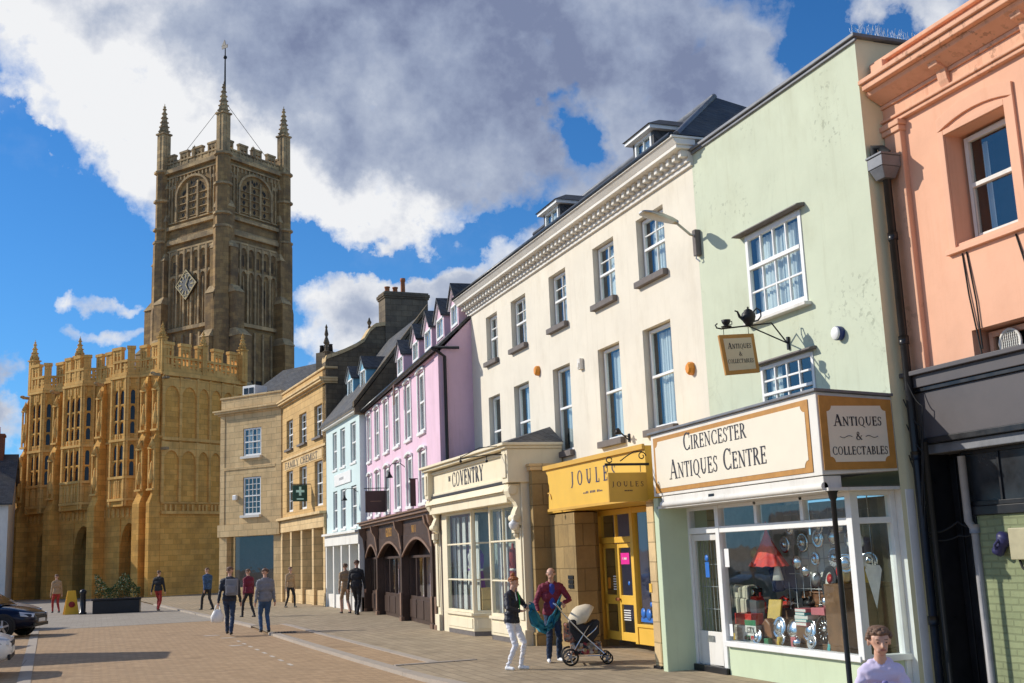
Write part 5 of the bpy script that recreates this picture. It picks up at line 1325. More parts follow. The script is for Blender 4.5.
# sooty end wall, curved gable, chimney  (built in the same axes: x towards the camera, y away from the street)
def gw(X, Z):  return ((X-8.7)*1.0-.02, Z)
gp = [(-.0, 6.0), (6.2, 6.0), (6.2, 9.0), (5.2, 10.0), (4.6, 11.0), (4.2, 11.6), (3.5, 11.85), (2.65, 11.80), (2.2, 11.72), (1.95, 11.5), (1.68, 11.05), (1.3, 10.80), (.8, 10.55), (.05, 10.25), (-.0, 10.15)]
b = MB(); b.prism(gp, YL+.0, YL-.5, 0, 'x'); b.box(YL-.001, YL+.05, .0, .9, 6.5, 9.2)
b.build('gable_wall', M['oldstone'], yb2)
b = MB()
pts = gp[6:]
for (y0, z0), (y1, z1) in zip(pts[:-1], pts[1:]):
    b.hexa([(YL-.56, y0, z0), (YL+.06, y0, z0), (YL+.06, y1, z1), (YL-.56, y1, z1)], [(YL-.56, y0, z0+.16), (YL+.06, y0, z0+.16), (YL+.06, y1, z1+.16), (YL-.56, y1, z1+.16)])
b.build('coping', M['ashlar_pale'], yb2)
b = MB(); roof_slope(b, .0, YL-.5, .5, 9.7, 3.3, 12.25, .1); roof_slope(b, 0., YL-.5, 3.3, 12.25, 6.2, 9.2, .1); b.build('roof', M['tiles'], yb2)
b = MB(); b.box(YL-.86, YL+.07, 2.62, 4.58, 11.0, 13.02); b.box(YL-.90, YL+.10, 2.58, 4.63, 13.02, 13.1, 1); b.box(YL-.93, YL+.13, 2.54, 4.66, 13.102, 13.24, 1); b.box(YL-.88, YL+.08, 2.6, 4.61, 13.242, 13.32)
ch = b.build('chimney', [M['chimney'], M['oldstone']], yb2, bevel=.015)
for (y, h, r) in ((2.88, .30, .12), (3.24, .30, .12), (3.60, .72, .11)):
    b = MB(); b.lathe([(r, 0), (r*.92, .05), (r*.85, h*.8), (r*1.05, h*.82), (r*1.05, h), (r*.7, h), (r*.7, h-.2), (0, h-.2)], (YL-.40, y, 13.315), 14); b.build('chimney_pot', M['terracotta'], ch)
b = MB(); b.lathe([(.05, 0), (.07, .05), (.04, .12), (.08, .2), (.10, .26), (.05, .36), (.03, .44), (0, .48)], (YL-.25, 2.0, 11.7), 10); b.build('finial', M['oldstone'], yb2)
b = MB(); b.lathe([(.14, 0), (.14, .25), (.18, .3), (.09, .36), (.07, .6), (.14, .68), (.10, .8), (.05, .95), (.09, 1.05), (.04, 1.3), (.06, 1.36), (0, 1.5)], (YL-.25, .12, 10.3), 8, smooth=False); b.build('finial', M['oldstone'], yb2)

# left face round the corner
lb = facade('stone_building', 'narrow pale golden stone house front facing the camera at the bend of the row', ox-4.1*math.sin(R(38)), oy+4.1*math.cos(R(38)), -38.)
LL = 4.08; s5 = lambda s: LL-s
b = MB(); b.wall(0, LL, 3.9, 9.24, [(s5(2.57), s5(1.36), 7.12, 8.50), (s5(2.57), s5(1.38), 4.28, 6.12)], 0, .2, 0, 0, .7, 1)
b.hexa([(.0, .72, .2), (LL-.6, .72, .2), (LL+1.2, 5., .2), (.0, 5., .2)], [(.0, .72, 9.2), (LL-.6, .72, 9.2), (LL+1.2, 5., 9.2), (.0, 5., 9.2)])
b.box(.0, LL-.0, .0, .4, 9.52, 10.06); b.quad((0, 0, 3.9), (0, .72, 3.9), (0, .72, 9.24), (0, 0, 9.24)); b.quad((0, 0, 3.9), (0, .7, 3.9), (LL, .7, 3.9), (LL, 0, 3.9))
b.build('wall', [M['ashlar_pale'], M['dark']], lb)
b = MB(); b.box(-.16, LL, -.10, .45, 9.24, 9.32); b.box(-.28, LL, -.22, .45, 9.322, 9.42); b.box(-.34, LL, -.28, .45, 9.422, 9.50); b.box(-.05, LL, -.05, .45, 10.062, 10.15)
b.box(-.03, .28, -.03, .0, .2, 9.23); b.box(LL-.4, LL-.02, -.03, .0, .2, 9.23); b.box(.28, LL-.4, -.04, .0, 6.52, 6.66); b.build('cornice', M['white_aged'] if False else M['ashlar_pale'], lb, bevel=.012)
sash(lb, s5(2.57)+.02, s5(1.36)-.02, 7.14, 8.48, .04, 4, (2, 2), .07, .026, sill=(7.13, .12, .2, M['white_aged']), curtain=[(.0, .3), (.6, 1.)], cy=.2)
sash(lb, s5(2.57)+.02, s5(1.38)-.02, 4.30, 6.10, .04, 4, (3, 3), .07, .026, sill=(4.29, .12, .2, M['white_aged']), cy=.2)
b = MB(); b.box(0, LL, -.2, .4, 3.3, 3.88); b.box(0, .5, -.05, .4, .2, 3.3); b.box(LL-.5, LL, -.05, .4, .2, 3.3); b.box(.5, LL-.5, .1, .5, .2, .9); sf = b.build('shopfront', M['ashlar_pale'], lb, bevel=.01)
b = MB(); b.box(.5, LL-.5, .25, .256, .9, 3.3); b.build('pane', M['shopglass'], sf); b = MB(); b.box(.4, LL-.4, .6, .65, .2, 3.35); b.build('display_back', M['dark'], sf)
b = MB(); b.box(s5(3.15), s5(2.9), -.14, -.002, 5.05, 5.3); b.build('alarm_box', M['white'], lb, bevel=.03)
b = MB(); b.add([(.2, 1., 10.0), (LL+.6, 1., 10.), (LL+2.4, 4.8, 10.), (.2, 4.8, 10.), (1.4, 2.9, 11.75), (LL+1., 2.9, 11.9)], [(0, 1, 5, 4), (1, 2, 5), (2, 3, 4, 5), (3, 0, 4)]); b.build('roof', M['slate'], lb)
b = MB(); b.box(.9, 1.75, .55, 1.4, 10.1, 10.72); dm = b.build('dormer', M['white'], lb, bevel=.01)
b = MB(); b.box(1.0, 1.28, .53, .549, 10.3, 10.6); b.box(1.36, 1.65, .53, .549, 10.3, 10.6); b.build('window', M['leaded'], dm)
b = MB(); b.box(LL+.2, LL+1.1, 2.2, 2.7, 11., 12.2); ch = b.build('chimney', M['chimney'], lb)
for i in range(3):
    b = MB(); b.lathe([(.13, 0), (.1, .35), (.13, .38), (.09, .4)], (LL+.38+i*.28, 2.45, 12.2), 10); b.build('chimney_pot', M['black'], ch)
# pharmacy cross sign
ph = thing('hanging_sign', 'dark green pharmacy sign with a white cross on the golden stone front', 'hanging sign', (ox, oy, 0), R(-90-ya_))
M['pharmacy'] = m_plain('dark_green_sign', (.01, .06, .045), .4); M['cross'] = m_plain('white_cross', (.55, .85, .75), .5)
x = s4(2.6)
b = MB(); b.tube([(x, 0, 5.25), (x, -.85, 5.25)], .02, 6); b.build('bracket', M['iron'], ph)
b = MB(); b.box(x-.05, x+.05, -.78, -.16, 4.52, 5.22); bd = b.build('board', M['pharmacy'], ph, bevel=.01)
b = MB(); b.box(x+.051, x+.058, -.52, -.42, 4.76, 5.14); b.box(x+.051, x+.0575, -.65, -.521, 4.90, 5.0); b.box(x+.051, x+.0575, -.419, -.29, 4.90, 5.0); b.box(x+.051, x+.056, -.62, -.32, 4.59, 4.65); b.build('cross', M['cross'], bd)

# ================================================================== CHURCH (porch of three storeys, great tower)
ch_ = thing('church', 'golden stone parish church with a traceried porch and a tall dark pinnacled clock tower', 'church', (3.68, 74.91, 0), R(-54))
def plane_at(x, y, ang):
    """u along a wall whose outward normal is -v; ang = turn about z"""
    return Matrix.Translation((x, y, 0)) @ Matrix.Rotation(ang, 4, 'Z')
def pointed(b, u0, u1, zs, zt, v0, v1, top, m=0, n=6):
    """stone spandrels that turn a square opening into a pointed arch"""
    um = (u0+u1)/2
    def arc(t): return (1-(1-t)**2)**.5
    pl = [(u0+(um-u0)*(1-math.cos(t*PI/2/n)), zs+(zt-zs)*math.sin(t*PI/2/n)) for t in range(n+1)]
    for (a, c) in zip(pl[:-1], pl[1:]):
        b.prism([a, c, (c[0], top), (a[0], top)], v0, v1, m)
        b.prism([(u0+u1-c[0], c[1]), (u0+u1-a[0], a[1]), (u0+u1-a[0], top), (u0+u1-c[0], top)], v0, v1, m)
def pinnacle(parent, x, y, z0, zs, zt, w, mat, name='pinnacle', crockets=5):
    b = MB(); b.M = Matrix.Translation((x, y, 0)) @ Matrix.Rotation(R(0), 4, 'Z')
    b.box(-w, w, -w, w, z0, zs)
    for s in (-1, 1):
        b.box(-w*.14, w*.14, s*w*1.12, s*w*.9, z0+(zs-z0)*.1, zs*.97+z0*.03); b.box(s*w*.9, s*w*1.12, -w*.14, w*.14, z0+(zs-z0)*.1, zs*.97+z0*.03)
    b.box(-w*1.25, w*1.25, -w*1.25, w*1.25, zs, zs+w*.35)
    for (sx, sy) in ((1, 0), (-1, 0), (0, 1), (0, -1)):
        b.lathe([(w*.55, zs+w*.35), (w*.2, zs+w*1.5), (0, zs+w*1.9)], (sx*w*.95, sy*w*.95, 0), 4)
    b.lathe([(w*1.05, zs+w*.35), (w*.16, zt-w*.5), (w*.30, zt-w*.42), (w*.30, zt-w*.25), (w*.1, zt-w*.15), (w*.05, zt+.4*w), (0, zt+.5*w)], (0, 0, 0), 8, smooth=False)
    for k in range(crockets):
        t = (k+.6)/crockets; z = zs+w*.35+(zt-w*.5-zs-w*.35)*t; r = w*1.05+(w*.16-w*1.05)*t
        for j in range(4):
            a = PI/2*j+PI/4; b.ball((r*1.12*math.cos(a), r*1.12*math.sin(a), z), w*.24, w*.24, w*.20, n=5, k=4)
        for j in range(4):
            a = PI/2*j; b.ball((r*1.05*math.cos(a), r*1.05*math.sin(a), z+.04), w*.2, w*.2, w*.16, n=5, k=4)
    return b.build(name, mat, parent)
def battlement(b, u0, u1, z0, zl, zh, n, th=.30, pierced=True, m=0):
    """pierced parapet: n merlons between lower stretches, along u, thickness inwards"""
    b.box(u0, u1, -.06, th+.06, z0, z0+.22, m); b.box(u0, u1, -.02, th+.02, zl-.16, zl, m)
    per = (u1-u0)/n
    for i in range(n):
        a = u0+per*i; c = a+per*.58
        b.box(a, a+.17, 0, th, z0+.22, zh, m); b.box(c-.17, c, 0, th, z0+.22, zh, m); b.box((a+c)/2-.07, (a+c)/2+.07, .02, th-.02, z0+.22, zh-.2, m); b.box(a+.17, c-.17, .03, th-.03, z0+.22, z0+.5, m); b.box(a+.17, c-.17, .03, th-.03, zh-.42, zh-.2, m)
        b.box(a-.05, c+.05, -.05, th+.05, zh-.2, zh, m)
        b.box(a+.13, c-.13, .05, th-.05, (zl+zh)/2-.15, (zl+zh)/2, m)
        g0, g1 = c, a+per                                     # lower stretch: quatrefoil-like crosses
        gm = (g0+g1)/2
        b.box(gm-.09, gm+.09, .04, th-.04, z0+.22, zl-.16, m); b.box(g0, g1, .05, th-.05, z0+.22, z0+.42, m); zc = (z0+.22+zl-.16)/2
        b.box(g0, g1, .045, th-.045, zc-.08, zc+.08, m)
        for s in (-1, 1): b.hexa([(gm-.35*(g1-g0), .05, zc-s*.28), (gm-.35*(g1-g0)+.09, .05, zc-s*.28), (gm-.35*(g1-g0)+.09, th-.05, zc-s*.28), (gm-.35*(g1-g0), th-.05, zc-s*.28)],
                                 [(gm+.3*(g1-g0), .05, zc+s*.28), (gm+.3*(g1-g0)+.09, .05, zc+s*.28), (gm+.3*(g1-g0)+.09, th-.05, zc+s*.28), (gm+.3*(g1-g0), th-.05, zc+s*.28)], m)
def traceried(b, d, u0, u1, n, rows, m=0, md=0):
    """n lights between mullions; rows = [(z0, z1, pointed)] ; b gets the stone, d the dark glass"""
    w = (u1-u0)/n
    for (z0, z1, pt) in rows:
        for i in range(n):
            a, c = u0+w*i+.055, u0+w*(i+1)-.055
            d.quad((a, .10, z0), (c, .10, z0), (c, .10, z1), (a, .10, z1), md)
            if pt: pointed(b, a, c, z1-(c-a)*.9, z1-.02, .03, .097, z1, m, 4)
def lit_wall(b, u0, u1, z0, z1, n, rows, m=0, edge=.22):
    """a wall panel with rows of tall lights cut through it"""
    w = (u1-u0-2*edge)/n
    H = [(u0+edge+w*i+.055, u0+edge+w*(i+1)-.055, r[0], r[1]) for r in rows for i in range(n)]
    b.wall(u0, u1, z0, z1, H, 0, .115, m)
    return u0+edge, u1-edge

# ---- the porch
W_ = 14.5; D_ = 7.2
PS = [M['church'], M['church_trim']]
b = MB()
b.box(-W_+.02, -.02, .02, D_, 5.9, 14.4); b.box(-W_+.02, -.02, 1.6, D_, 0, 5.9)
po = b.build('porch', PS, ch_)
bays = [(2.85, 4.4, 2.35, 2), (7.5, 9.6, 7.0, 3), (12.0, 13.5, 11.5, 2)]
RU = [(10.65, 11.45, True), (11.55, 12.5, True), (12.6, 13.55, True)]; RL = [(7.9, 8.85, True), (8.95, 9.95, True)]
st = MB(); dk = MB(); tr = MB(); pp = MB(); PJ = .60
for (sa, sb, se, nl) in bays:
    le = sb+(sa-se)
    faces = [((-sb, -PJ), (-sa, -PJ), nl), ((-sa, -PJ), (-se, 0), 1), ((-le, 0), (-sb, -PJ), 1)]
    for (p, q_, n_) in faces:
        d = Vector((q_[0]-p[0], q_[1]-p[1], 0)); Ln = d.length; Mx = plane_at(p[0], p[1], math.atan2(d.y, d.x))
        for o in (st, dk, tr, pp): o.M = Mx
        u0, u1 = lit_wall(st, 0, Ln, 5.95, 14.4, n_, RU+RL, 0, .2)
        traceried(st, dk, u0, u1, n_, RU+RL)
        for z in (10.15, 7.72, 14.3, 6.3): tr.box(-.06, Ln+.06, -.12, .0, z, z+.16)
        tr.box(0, .14, -.09, 0, 5.95, 14.3); tr.box(Ln-.14, Ln, -.09, 0, 5.95, 14.3)
        for i in range(1, n_): u = u0+(u1-u0)*i/n_; tr.box(u-.05, u+.05, -.06, 0, 6.4, 14.2)
        k = max(2, int(Ln/.32))
        for i in range(k): u = Ln*(i+.5)/k; tr.box(u-.06, u+.06, -.05, 0, 10.32, 10.62); tr.box(u-.05, u+.05, -.05, 0, 6.5, 7.6)
        for i in range(k): u = Ln*(i+.5)/k; tr.box(u-.05, u+.05, -.05, 0, 13.75, 14.2)
        battlement(pp, 0, Ln, 14.47, 15.55, 16.45, max(1, round(Ln/1.25)), .26)
    # underside of the oriel
    st.M = None
    st.add([(-le, 0, 5.95), (-sb, -PJ, 5.95), (-sa, -PJ, 5.95), (-se, 0, 5.95)], [(3, 2, 1, 0)])
    st.add([(-le, 0, 14.4), (-sb, -PJ, 14.4), (-sa, -PJ, 14.4), (-se, 0, 14.4)], [(0, 1, 2, 3)])
    st.M = None
for o in (st, dk, tr, pp): o.M = None
# flat wall between the oriels and buttresses with niches
flat = [(0., 2.85), (6.0+.05, 7.55), (11.15+.2, 12.4)]
for i, (a, c) in enumerate(((0., 2.35), (4.9, 7.0), (10.1, 11.5))):
    if c-a < .1: continue
    Mx = plane_at(-c, 0, 0)
    pp.M = Mx; battlement(pp, 0, c-a, 14.47, 15.55, 16.45, max(1, round((c-a)/1.25)), .26); pp.M = None
    tr.box(-c, -a, -.10, 0, 14.3, 14.46); tr.box(-c, -a, -.10, 0, 10.15, 10.3)
bt = MB(); nc = MB()
for (s0, s1) in ((.95, 1.8), (5.5, 6.4), (10.35, 11.2), (14.1, 14.75), (-.05, .45)):
    x0, x1 = -s1, -s0
    x0 += .08; x1 -= .08
    bt.box(x0, x1, -.85, .02, 0, 6.0); bt.hexa([(x0, -.85, 6.), (x1, -.85, 6.), (x1, 0, 6.), (x0, 0, 6.)], [(x0+.05, -.55, 6.6), (x1-.05, -.55, 6.6), (x1-.05, 0, 6.6), (x0+.05, 0, 6.6)])
    bt.box(x0+.05, x1-.05, -.55, .02, 6.6, 10.0); bt.hexa([(x0+.05, -.55, 10.), (x1-.05, -.55, 10.), (x1-.05, 0, 10.), (x0+.05, 0, 10.)], [(x0+.12, -.32, 10.5), (x1-.12, -.32, 10.5), (x1-.12, 0, 10.5), (x0+.12, 0, 10.5)])
    bt.box(x0+.12, x1-.12, -.32, .02, 10.5, 13.6); bt.hexa([(x0+.12, -.32, 13.6), (x1-.12, -.32, 13.6), (x1-.12, 0, 13.6), (x0+.12, 0, 13.6)], [(x0+.25, -.15, 14.25), (x1-.25, -.15, 14.25), (x1-.25, 0, 14.25), (x0+.25, 0, 14.25)])
    xm = (x0+x1)/2
    for (y, z0, z1) in ((-.34, 10.7, 13.2), (-.57, 6.9, 9.4)):
        nc.box(xm-.30, xm-.2, y-.10, y, z0, z1, 1); nc.box(xm+.2, xm+.30, y-.10, y, z0, z1, 1); nc.box(xm-.3, xm+.3, y-.16, y, z1, z1+.14, 1)
        nc.lathe([(.30, z1+.14), (.12, z1+.5), (.0, z1+.8)], (xm, y-.03, 0), 4, 1); nc.lathe([(.12, z0+.3), (.18, z0+.8), (.10, z0+1.3), (.09, z0+1.6), (0, z0+1.75)], (xm, y-.03, 0), 8, 1)
        nc.box(xm-.3, xm+.3, y-.2, y, z0-.12, z0, 1)
st.box(-W_-.0, -14.0, -.02, .05, 0, 14.4)
st.build('oriel', PS, po); dk.build('window', M['leaded'], po); tr.build('tracery', M['church_trim'], po); bt.build('buttress', PS, po, bevel=.02); nc.build('niche', PS, po)
# arched entrances below
en = MB(); dv = MB()
xs_ = [-W_, -12.6, -11.2, -7.9, -6.6, -3.6, -2.2, 0]
en.box(-W_, 0, .0, 1.6, 5.2, 5.94)
for (a, c) in ((-W_, -13.0), (-11.2, -8.9), (-6.9, -4.0), (-2.3, 0)): en.box(a, c, .0, 1.6, 0, 5.2)
for (a, c) in ((-13.0, -11.2), (-8.9, -6.9), (-4.0, -2.3)):
    pointed(en, a, c, 3.0, 4.9, .05, .6, 5.2)
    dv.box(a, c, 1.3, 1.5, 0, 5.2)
k = 30
for i in range(k):
    x = -W_+W_*(i+.5)/k; en.box(x-.10, x+.10, -.07, -.001, 5.3, 5.85, 1)
en.build('entrance', PS, po); dv.build('door', M['void_shade'], po)  # dark sheets paint in the shade of the arched recesses
# side of the porch: canted corner, then the flank, with two tiers of blind arcading
sd = MB()
faces = [((.0, .02), (.22, 2.6)), ((.22, 2.6), (.0, 7.0))]
for (p, q_) in faces:
    d = Vector((q_[0]-p[0], q_[1]-p[1], 0)); Ln = d.length; Mx = plane_at(p[0], p[1], math.atan2(d.y, d.x))
    sd.M = Mx; pp.M = Mx
    sd.quad((0, 0, 0), (Ln, 0, 0), (Ln, 0, 14.4), (0, 0, 14.4))
    for z, h, o in ((14.2, .26, .18), (10.0, .20, .14), (5.3, .2, .16), (5.95, .12, .08)): sd.box(-.04, Ln+.04, -o, .0, z, z+h, 1)
    k = max(2, round(Ln/1.15))
    for i in range(k+1):
        u = Ln*i/k
        for (z0, z1) in ((6.05, 9.95), (10.2, 14.15)): sd.box(u-.09, u+.09, -.14, .0, z0, z1, 1)
    for i in range(k):
        a, c = Ln*i/k+.09, Ln*(i+1)/k-.09
        for (zs, zt, tp) in ((8.6, 9.35, 9.9), (12.8, 13.55, 14.1)):
            pointed(sd, a, c, zs, zt, -.10, -.001, tp, 1)
        for j in range(3): u = a+(c-a)*(j+.5)/3; sd.box(u-.07, u+.07, -.12, .0, 5.5, 5.9, 1)
    battlement(pp, 0, Ln, 14.47, 15.55, 16.45, max(2, round(Ln/1.3)), .26)
pp.M = None; sd.M = None
sd.build('side_arcade', PS, po); pp.build('battlement', M['church_trim'], po)
g_ = MB()
for (x, y) in ((-14.3, -.3), (-10.8, -.3), (-5.9, -.3), (-.1, -.3), (.1, 2.)):
    g_.box(x-.09, x+.09, y-.40, y+.1, 14.12, 14.3); g_.ball((x, y-.42, 14.26), .12, .2, .11)
g_.box(.0, .5, -.1, .12, 13.95, 14.1); g_.box(.0, .55, -.1, .12, 9.35, 9.52)
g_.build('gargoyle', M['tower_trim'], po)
for (x, y, z0, zs, zt, w) in ((-14.3, .1, 14.4, 16.9, 18.4, .27), (-9.3, .3, 14.4, 16.6, 18.0, .27), (-.25, .1, 14.4, 16.7, 17.7, .22), (.1, 3.2, 14.4, 16.5, 17.5, .2), (-4.4, 3.4, 14.4, 17.0, 18.2, .24), (.2, 6.6, 14.4, 16.6, 17.8, .24)):
    pinnacle(po, x, y, z0, zs, zt, w, M['church_trim'], crockets=4)
# body of the church behind
b = MB(); b.box(-14, -3, D_, 36, 0, 9.5); b.box(-30, 30, 24, 34, 0, 12.)
b.hexa([(-30, 24, 12.), (30, 24, 12.), (30, 34, 12.), (-30, 34, 12.)], [(-30, 28.9, 15.), (30, 28.9, 15.), (30, 29.1, 15.), (-30, 29.1, 15.)])
b.build('nave', M['tower'], ch_)

# ---- the tower
tx1, ty0 = -20.1, 22.7; TW = 8.1; tx0, ty1 = tx1-8.45, ty0+7.75
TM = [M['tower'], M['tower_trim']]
b = MB(); b.box(tx0, tx1, ty0, ty1, 0, 40.4)
tw = b.build('tower', TM, ch_)
sx_, sy_ = (tx1-tx0)/TW, (ty1-ty0)/TW
T_faces = [plane_at(tx0, ty0, 0) @ Matrix.Diagonal((sx_, 1, 1, 1)), plane_at(tx1, ty0, PI/2) @ Matrix.Diagonal((sy_, 1, 1, 1)), plane_at(tx1, ty1, PI) @ Matrix.Diagonal((sx_, 1, 1, 1)), plane_at(tx0, ty1, -PI/2) @ Matrix.Diagonal((sy_, 1, 1, 1))]
bl = MB(); rb = MB(); pv = MB(); dk = MB()
for fi, Mx in enumerate(T_faces):
    bl.M = Mx; rb.M = Mx; pv.M = Mx; dk.M = Mx
    for z, h, o in ((24.0, .35, .30), (32.7, .40, .34), (33.1, .2, .22), (34.2, .35, .36), (40.1, .40, .40), (32.0, .18, .2), (17.5, .3, .3), (39.6, .14, .16), (34.9, .12, .14)):
        rb.box(-.02, TW+.02, -o, .0, z, z+h)
    # belfry stage: window with dark lozenges painted for the shade of pierced holes
    a, c = 2.05, 6.25
    rb.box(a-.22, a, -.26, 0, 35.0, 37.4); rb.box(c, c+.22, -.26, 0, 35.0, 37.4)
    n = 8; um = (a+c)/2
    for i in range(n):
        t0, t1 = PI/2*i/n, PI/2*(i+1)/n
        for s in (-1, 1):
            P = [(um+s*(um-a)*math.cos(t)*k, 37.4+1.75*math.sin(t)*k2) for t, k, k2 in ((t0, 1, 1), (t1, 1, 1), (t1, 1.11, 1.12), (t0, 1.11, 1.12))]
            if s < 0: P = P[::-1]
            rb.prism(P, -.26, 0)
    for k in range(1, 3):
        u = a+(c-a)*k/3; rb.box(u-.10, u+.10, -.20, 0, 35.0, 38.6)
    for k in range(3):
        u0, u1 = a+(c-a)*k/3+.10, a+(c-a)*(k+1)/3-.10; u = (u0+u1)/2
        for j in range(5):
            z = 35.55+j*.72
            if k != 1 and j == 4: continue
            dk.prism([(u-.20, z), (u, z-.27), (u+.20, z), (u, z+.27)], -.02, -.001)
            rb.hexa([(u0, -.14, z-.36), (u1, -.14, z-.36), (u1, 0, z-.36), (u0, 0, z-.36)], [(u0, -.12, z-.30), (u1, -.12, z-.30), (u1, 0, z-.30), (u0, 0, z-.30)])
    for k in range(6):
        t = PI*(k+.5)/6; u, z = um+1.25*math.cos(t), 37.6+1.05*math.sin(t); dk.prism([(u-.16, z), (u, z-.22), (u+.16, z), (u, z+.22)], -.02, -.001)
    for (p0, p1) in ((.85, 1.75), (6.55, 7.45)):
        for k in range(2):
            x0, x1 = p0+(p1-p0)*k/2, p0+(p1-p0)*(k+1)/2
            rb.box(x0-.05, x0+.05, -.14, 0, 35., 39.6); pointed(rb, x0+.05, x1-.05, 38.0, 38.5, -.10, -.001, 38.8)
        rb.box(p1-.05, p1+.05, -.14, 0, 35., 39.6)
    for k in range(14): u = .9+6.5*k/13; rb.box(u-.07, u+.07, -.10, 0, 39.15, 39.6)
    # clock stage: blind panelling in two heights
    for k in range(7):
        u = 1.15+6.0*k/6; rb.box(u-.11, u+.11, -.22, 0, 24.4, 32.0)
    for k in range(6):
        x0, x1 = 1.15+k*1.+.11, 1.15+(k+1)*1.-.11
        pointed(rb, x0, x1, 28.7, 29.4, -.16, -.001, 29.6)
        pointed(rb, x0, x1, 31.2, 31.7, -.14, -.001, 32.0)
        rb.box((x0+x1)/2-.05, (x0+x1)/2+.05, -.10, 0, 24.4, 28.9)
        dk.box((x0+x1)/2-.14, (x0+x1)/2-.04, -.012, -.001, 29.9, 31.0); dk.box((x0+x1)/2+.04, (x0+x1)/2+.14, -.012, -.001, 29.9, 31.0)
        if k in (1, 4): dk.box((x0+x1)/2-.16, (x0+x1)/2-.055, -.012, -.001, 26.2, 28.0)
    for k in range(5): u = 1.9+4.5*k/4; rb.box(u-.1, u+.1, -.18, 0, 17.9, 23.6)
    # lower west window
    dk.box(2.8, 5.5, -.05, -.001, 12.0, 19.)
    battlement(pv, .2, TW-.2, 40.52, 41.35, 42.15, 4, .34)
    pv.box(0, TW, .08, .26, 40.6, 41.3)
for o in (bl, rb, pv, dk): o.M = None
rb.build('panelling', M['tower_trim'], tw); dk.build('painted_opening', M['void_shade'], tw); pv.build('battlement', M['tower_trim'], tw)
# stepped buttresses: two at every corner
bt = MB()
stg = [(0., 17.5, 3.2, 1.25), (17.5, 22.6, 2.6, 1.15), (22.6, 26.8, 1.8, 1.0), (26.8, 31.2, 1.15, .85), (31.2, 35.2, .72, .75), (35.2, 38.6, .45, .65)]
for fi, Mx in enumerate(T_faces):
    bt.M = Mx                                            # the western buttresses reach out further
    for sgn, u0 in ((1, TW), (-1, 0.)):
        for i, (z0, z1, pr, w) in enumerate(stg):
            kx = 1.45 if (fi, sgn) in ((0, -1), (2, 1)) else .95 if (fi, sgn) == (0, 1) else .6
            pr = pr*kx; nx = stg[i+1][2]*kx if i+1 < len(stg) else .15; nw = stg[i+1][3] if i+1 < len(stg) else .4
            ua, ub = (u0, u0+pr) if sgn > 0 else (u0-pr, u0)
            v0, v1 = .0, w*1.1
            if sgn < 0: v0, v1 = .0, w*1.1
            bt.box(ua, ub, v0-.0+.02*i, v1, z0, z1-.0)
            na, nb = (u0, u0+nx) if sgn > 0 else (u0-nx, u0)
            bt.hexa([(ua-.06, v0-.06, z1), (ub+.06, v0-.06, z1), (ub+.06, v1+.06, z1), (ua-.06, v1+.06, z1)], [(na, v0+.02, z1+.75), (nb, v0+.02, z1+.75), (nb, v1-.1, z1+.75), (na, v1-.1, z1+.75)], 1)
bt.M = None
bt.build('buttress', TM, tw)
cp = MB()
for (x, y) in ((tx0, ty0), (tx1, ty0), (tx0, ty1), (tx1, ty1)):
    sx = 1 if x == tx1 else -1; sy = 1 if y == ty1 else -1
    cp.M = Matrix.Translation((x+sx*.1, y+sy*.1, 0)) @ Matrix.Rotation(PI/4, 4, 'Z')
    for (z0, z1, r) in ((0, 26.5, .95), (26.5, 33.2, .84), (33.2, 40.5, .68)): cp.lathe([(r, z0), (r, z1-.5), (r*.92, z1)], (0, 0, 0), 8, smooth=False)
    for z in (24.0, 33.0, 34.3, 37.2, 40.2): cp.lathe([(.6, z), (.9, z+.1), (.9, z+.3), (.6, z+.4)], (0, 0, 0), 8, 1, smooth=False)
cp.M = None
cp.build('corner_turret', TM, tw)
for (x, y) in ((tx0, ty0), (tx1, ty0), (tx0, ty1), (tx1, ty1)):
    sx = 1 if x == tx1 else -1; sy = 1 if y == ty1 else -1
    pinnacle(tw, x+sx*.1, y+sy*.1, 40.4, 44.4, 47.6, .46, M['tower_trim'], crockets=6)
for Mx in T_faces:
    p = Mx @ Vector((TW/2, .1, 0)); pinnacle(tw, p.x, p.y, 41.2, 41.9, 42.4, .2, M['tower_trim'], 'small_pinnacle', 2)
b = MB(); cx_, cy_ = (tx0+tx1)/2, (ty0+ty1)/2
b.tube([(cx_, cy_, 40.4), (cx_, cy_, 50.), (cx_, cy_, 54.)], [.12, .10, .05], 8)
b.box(cx_-.5, cx_+.35, cy_-.02, cy_+.02, 54.0, 54.35); b.prism([(cx_-.55, 54.35), (cx_+.1, 54.35), (cx_-.1, 54.95), (cx_-.35, 54.6)], cy_-.03, cy_+.03); b.ball((cx_, cy_, 53.), .2)
for (x, y) in ((tx0+.5, ty0+.5), (tx1-.5, ty0+.5), (tx0+.5, ty1-.5), (tx1-.5, ty1-.5)): b.tube([(cx_, cy_, 48.2), (x, y, 41.0)], .025, 4)
b.build('flagpole', M['iron'], tw)
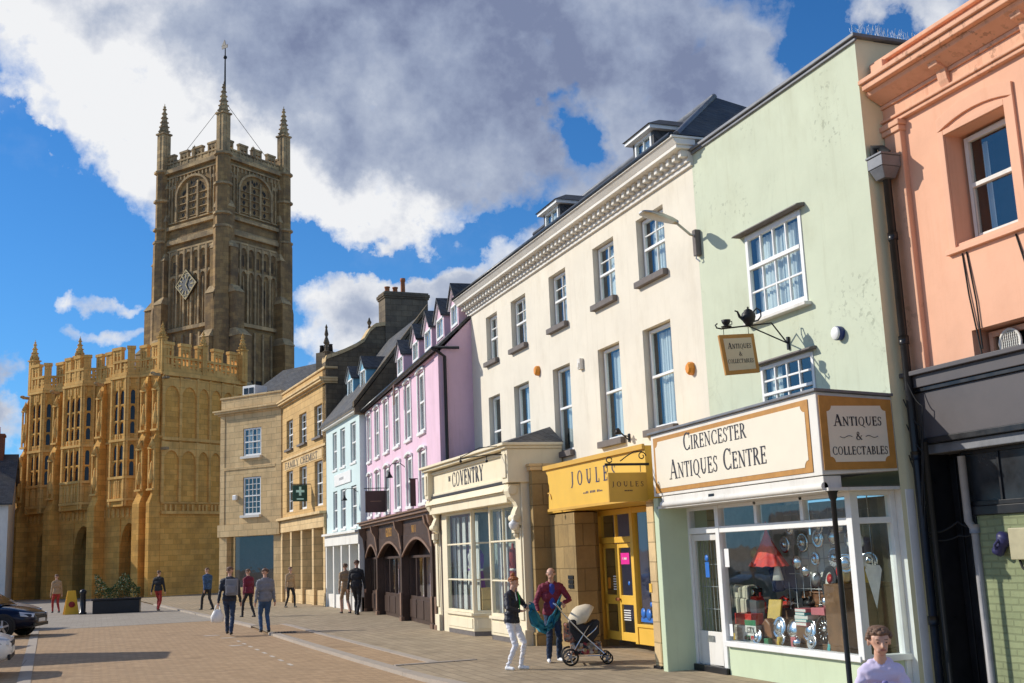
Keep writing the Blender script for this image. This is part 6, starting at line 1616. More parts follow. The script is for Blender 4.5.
# clock: lozenge board on the front face
ck = MB(); ck.M = plane_at(tx0, ty0, 0); uc, zc, h = 3.9, 28.35, 1.5
ck.prism([(uc-h, zc), (uc, zc-h), (uc+h, zc), (uc, zc+h)], -.42, -.23)
M['clockgold'] = m_plain('clock_gilding', (.42, .32, .13), .45, 0, .2); M['clockface'] = m_plain('clock_board', (.03, .03, .035), .5)
clk = ck.build('clock', M['clockface'], tw)
ck = MB(); ck.M = plane_at(tx0, ty0, 0)
h2 = h*.92
for k in range(4):
    P = [(uc-h, zc), (uc, zc-h), (uc+h, zc), (uc, zc+h)]; Q = [(uc-h2, zc), (uc, zc-h2), (uc+h2, zc), (uc, zc+h2)]
    i, j = k, (k+1) % 4; ck.prism([P[i], P[j], Q[j], Q[i]], -.47, -.421)
for k in range(12):
    a = 2*PI*k/12; r0, r1 = .62, .98; wv = .085
    c, s = math.cos(a), math.sin(a)
    ck.prism([(uc+r0*c-wv*s*.6, zc+r0*s+wv*c*.6), (uc+r0*c+wv*s*.6, zc+r0*s-wv*c*.6), (uc+r1*c+wv*s, zc+r1*s-wv*c), (uc+r1*c-wv*s, zc+r1*s+wv*c)], -.45, -.421)
for k in range(28):
    a0, a1 = 2*PI*k/28, 2*PI*(k+1)/28
    ck.prism([(uc+1.02*math.cos(a), zc+1.02*math.sin(a)) for a in (a0, a1)]+[(uc+1.09*math.cos(a), zc+1.09*math.sin(a)) for a in (a1, a0)], -.44, -.421)
for (a, L_, w) in ((R(62), .85, .05), (R(-58), .55, .07)):
    c, s = math.cos(a), math.sin(a); ck.prism([(uc-w*s, zc+w*c), (uc+w*s, zc-w*c), (uc+L_*c+w*.4*s, zc+L_*s-w*.4*c), (uc+L_*c-w*.4*s, zc+L_*s+w*.4*c)], -.49, -.452)
for (u, z) in ((0, 1.28), (0, -1.28), (1.28, 0), (-1.28, 0)): ck.prism([(uc+u-.13, zc+z), (uc+u, zc+z-.13), (uc+u+.13, zc+z), (uc+u, zc+z+.13)], -.45, -.421)
ck.build('clock_gilding', M['clockgold'], clk)

# ---- houses far left and behind
hz = thing('house', 'slate roofed house with a brick chimney at the far left edge beyond the church porch', 'house', (-5.5, 80, 0), R(0))
b = MB(); b.box(-12, 0, 0, 8, .2, 6.6); hw_ = b.build('wall', M['white_aged'], hz)
b = MB(); roof_slope(b, -12.3, .25, -.35, 6.45, 4, 10.0, .12); roof_slope(b, -12.3, .25, 4, 10., 8.35, 6.45, .12); b.build('roof', M['slate'], hz)
b = MB(); b.prism([(0, 6.6), (8, 6.6), (4, 9.9)], -.3, -.02, 0, 'x'); b.build('gable', M['white_aged'], hz)
b = MB(); b.box(-2.2, -.7, 3.4, 4.6, 9., 11.2); b.box(-2.26, -.64, 3.34, 4.66, 11.2, 11.35); c_ = b.build('chimney', m_stone('red_brick', (.28, .10, .06), (.22, .085, .055), .23, .08, weather=.4), hz)
b = MB(); b.lathe([(.13, 0), (.1, .5), (.14, .5)], (-1.8, 4, 11.35), 10); b.lathe([(.13, 0), (.1, .5), (.14, .5)], (-1.1, 4, 11.35), 10); b.build('chimney_pot', M['terracotta'], c_)
for x in (-2.5, -5., -7.5): sash(hz, x, x+1., 4., 5.6, -.03, 2, (2, 2), .06, .02)
for x in (-1.9, -5., -7.5): sash(hz, x, x+1.1, 1., 2.8, -.03, 2, (2, 2), .06, .02)

import numpy as np
from mathutils import noise
# ================================================================== PEOPLE
def limb(a, b, r0, r1, reg): return (Vector(a), Vector(b), r0, r1, reg)
def ik(a, b, l1, l2, pole):
    """elbow / knee between a and b, bent towards pole"""
    a = Vector(a); b = Vector(b); d = b-a; L_ = min(d.length, (l1+l2)*.999); u = d.normalized()
    x = (l1*l1-l2*l2+L_*L_)/(2*L_); h = math.sqrt(max(0, l1*l1-x*x))
    p = Vector(pole); p = p-u*p.dot(u)
    if p.length < 1e-5: p = Vector((0, 1, 0))
    return a+u*x+p.normalized()*h
def grow(name, limbs, mats, regs, voxel, parent, smooth=4):
    """fuse tapered limbs into one continuous skin, then dress it by region"""
    b = MB()
    for (p, q, r0, r1, g) in limbs:
        if (q-p).length > 1e-4: b.tube([p, p.lerp(q, .5), q], [r0, (r0+r1)/2, r1], 10, 0, True)
        b.ball(p, r0, n=10, k=7); b.ball(q, r1, n=10, k=7)
    me = bpy.data.meshes.new('tmp'); me.from_pydata(b.v, [], b.f)
    o = bpy.data.objects.new('tmp', me); COL.objects.link(o)
    m = o.modifiers.new('r', 'REMESH'); m.mode = 'VOXEL'; m.voxel_size = voxel; m.use_smooth_shade = True
    m2 = o.modifiers.new('s', 'SMOOTH'); m2.iterations = smooth; m2.factor = .5
    ev = o.evaluated_get(bpy.context.evaluated_depsgraph_get())
    bpy.context.view_layer.update()
    ev = o.evaluated_get(bpy.context.evaluated_depsgraph_get())
    mesh = bpy.data.meshes.new_from_object(ev)
    bpy.data.objects.remove(o); bpy.data.meshes.remove(me)
    n0 = len(mesh.vertices); co0 = np.zeros(n0*3); mesh.vertices.foreach_get('co', co0); no0 = np.zeros(n0*3); mesh.vertices.foreach_get('normal', no0)
    co0 = co0.reshape(-1, 3); no0 = no0.reshape(-1, 3)
    cl = [l for l in limbs if l[4] in ('top', 'bottom')]; nk = [l for l in limbs if l[4] not in ('top', 'bottom')]
    def gap(ls):
        best_ = np.full(n0, 1e9)
        for (p, q, r0, r1, g) in ls:
            p_ = np.array(p); d = np.array(q-p); L2 = d@d; t_ = np.clip(((co0-p_)@d)/L2, 0, 1) if L2 > 1e-8 else np.zeros(n0)
            best_ = np.minimum(best_, np.linalg.norm(co0-p_-t_[:, None]*d, axis=1)-(r0+(r1-r0)*t_))
        return best_
    cloth = gap(cl) < gap(nk)-.004                          # folds and creases, on the clothes only
    f1 = np.array([noise.noise(Vector((c[0]*9+3, c[1]*9, c[2]*17))) if k else 0. for c, k in zip(co0, cloth)])
    f2 = np.array([noise.noise(Vector((c[0]*22, c[1]*22+7, c[2]*30))) if k else 0. for c, k in zip(co0, cloth)])
    co0 += no0*(np.abs(f1)*-.022+.006+f2*.005)[:, None]*cloth[:, None]
    mesh.vertices.foreach_set('co', co0.ravel()); mesh.update()
    mesh.name = name; mesh.materials.clear()
    for g in regs: mesh.materials.append(mats[g])
    nf = len(mesh.polygons); c = np.zeros(nf*3); mesh.polygons.foreach_get('center', c); c = c.reshape(-1, 3)
    best = np.full(nf, 1e9); idx = np.zeros(nf, int)
    for (p, q, r0, r1, g) in limbs:
        p_ = np.array(p); d = np.array(q-p); L2 = d@d
        t = np.clip(((c-p_)@d)/L2, 0, 1) if L2 > 1e-8 else np.zeros(nf)
        dist = np.linalg.norm(c-p_-t[:, None]*d, axis=1)-(r0+(r1-r0)*t)
        k = dist < best; best[k] = dist[k]; idx[k] = regs.index(g)
    mesh.polygons.foreach_set('material_index', idx.astype('int32')); mesh.polygons.foreach_set('use_smooth', [True]*nf)
    ob = bpy.data.objects.new(name, mesh); COL.objects.link(ob); ob.parent = parent
    return ob
def hand(Ls, wrist, d, palm_n, s, curl=.6, reg='skin', side=1):
    """palm, four unequal fingers bent at two knuckles, a thumb from the side of the palm"""
    w = Vector(wrist); d = Vector(d).normalized(); n = Vector(palm_n); n = (n-d*n.dot(d)).normalized(); x = d.cross(n)*side
    Ls.append(limb(w, w+d*.03*s, .024*s, .026*s, reg))
    for k in range(4): Ls.append(limb(w+d*.02*s+x*(k-1.5)*.012*s, w+d*.082*s+x*(k-1.5)*.019*s, .015*s, .0125*s, reg))
    for k, L_ in enumerate((.060, .070, .066, .050)):
        a = w+d*.085*s+x*(k-1.5)*.020*s
        c1 = a+(d*math.cos(curl*.6)+n*math.sin(curl*.6))*L_*.5*s
        c2 = c1+(d*math.cos(curl*1.5)+n*math.sin(curl*1.5))*L_*.55*s
        Ls.append(limb(a, c1, .0098*s, .009*s, reg)); Ls.append(limb(c1, c2, .009*s, .0078*s, reg))
    a = w+d*.025*s-x*.030*s; c1 = a+(d*.6-x*.7+n*.3).normalized()*.038*s; c2 = c1+(d*.85-x*.15+n*.4).normalized()*.03*s
    Ls.append(limb(a, c1, .0125*s, .011*s, reg)); Ls.append(limb(c1, c2, .011*s, .009*s, reg))
def figure(label, x, y, rz, H, mats, hands, feet, voxel=.010, hair=None, head_yaw=0., head_pitch=0., fem=False, jacket=0., lean=0., fingers=True, long_sleeves=True, shorts=False, hairstyle='short', group=None, bulk=1., size=1., shirt=None):
    """local axes: faces -y, x to its left as we look at its face"""
    t = thing('person', label, 'person', (x, y, gz(y)), rz, group)
    t.scale = (size, size, size)
    s = H/1.75; Ls = []; V = Vector
    hip_z = .90*s; sh_z = 1.42*s; neck_z = 1.50*s
    ln = V((0, -math.sin(lean), 0))
    hw = .085*s; shw = (.165 if fem else .19)*s*(.72 if H < 1.5 else 1)
    P = V((0, 0, hip_z)); CH = V((0, ln.y*.35*s, 1.22*s)); SH = V((0, ln.y*.55*s, sh_z)); NK = V((0, ln.y*.62*s-.01*s, neck_z))
    # torso
    Ls += [limb(P+V((-hw*.75, 0, 0)), P+V((hw*.75, 0, 0)), .115*s*bulk, .115*s*bulk, 'bottom')]
    Ls += [limb(P+V((-.05*s, 0, .12*s)), P+V((.05*s, 0, .12*s)), (.105+jacket)*s*bulk, (.105+jacket)*s*bulk, 'top')]
    Ls += [limb(P+V((-.06*s, 0, .02*s)), P+V((.06*s, 0, .02*s)), (.112+jacket)*s*bulk, (.112+jacket)*s*bulk, 'top')] if jacket else []
    Ls += [limb(CH+V((-.07*s, 0, 0)), CH+V((.07*s, 0, 0)), (.112+jacket)*s*bulk, (.112+jacket)*s*bulk, 'top')]
    Ls += [limb(SH+V((-shw*.72, .01*s, -.05*s)), SH+V((shw*.72, .01*s, -.05*s)), (.082+jacket)*s, (.082+jacket)*s, 'top')]
    Ls += [limb(SH+V((-.05*s, .012*s, .01*s)), SH+V((.05*s, .012*s, .01*s)), .068*s, .068*s, 'top')]
    if fem: Ls += [limb(CH+V((k*.07*s, -.085*s, .03*s)), CH+V((k*.07*s, -.085*s, .03*s)), .055*s, .055*s, 'top') for k in (-1, 1)]
    Ls += [limb(SH+V((0, 0, .02*s)), NK+V((0, -.012*s, .05*s)), .052*s, .050*s, 'skin')]
    if shirt: Ls += [limb(SH+V((0, -.050*s, -.03*s)), P+V((0, -.086*s, .13*s)), .060*s, .056*s, 'shirt')]
    # head: skull, jaw, nose, ears
    hm = Matrix.Translation(NK+V((0, -.02*s, .045*s))) @ Matrix.Rotation(head_yaw, 4, 'Z') @ Matrix.Rotation(head_pitch, 4, 'X')
    hs = s if H > 1.5 else s*1.08
    hp = lambda a, b_, c: hm @ V((a*hs, b_*hs, c*hs))
    Ls += [limb(hp(0, .018, .115), hp(0, -.012, .105), .082*hs, .078*hs, 'skin'), limb(hp(0, -.030, .055), hp(0, -.045, .022), .058*hs, .038*hs, 'skin'),
           limb(hp(0, -.088, .085), hp(0, -.103, .060), .011*hs, .015*hs, 'skin'), limb(hp(-.026, -.064, .028), hp(.026, -.064, .028), .020*hs, .020*hs, 'skin'),
           limb(hp(-.018, -.084, .032), hp(.018, -.084, .032), .0045*hs, .0045*hs, 'lip')]
    for k in (-1, 1):
        Ls += [limb(hp(k*.080, .012, .095), hp(k*.084, .016, .060), .016*hs, .011*hs, 'skin'), limb(hp(k*.034, -.0765, .092), hp(k*.034, -.0765, .092), .0085*hs, .0085*hs, 'eye'),
               limb(hp(k*.020, -.083, .113), hp(k*.046, -.074, .114), .0048*hs, .004*hs, 'brow')]
    # legs
    for k, ft in zip((-1, 1), feet):
        a = P+V((k*hw, 0, -.03*s)); ank = V((ft[0], ft[1], .085*s+ft[2])); kn = ik(a, ank, .43*s, .42*s, (0, -1, 0))
        th, kr, ar = (.084, .056, .040) if fem else (.086, .060, .050)
        Ls += [limb(a, kn, th*s*bulk, kr*s, 'bottom'), limb(kn, kn.lerp(ank, .35), kr*s*.98, (.052 if fem else .058)*s, 'skin' if shorts else 'bottom'), limb(kn.lerp(ank, .35), ank, (.052 if fem else .058)*s, ar*s, 'skin' if shorts else 'bottom')]
        fd = V((ft[3] if len(ft) > 3 else k*.15, -1, 0)).normalized()
        Ls += [limb(ank+V((0, .03*s, -.05*s)), ank+V((0, .03*s, -.05*s))-V((0, 0, 0)), .038*s, .038*s, 'shoe'), limb(ank+V((0, .02*s, -.042*s)), ank+fd*.14*s+V((0, 0, -.055*s)), .040*s, .032*s, 'shoe')]
    # arms
    for k, (hx, pole, hd, pn, curl) in zip((-1, 1), hands):
        a = SH+V((k*shw, .01*s, -.045*s)); wr = V(hx)*1.; el_ = ik(a, wr, .29*s, .25*s, pole)
        sl = 'top' if long_sleeves else 'skin'
        Ls += [limb(a, a.lerp(el_, .5), (.058+jacket*.6)*s, (.048+jacket*.6)*s, 'top'), limb(a.lerp(el_, .5), el_, (.048+jacket*.6)*s if long_sleeves else .043*s, (.042+jacket*.5)*s, sl), limb(el_, el_.lerp(wr, .88), (.041+jacket*.5)*s, (.032+jacket*.5)*s, sl), limb(el_.lerp(wr, .85), wr, .027*s, .025*s, 'skin')]
        if fingers: hand(Ls, wr, hd, pn, s*(1. if H > 1.5 else .95), curl, 'skin', k)
        else: Ls += [limb(wr, wr+V(hd).normalized()*.09*s, .032*s, .024*s, 'skin')]
    regs = ['skin', 'top', 'bottom', 'shoe', 'lip', 'eye', 'brow']+(['shirt'] if shirt else [])
    if shirt: mats = dict(mats, shirt=shirt)
    mm = {'skin': M['skin'], 'lip': M['lip'], 'eye': M['eye'], 'brow': hair or M['hair_dark']}; mm.update(mats)
    grow('body', Ls, mm, regs, voxel, t)
    if hair:
        b = MB(); b.M = hm @ Matrix.Scale(hs, 4)
        rr = random.Random(len(label))
        if hairstyle != 'shaved':
            for i in range(110 if voxel < .011 else 40):
                u = rr.uniform(0, 2*PI); v = rr.uniform(.05, 1.); el2 = math.acos(1-v*(1.15 if hairstyle == 'short' else 1.25))
                d = V((math.sin(el2)*math.cos(u), math.sin(el2)*math.sin(u), math.cos(el2)))
                if d.y < -.30 and d.z < .52: continue
                if abs(d.x) > .75 and d.z < .05 and d.y < .25: continue
                c = V((d.x*.083, .010+d.y*.095, .112+d.z*.088)); r = rr.uniform(.014, .026)
                b.ball(c, r*1.2, r*1.2, r*.8, n=6, k=4)
            b.lathe([(0, .02), (.076, .022), (.0875, .035), (.080, .066), (.05, .090), (0, .1)], (0, .016, .112), 14, sy=1.08)
        else:
            b.lathe([(.083, .0), (.0862, .02), (.0845, .035)], (0, .014, .10), 14, sy=1.1)
        if hairstyle == 'bun': b.ball((0, .055, .225), .042, .042, .036); b.ball((.012, .05, .24), .03)
        b.build('hair', hair, t)
    return t
M['skin'] = m_plain('skin', (.60, .34, .235), .5, 0, .12, 14.)
M['lip'] = m_plain('lips', (.42, .17, .13), .5, 0, .05); M['eye'] = m_plain('eyes', (.05, .035, .03), .2, 0, .1)
M['hair_dark'] = m_plain('dark_brown_hair', (.05, .028, .016), .6, 0, .35, 60.); M['hair_red'] = m_plain('auburn_hair', (.34, .11, .03), .55, 0, .3, 60.); M['hair_grey'] = m_plain('short_brown_hair', (.16, .09, .055), .6, 0, .3, 60.)
C_ = lambda n, c, r=.85, v=.15: m_plain(n, c, r, 0, v, 9.)
M['navyjacket'] = C_('navy_jacket', (.022, .024, .036), .6); M['whitejeans'] = C_('white_jeans', (.80, .79, .82), .85, .06); M['trainers'] = C_('white_trainers', (.85, .85, .85), .6, .04)
M['maroon'] = C_('maroon_jacket', (.19, .018, .04), .7); M['jeans'] = C_('dark_jeans', (.03, .05, .095), .9, .3); M['bluejeans'] = C_('blue_jeans', (.05, .10, .20), .9, .3); M['darkcloth'] = C_('dark_cloth', (.03, .028, .03)); M['tan'] = C_('tan_cloth', (.40, .27, .16)); M['redcloth'] = C_('red_cloth', (.35, .035, .03)); M['greycloth'] = C_('grey_cloth', (.22, .22, .24)); M['shoe_dark'] = C_('dark_shoes', (.02, .018, .016), .5)
M['teal'] = C_('teal_cloth', (.02, .20, .30), .8, .25); M['limetrim'] = C_('green_trim', (.02, .42, .08), .6, .05); M['royal'] = C_('blue_shirt', (.04, .06, .32), .8)

# woman by the cream shop
wx, wy = 6.20, 17.19
wz = R(38)
wom = figure('woman in navy jacket and white trousers holding one end of a teal cloth', wx, wy, wz, 1.56, dict(top=M['navyjacket'], bottom=M['whitejeans'], shoe=M['trainers']),
    [((-.10, -.24, .98), (-1, .3, -.2), (.4, -.9, -.1), (0, 0, 1), 1.1), ((.16, -.22, 1.02), (1, .4, -.3), (.0, -1, .0), (0, 0, 1), 1.1)],
    [(-.08, .06, 0, -.2), (.09, -.10, 0, .25)], .0085, M['hair_red'], .15, R(12), True, .012, R(3), hairstyle='bun', size=.923)
b = MB(); b.tube([(.03, -.125, 1.30), (.05, -.142, 1.15), (.055, -.13, .95)], .012, 6); b.tube([(-.05, -.12, 1.30), (-.04, -.142, 1.15)], .010, 6, 1); b.tube([(-.15, .02, 1.22), (-.17, -.05, 1.05)], .008, 5, 1)
b.build('jacket_trim', [M['limetrim'], M['white']], wom)
# man with the pram
mx, my = 7.18, 17.91
man = figure('man in maroon jacket and dark jeans standing at the handle of a cream hooded pram', mx, my, R(-12), 1.66, dict(top=M['maroon'], bottom=M['jeans'], shoe=M['trainers']),
    [((-.27, -.16, .88), (-.4, .8, 0), (-.1, -.5, -1), (1, 0, 0), 1.2), ((.14, -.26, 1.02), (.9, .5, -.1), (.3, -1, -.2), (0, 0, -1), 1.3)],
    [(-.10, -.08, 0, -.1), (.11, .06, 0, .3)], .0085, M['hair_grey'], -.25, R(15), False, .012, R(4), hairstyle='shaved', size=.928, shirt=M['royal'])
# boy at the corner post, cut by the picture's edge
bx, by = 4.56, 5.97
boy = figure('boy in a lavender printed T-shirt in front of the antiques shop window', bx, by, R(-28), 1.26, dict(top=C_('lavender_shirt', (.62, .55, .74), .85, .06), bottom=M['bluejeans'], shoe=M['trainers']),
    [((-.24, -.10, .62), (-.6, .6, 0), (0, -.3, -1), (1, 0, 0), .6), ((.25, -.10, .64), (.6, .6, 0), (0, -.3, -1), (-1, 0, 0), .6)],
    [(-.09, 0, 0, -.2), (.10, -.04, 0, .2)], .006, M['hair_grey'], .1, R(6), False, .006, R(2), long_sleeves=False, bulk=.74)
b = MB()
for i, (x, z, w, h) in enumerate(((-.05, .93, .03, .02), (.0, .94, .04, .025), (.045, .92, .03, .03), (-.03, .88, .05, .02), (.03, .86, .04, .02), (-.01, .82, .06, .02), (.04, .79, .03, .02))):
    b.ball((x, -.108-.004*(i % 2)+abs(x)*.25, z), w*.5, .012, h*.6, n=8, k=5)
b.build('shirt_print', C_('shirt_print', (.22, .20, .42)), boy)
# the teal cloth between them, and the toy
def P_local(o, p): return Matrix.Translation(o.location) @ Matrix.Rotation(o.rotation_euler.z, 4, 'Z') @ (Vector(p)*o.scale.x)
A_ = P_local(wom, (.10, -.33, 1.03)); B_ = P_local(man, (.10, -.34, 1.05)); A0 = P_local(wom, (-.08, -.33, .98))
b = MB(); vs = []; n = 30; rr = random.Random(2)
for i in range(n+1):
    t = i/n; p = A_.lerp(B_, t); p.z -= .42*4*t*(1-t)*(1-.25*t); w = .10+.05*math.sin(t*9)+.03*math.sin(t*21)
    for j in range(7):
        f = j/6-.5; vs.append((p.x+.05*math.sin(j*2.+t*8), p.y+.05*math.cos(j*2.3+t*6), p.z-f*w*1.6+.01*math.sin(t*40+j)))
b.add(vs, [(i*7+j, i*7+j+1, (i+1)*7+j+1, (i+1)*7+j) for i in range(n) for j in range(6)], 0, True)
vs = []
for i in range(13):                                    # the gathered end over the woman's arm, and the tail from the man's hand
    t = i/12
    for j in range(6): vs.append((A_.x-.03+.03*math.sin(j*2+t*5), A_.y+.03*math.cos(j*2.2), A_.z+.08-.23*t+(j-2.5)*.02))
o = b.build('cloth', M['teal']); sol = o.modifiers.new('thick', 'SOLIDIFY'); sol.thickness = .012
tag(o, 'teal cloth strung between the woman and the man, sagging in the middle', 'cloth')
b = MB(); c = P_local(man, (-.28, -.19, .76)); b.ball(c, .045, .04, .09); b.ball((c.x, c.y, c.z+.1), .035); b.ball((c.x-.03, c.y, c.z-.08), .025); b.ball((c.x+.03, c.y, c.z-.08), .025)
tag(b.build('soft_toy', M['orange']), "small orange soft toy held in the man's lowered hand", 'toy')

# ---- the pram
pm = thing('pram', 'pram with cream hood, black seat and silver frame beside the man', 'pram', (7.48, 17.22, gz(18.6)), R(-20)); pm.scale = (.925, .925, .925)
b = MB()
for s in (-1, 1):
    y = s*.24
    b.tube([(-.50, y, 1.02), (-.34, y, .82), (.0, y, .45), (.34, y*.9, .14)], .014, 8); b.tube([(-.30, y*1.1, .16), (-.12, y, .42), (.05, y, .66)], .013, 8); b.tube([(-.02, y, .46), (.16, y, .60), (.20, y, .66)], .012, 8)
    b.tube([(-.28, y*1.1, .16), (.3, y*.9, .15)], .010, 6)
b.tube([(-.50, -.24, 1.02), (-.54, -.2, 1.05), (-.54, .2, 1.05), (-.50, .24, 1.02)], .016, 8); b.tube([(-.3, -.26, .15), (-.3, .26, .15)], .012, 8); b.tube([(.32, -.22, .14), (.32, .22, .14)], .012, 8)
b.build('frame', M['chrome'], pm)
for (x, y, r, w) in ((-.30, -.30, .145, .045), (-.30, .30, .145, .045), (.34, -.22, .10, .05), (.34, .22, .10, .05)):
    b = MB(); b.lathe([(r*.78, -w/2), (r*.95, -w/2), (r, -w*.25), (r, w*.25), (r*.95, w/2), (r*.78, w/2)], (x, y, r), 20, 0, 'y', ring=True); wh = b.build('wheel', M['rubber'], pm)
    b = MB(); b.lathe([(0, -w*.4), (r*.25, -w*.4), (r*.25, w*.4), (0, w*.4)], (x, y, r), 10, 0, 'y')
    for k in range(5):
        a = 2*PI*k/5; b.tube([(x, y, r), (x+r*.74*math.cos(a), y, r+r*.74*math.sin(a))], .010, 5)
    b.build('hub', M['pvc'], wh)
b = MB(); vs = []
for i in range(9):
    t = i/8
    for j in range(9):
        u = j/8-.5; x = -.24+.38*t; z = .52+.14*abs(u)**2*3-.10*math.sin(t*PI)+.22*max(0, t-.55); vs.append((x, u*.46, z))
b.add(vs, [(i*9+j, i*9+j+1, (i+1)*9+j+1, (i+1)*9+j) for i in range(8) for j in range(8)], 0, True)
b.prism([(-.30, .60), (-.18, .38), (.10, .38), (.22, .52), (.24, .74), (.14, .74), (.0, .66), (-.18, .78), (-.30, .76)], -.215, .215)
b.build('seat', M['darkcloth'], pm, bevel=.03)
b = MB(); vs = []; n, k = 9, 12
for i in range(n+1):                                   # hood: four ribs of a quarter shell
    a = R(-15+ (138)*i/n); pl = 1+.035*abs(math.sin(i*PI*.5*1.34))
    for j in range(k+1):
        u = PI*j/k; vs.append((-.02-.30*pl*math.cos(a)*math.sin(u)**.6+.02, .235*math.cos(u), .72+.29*pl*math.sin(a)*math.sin(u)**.6))
b.add(vs, [(i*(k+1)+j, i*(k+1)+j+1, (i+1)*(k+1)+j+1, (i+1)*(k+1)+j) for i in range(n) for j in range(k)], 0, True)
o = b.build('hood', C_('cream_hood', (.70, .60, .44), .9, .1), pm); so2 = o.modifiers.new('t', 'SOLIDIFY'); so2.thickness = .02
b = MB(); b.box(-.28, .26, -.20, .20, .17, .38); b.ball((-.1, -.12, .32), .13, .1, .09); b.ball((.1, .05, .31), .12, .12, .08); b.build('basket', m_spots('patterned_bag', [(.03, .03, .03), (.35, .05, .06), (.5, .3, .12), (.05, .05, .06), (.6, .5, .4), (.03, .03, .04)], 22.), pm, bevel=.03)
b = MB(); b.prism([(-.40, .40), (-.2, .36), (-.18, .66), (-.38, .72)], -.16, .16); b.build('changing_bag', m_spots('floral_bag', [(.4, .06, .08), (.55, .42, .3), (.05, .05, .06), (.5, .2, .1)], 26.), pm, bevel=.04)

# ---- passers-by further up the street
def walker(label, x, y, rz, H, top, bottom, stride=.18, shoe=None, hair=None, shorts=False, fem=False, bulk=1., lean=2):
    return figure(label, x, y, rz, H, dict(top=M[top], bottom=M[bottom], shoe=shoe or M['shoe_dark']),
        [((-.27, -.12*stride*5, .80*H/1.75), (-.3, 1, 0), (0, -.2, -1), (1, 0, 0), .5), ((.27, .10*stride*5, .80*H/1.75), (.3, 1, 0), (0, -.1, -1), (-1, 0, 0), .5)],
        [(-.09, stride, 0, 0.), (.09, -stride, 0, 0.)], .014, hair or M['hair_grey'], 0, 0, fem, .012, R(lean), fingers=False, shorts=shorts, bulk=bulk, group='people walking in the market place')
walker('man in dark navy carrying a white carrier bag, walking up the road', 3.30, 31.0, R(165), 1.74, 'navyjacket', 'jeans', .26, bulk=1.1)
walker('person in blue jeans and grey top beside the man with the carrier bag', 4.22, 30.95, R(186), 1.66, 'greycloth', 'bluejeans', .05, bulk=1.2, lean=0)
walker('distant walker in maroon top and dark trousers beyond the person in blue jeans', 4.92, 40.2, R(205), 1.62, 'maroon', 'darkcloth', .24, fem=True)
walker('walker with bare legs and shorts outside the brown arched shop', 8.05, 39.0, R(190), 1.68, 'tan', 'tan', .16, shorts=True)
walker('walker in black next to the one in shorts, by the arched shop', 8.12, 37.6, R(150), 1.78, 'darkcloth', 'darkcloth', .2, bulk=1.15)
walker('distant walker in red trousers near the planter', 2.46, 50.7, R(150), 1.66, 'darkcloth', 'redcloth', .16)
walker('distant walker in blue jacket and dark trousers in the middle of the street', 4.31, 48.8, R(215), 1.70, 'bluejeans', 'darkcloth', .25, bulk=1.1)
walker('walker in tan top and dark trousers near the pale blue shop', 7.35, 46.6, R(20), 1.60, 'tan', 'darkcloth', .22, fem=True)
walker('walker in pale clothes behind the yellow street sign', -1.65, 54.5, R(200), 1.66, 'tan', 'redcloth', .15, fem=True)
b = MB(); b.lathe([(.02, .34), (.10, .30), (.17, .16), (.16, .03), (.10, 0), (0, 0)], (0, 0, 0), 12, sy=.55); b.tube([(-.08, 0, .30), (-.03, 0, .45), (.04, 0, .45), (.08, 0, .30)], .012, 5)
tag(b.build('carrier_bag', M['white'], None, loc=(2.98, 30.85, gz(31)+.32)), 'white carrier bag in the hand of the man in navy', 'bag')
b = MB(); b.box(-.16, .16, -.08, .08, 0, .42); b.box(-.12, .12, -.13, -.08, .05, .26)
tag(b.build('backpack', M['greycloth'], None, loc=(3.34, 30.82, gz(31)+1.0), rot=(0, 0, R(-15)), bevel=.04), 'dark grey rucksack on the back of the man in navy', 'bag')

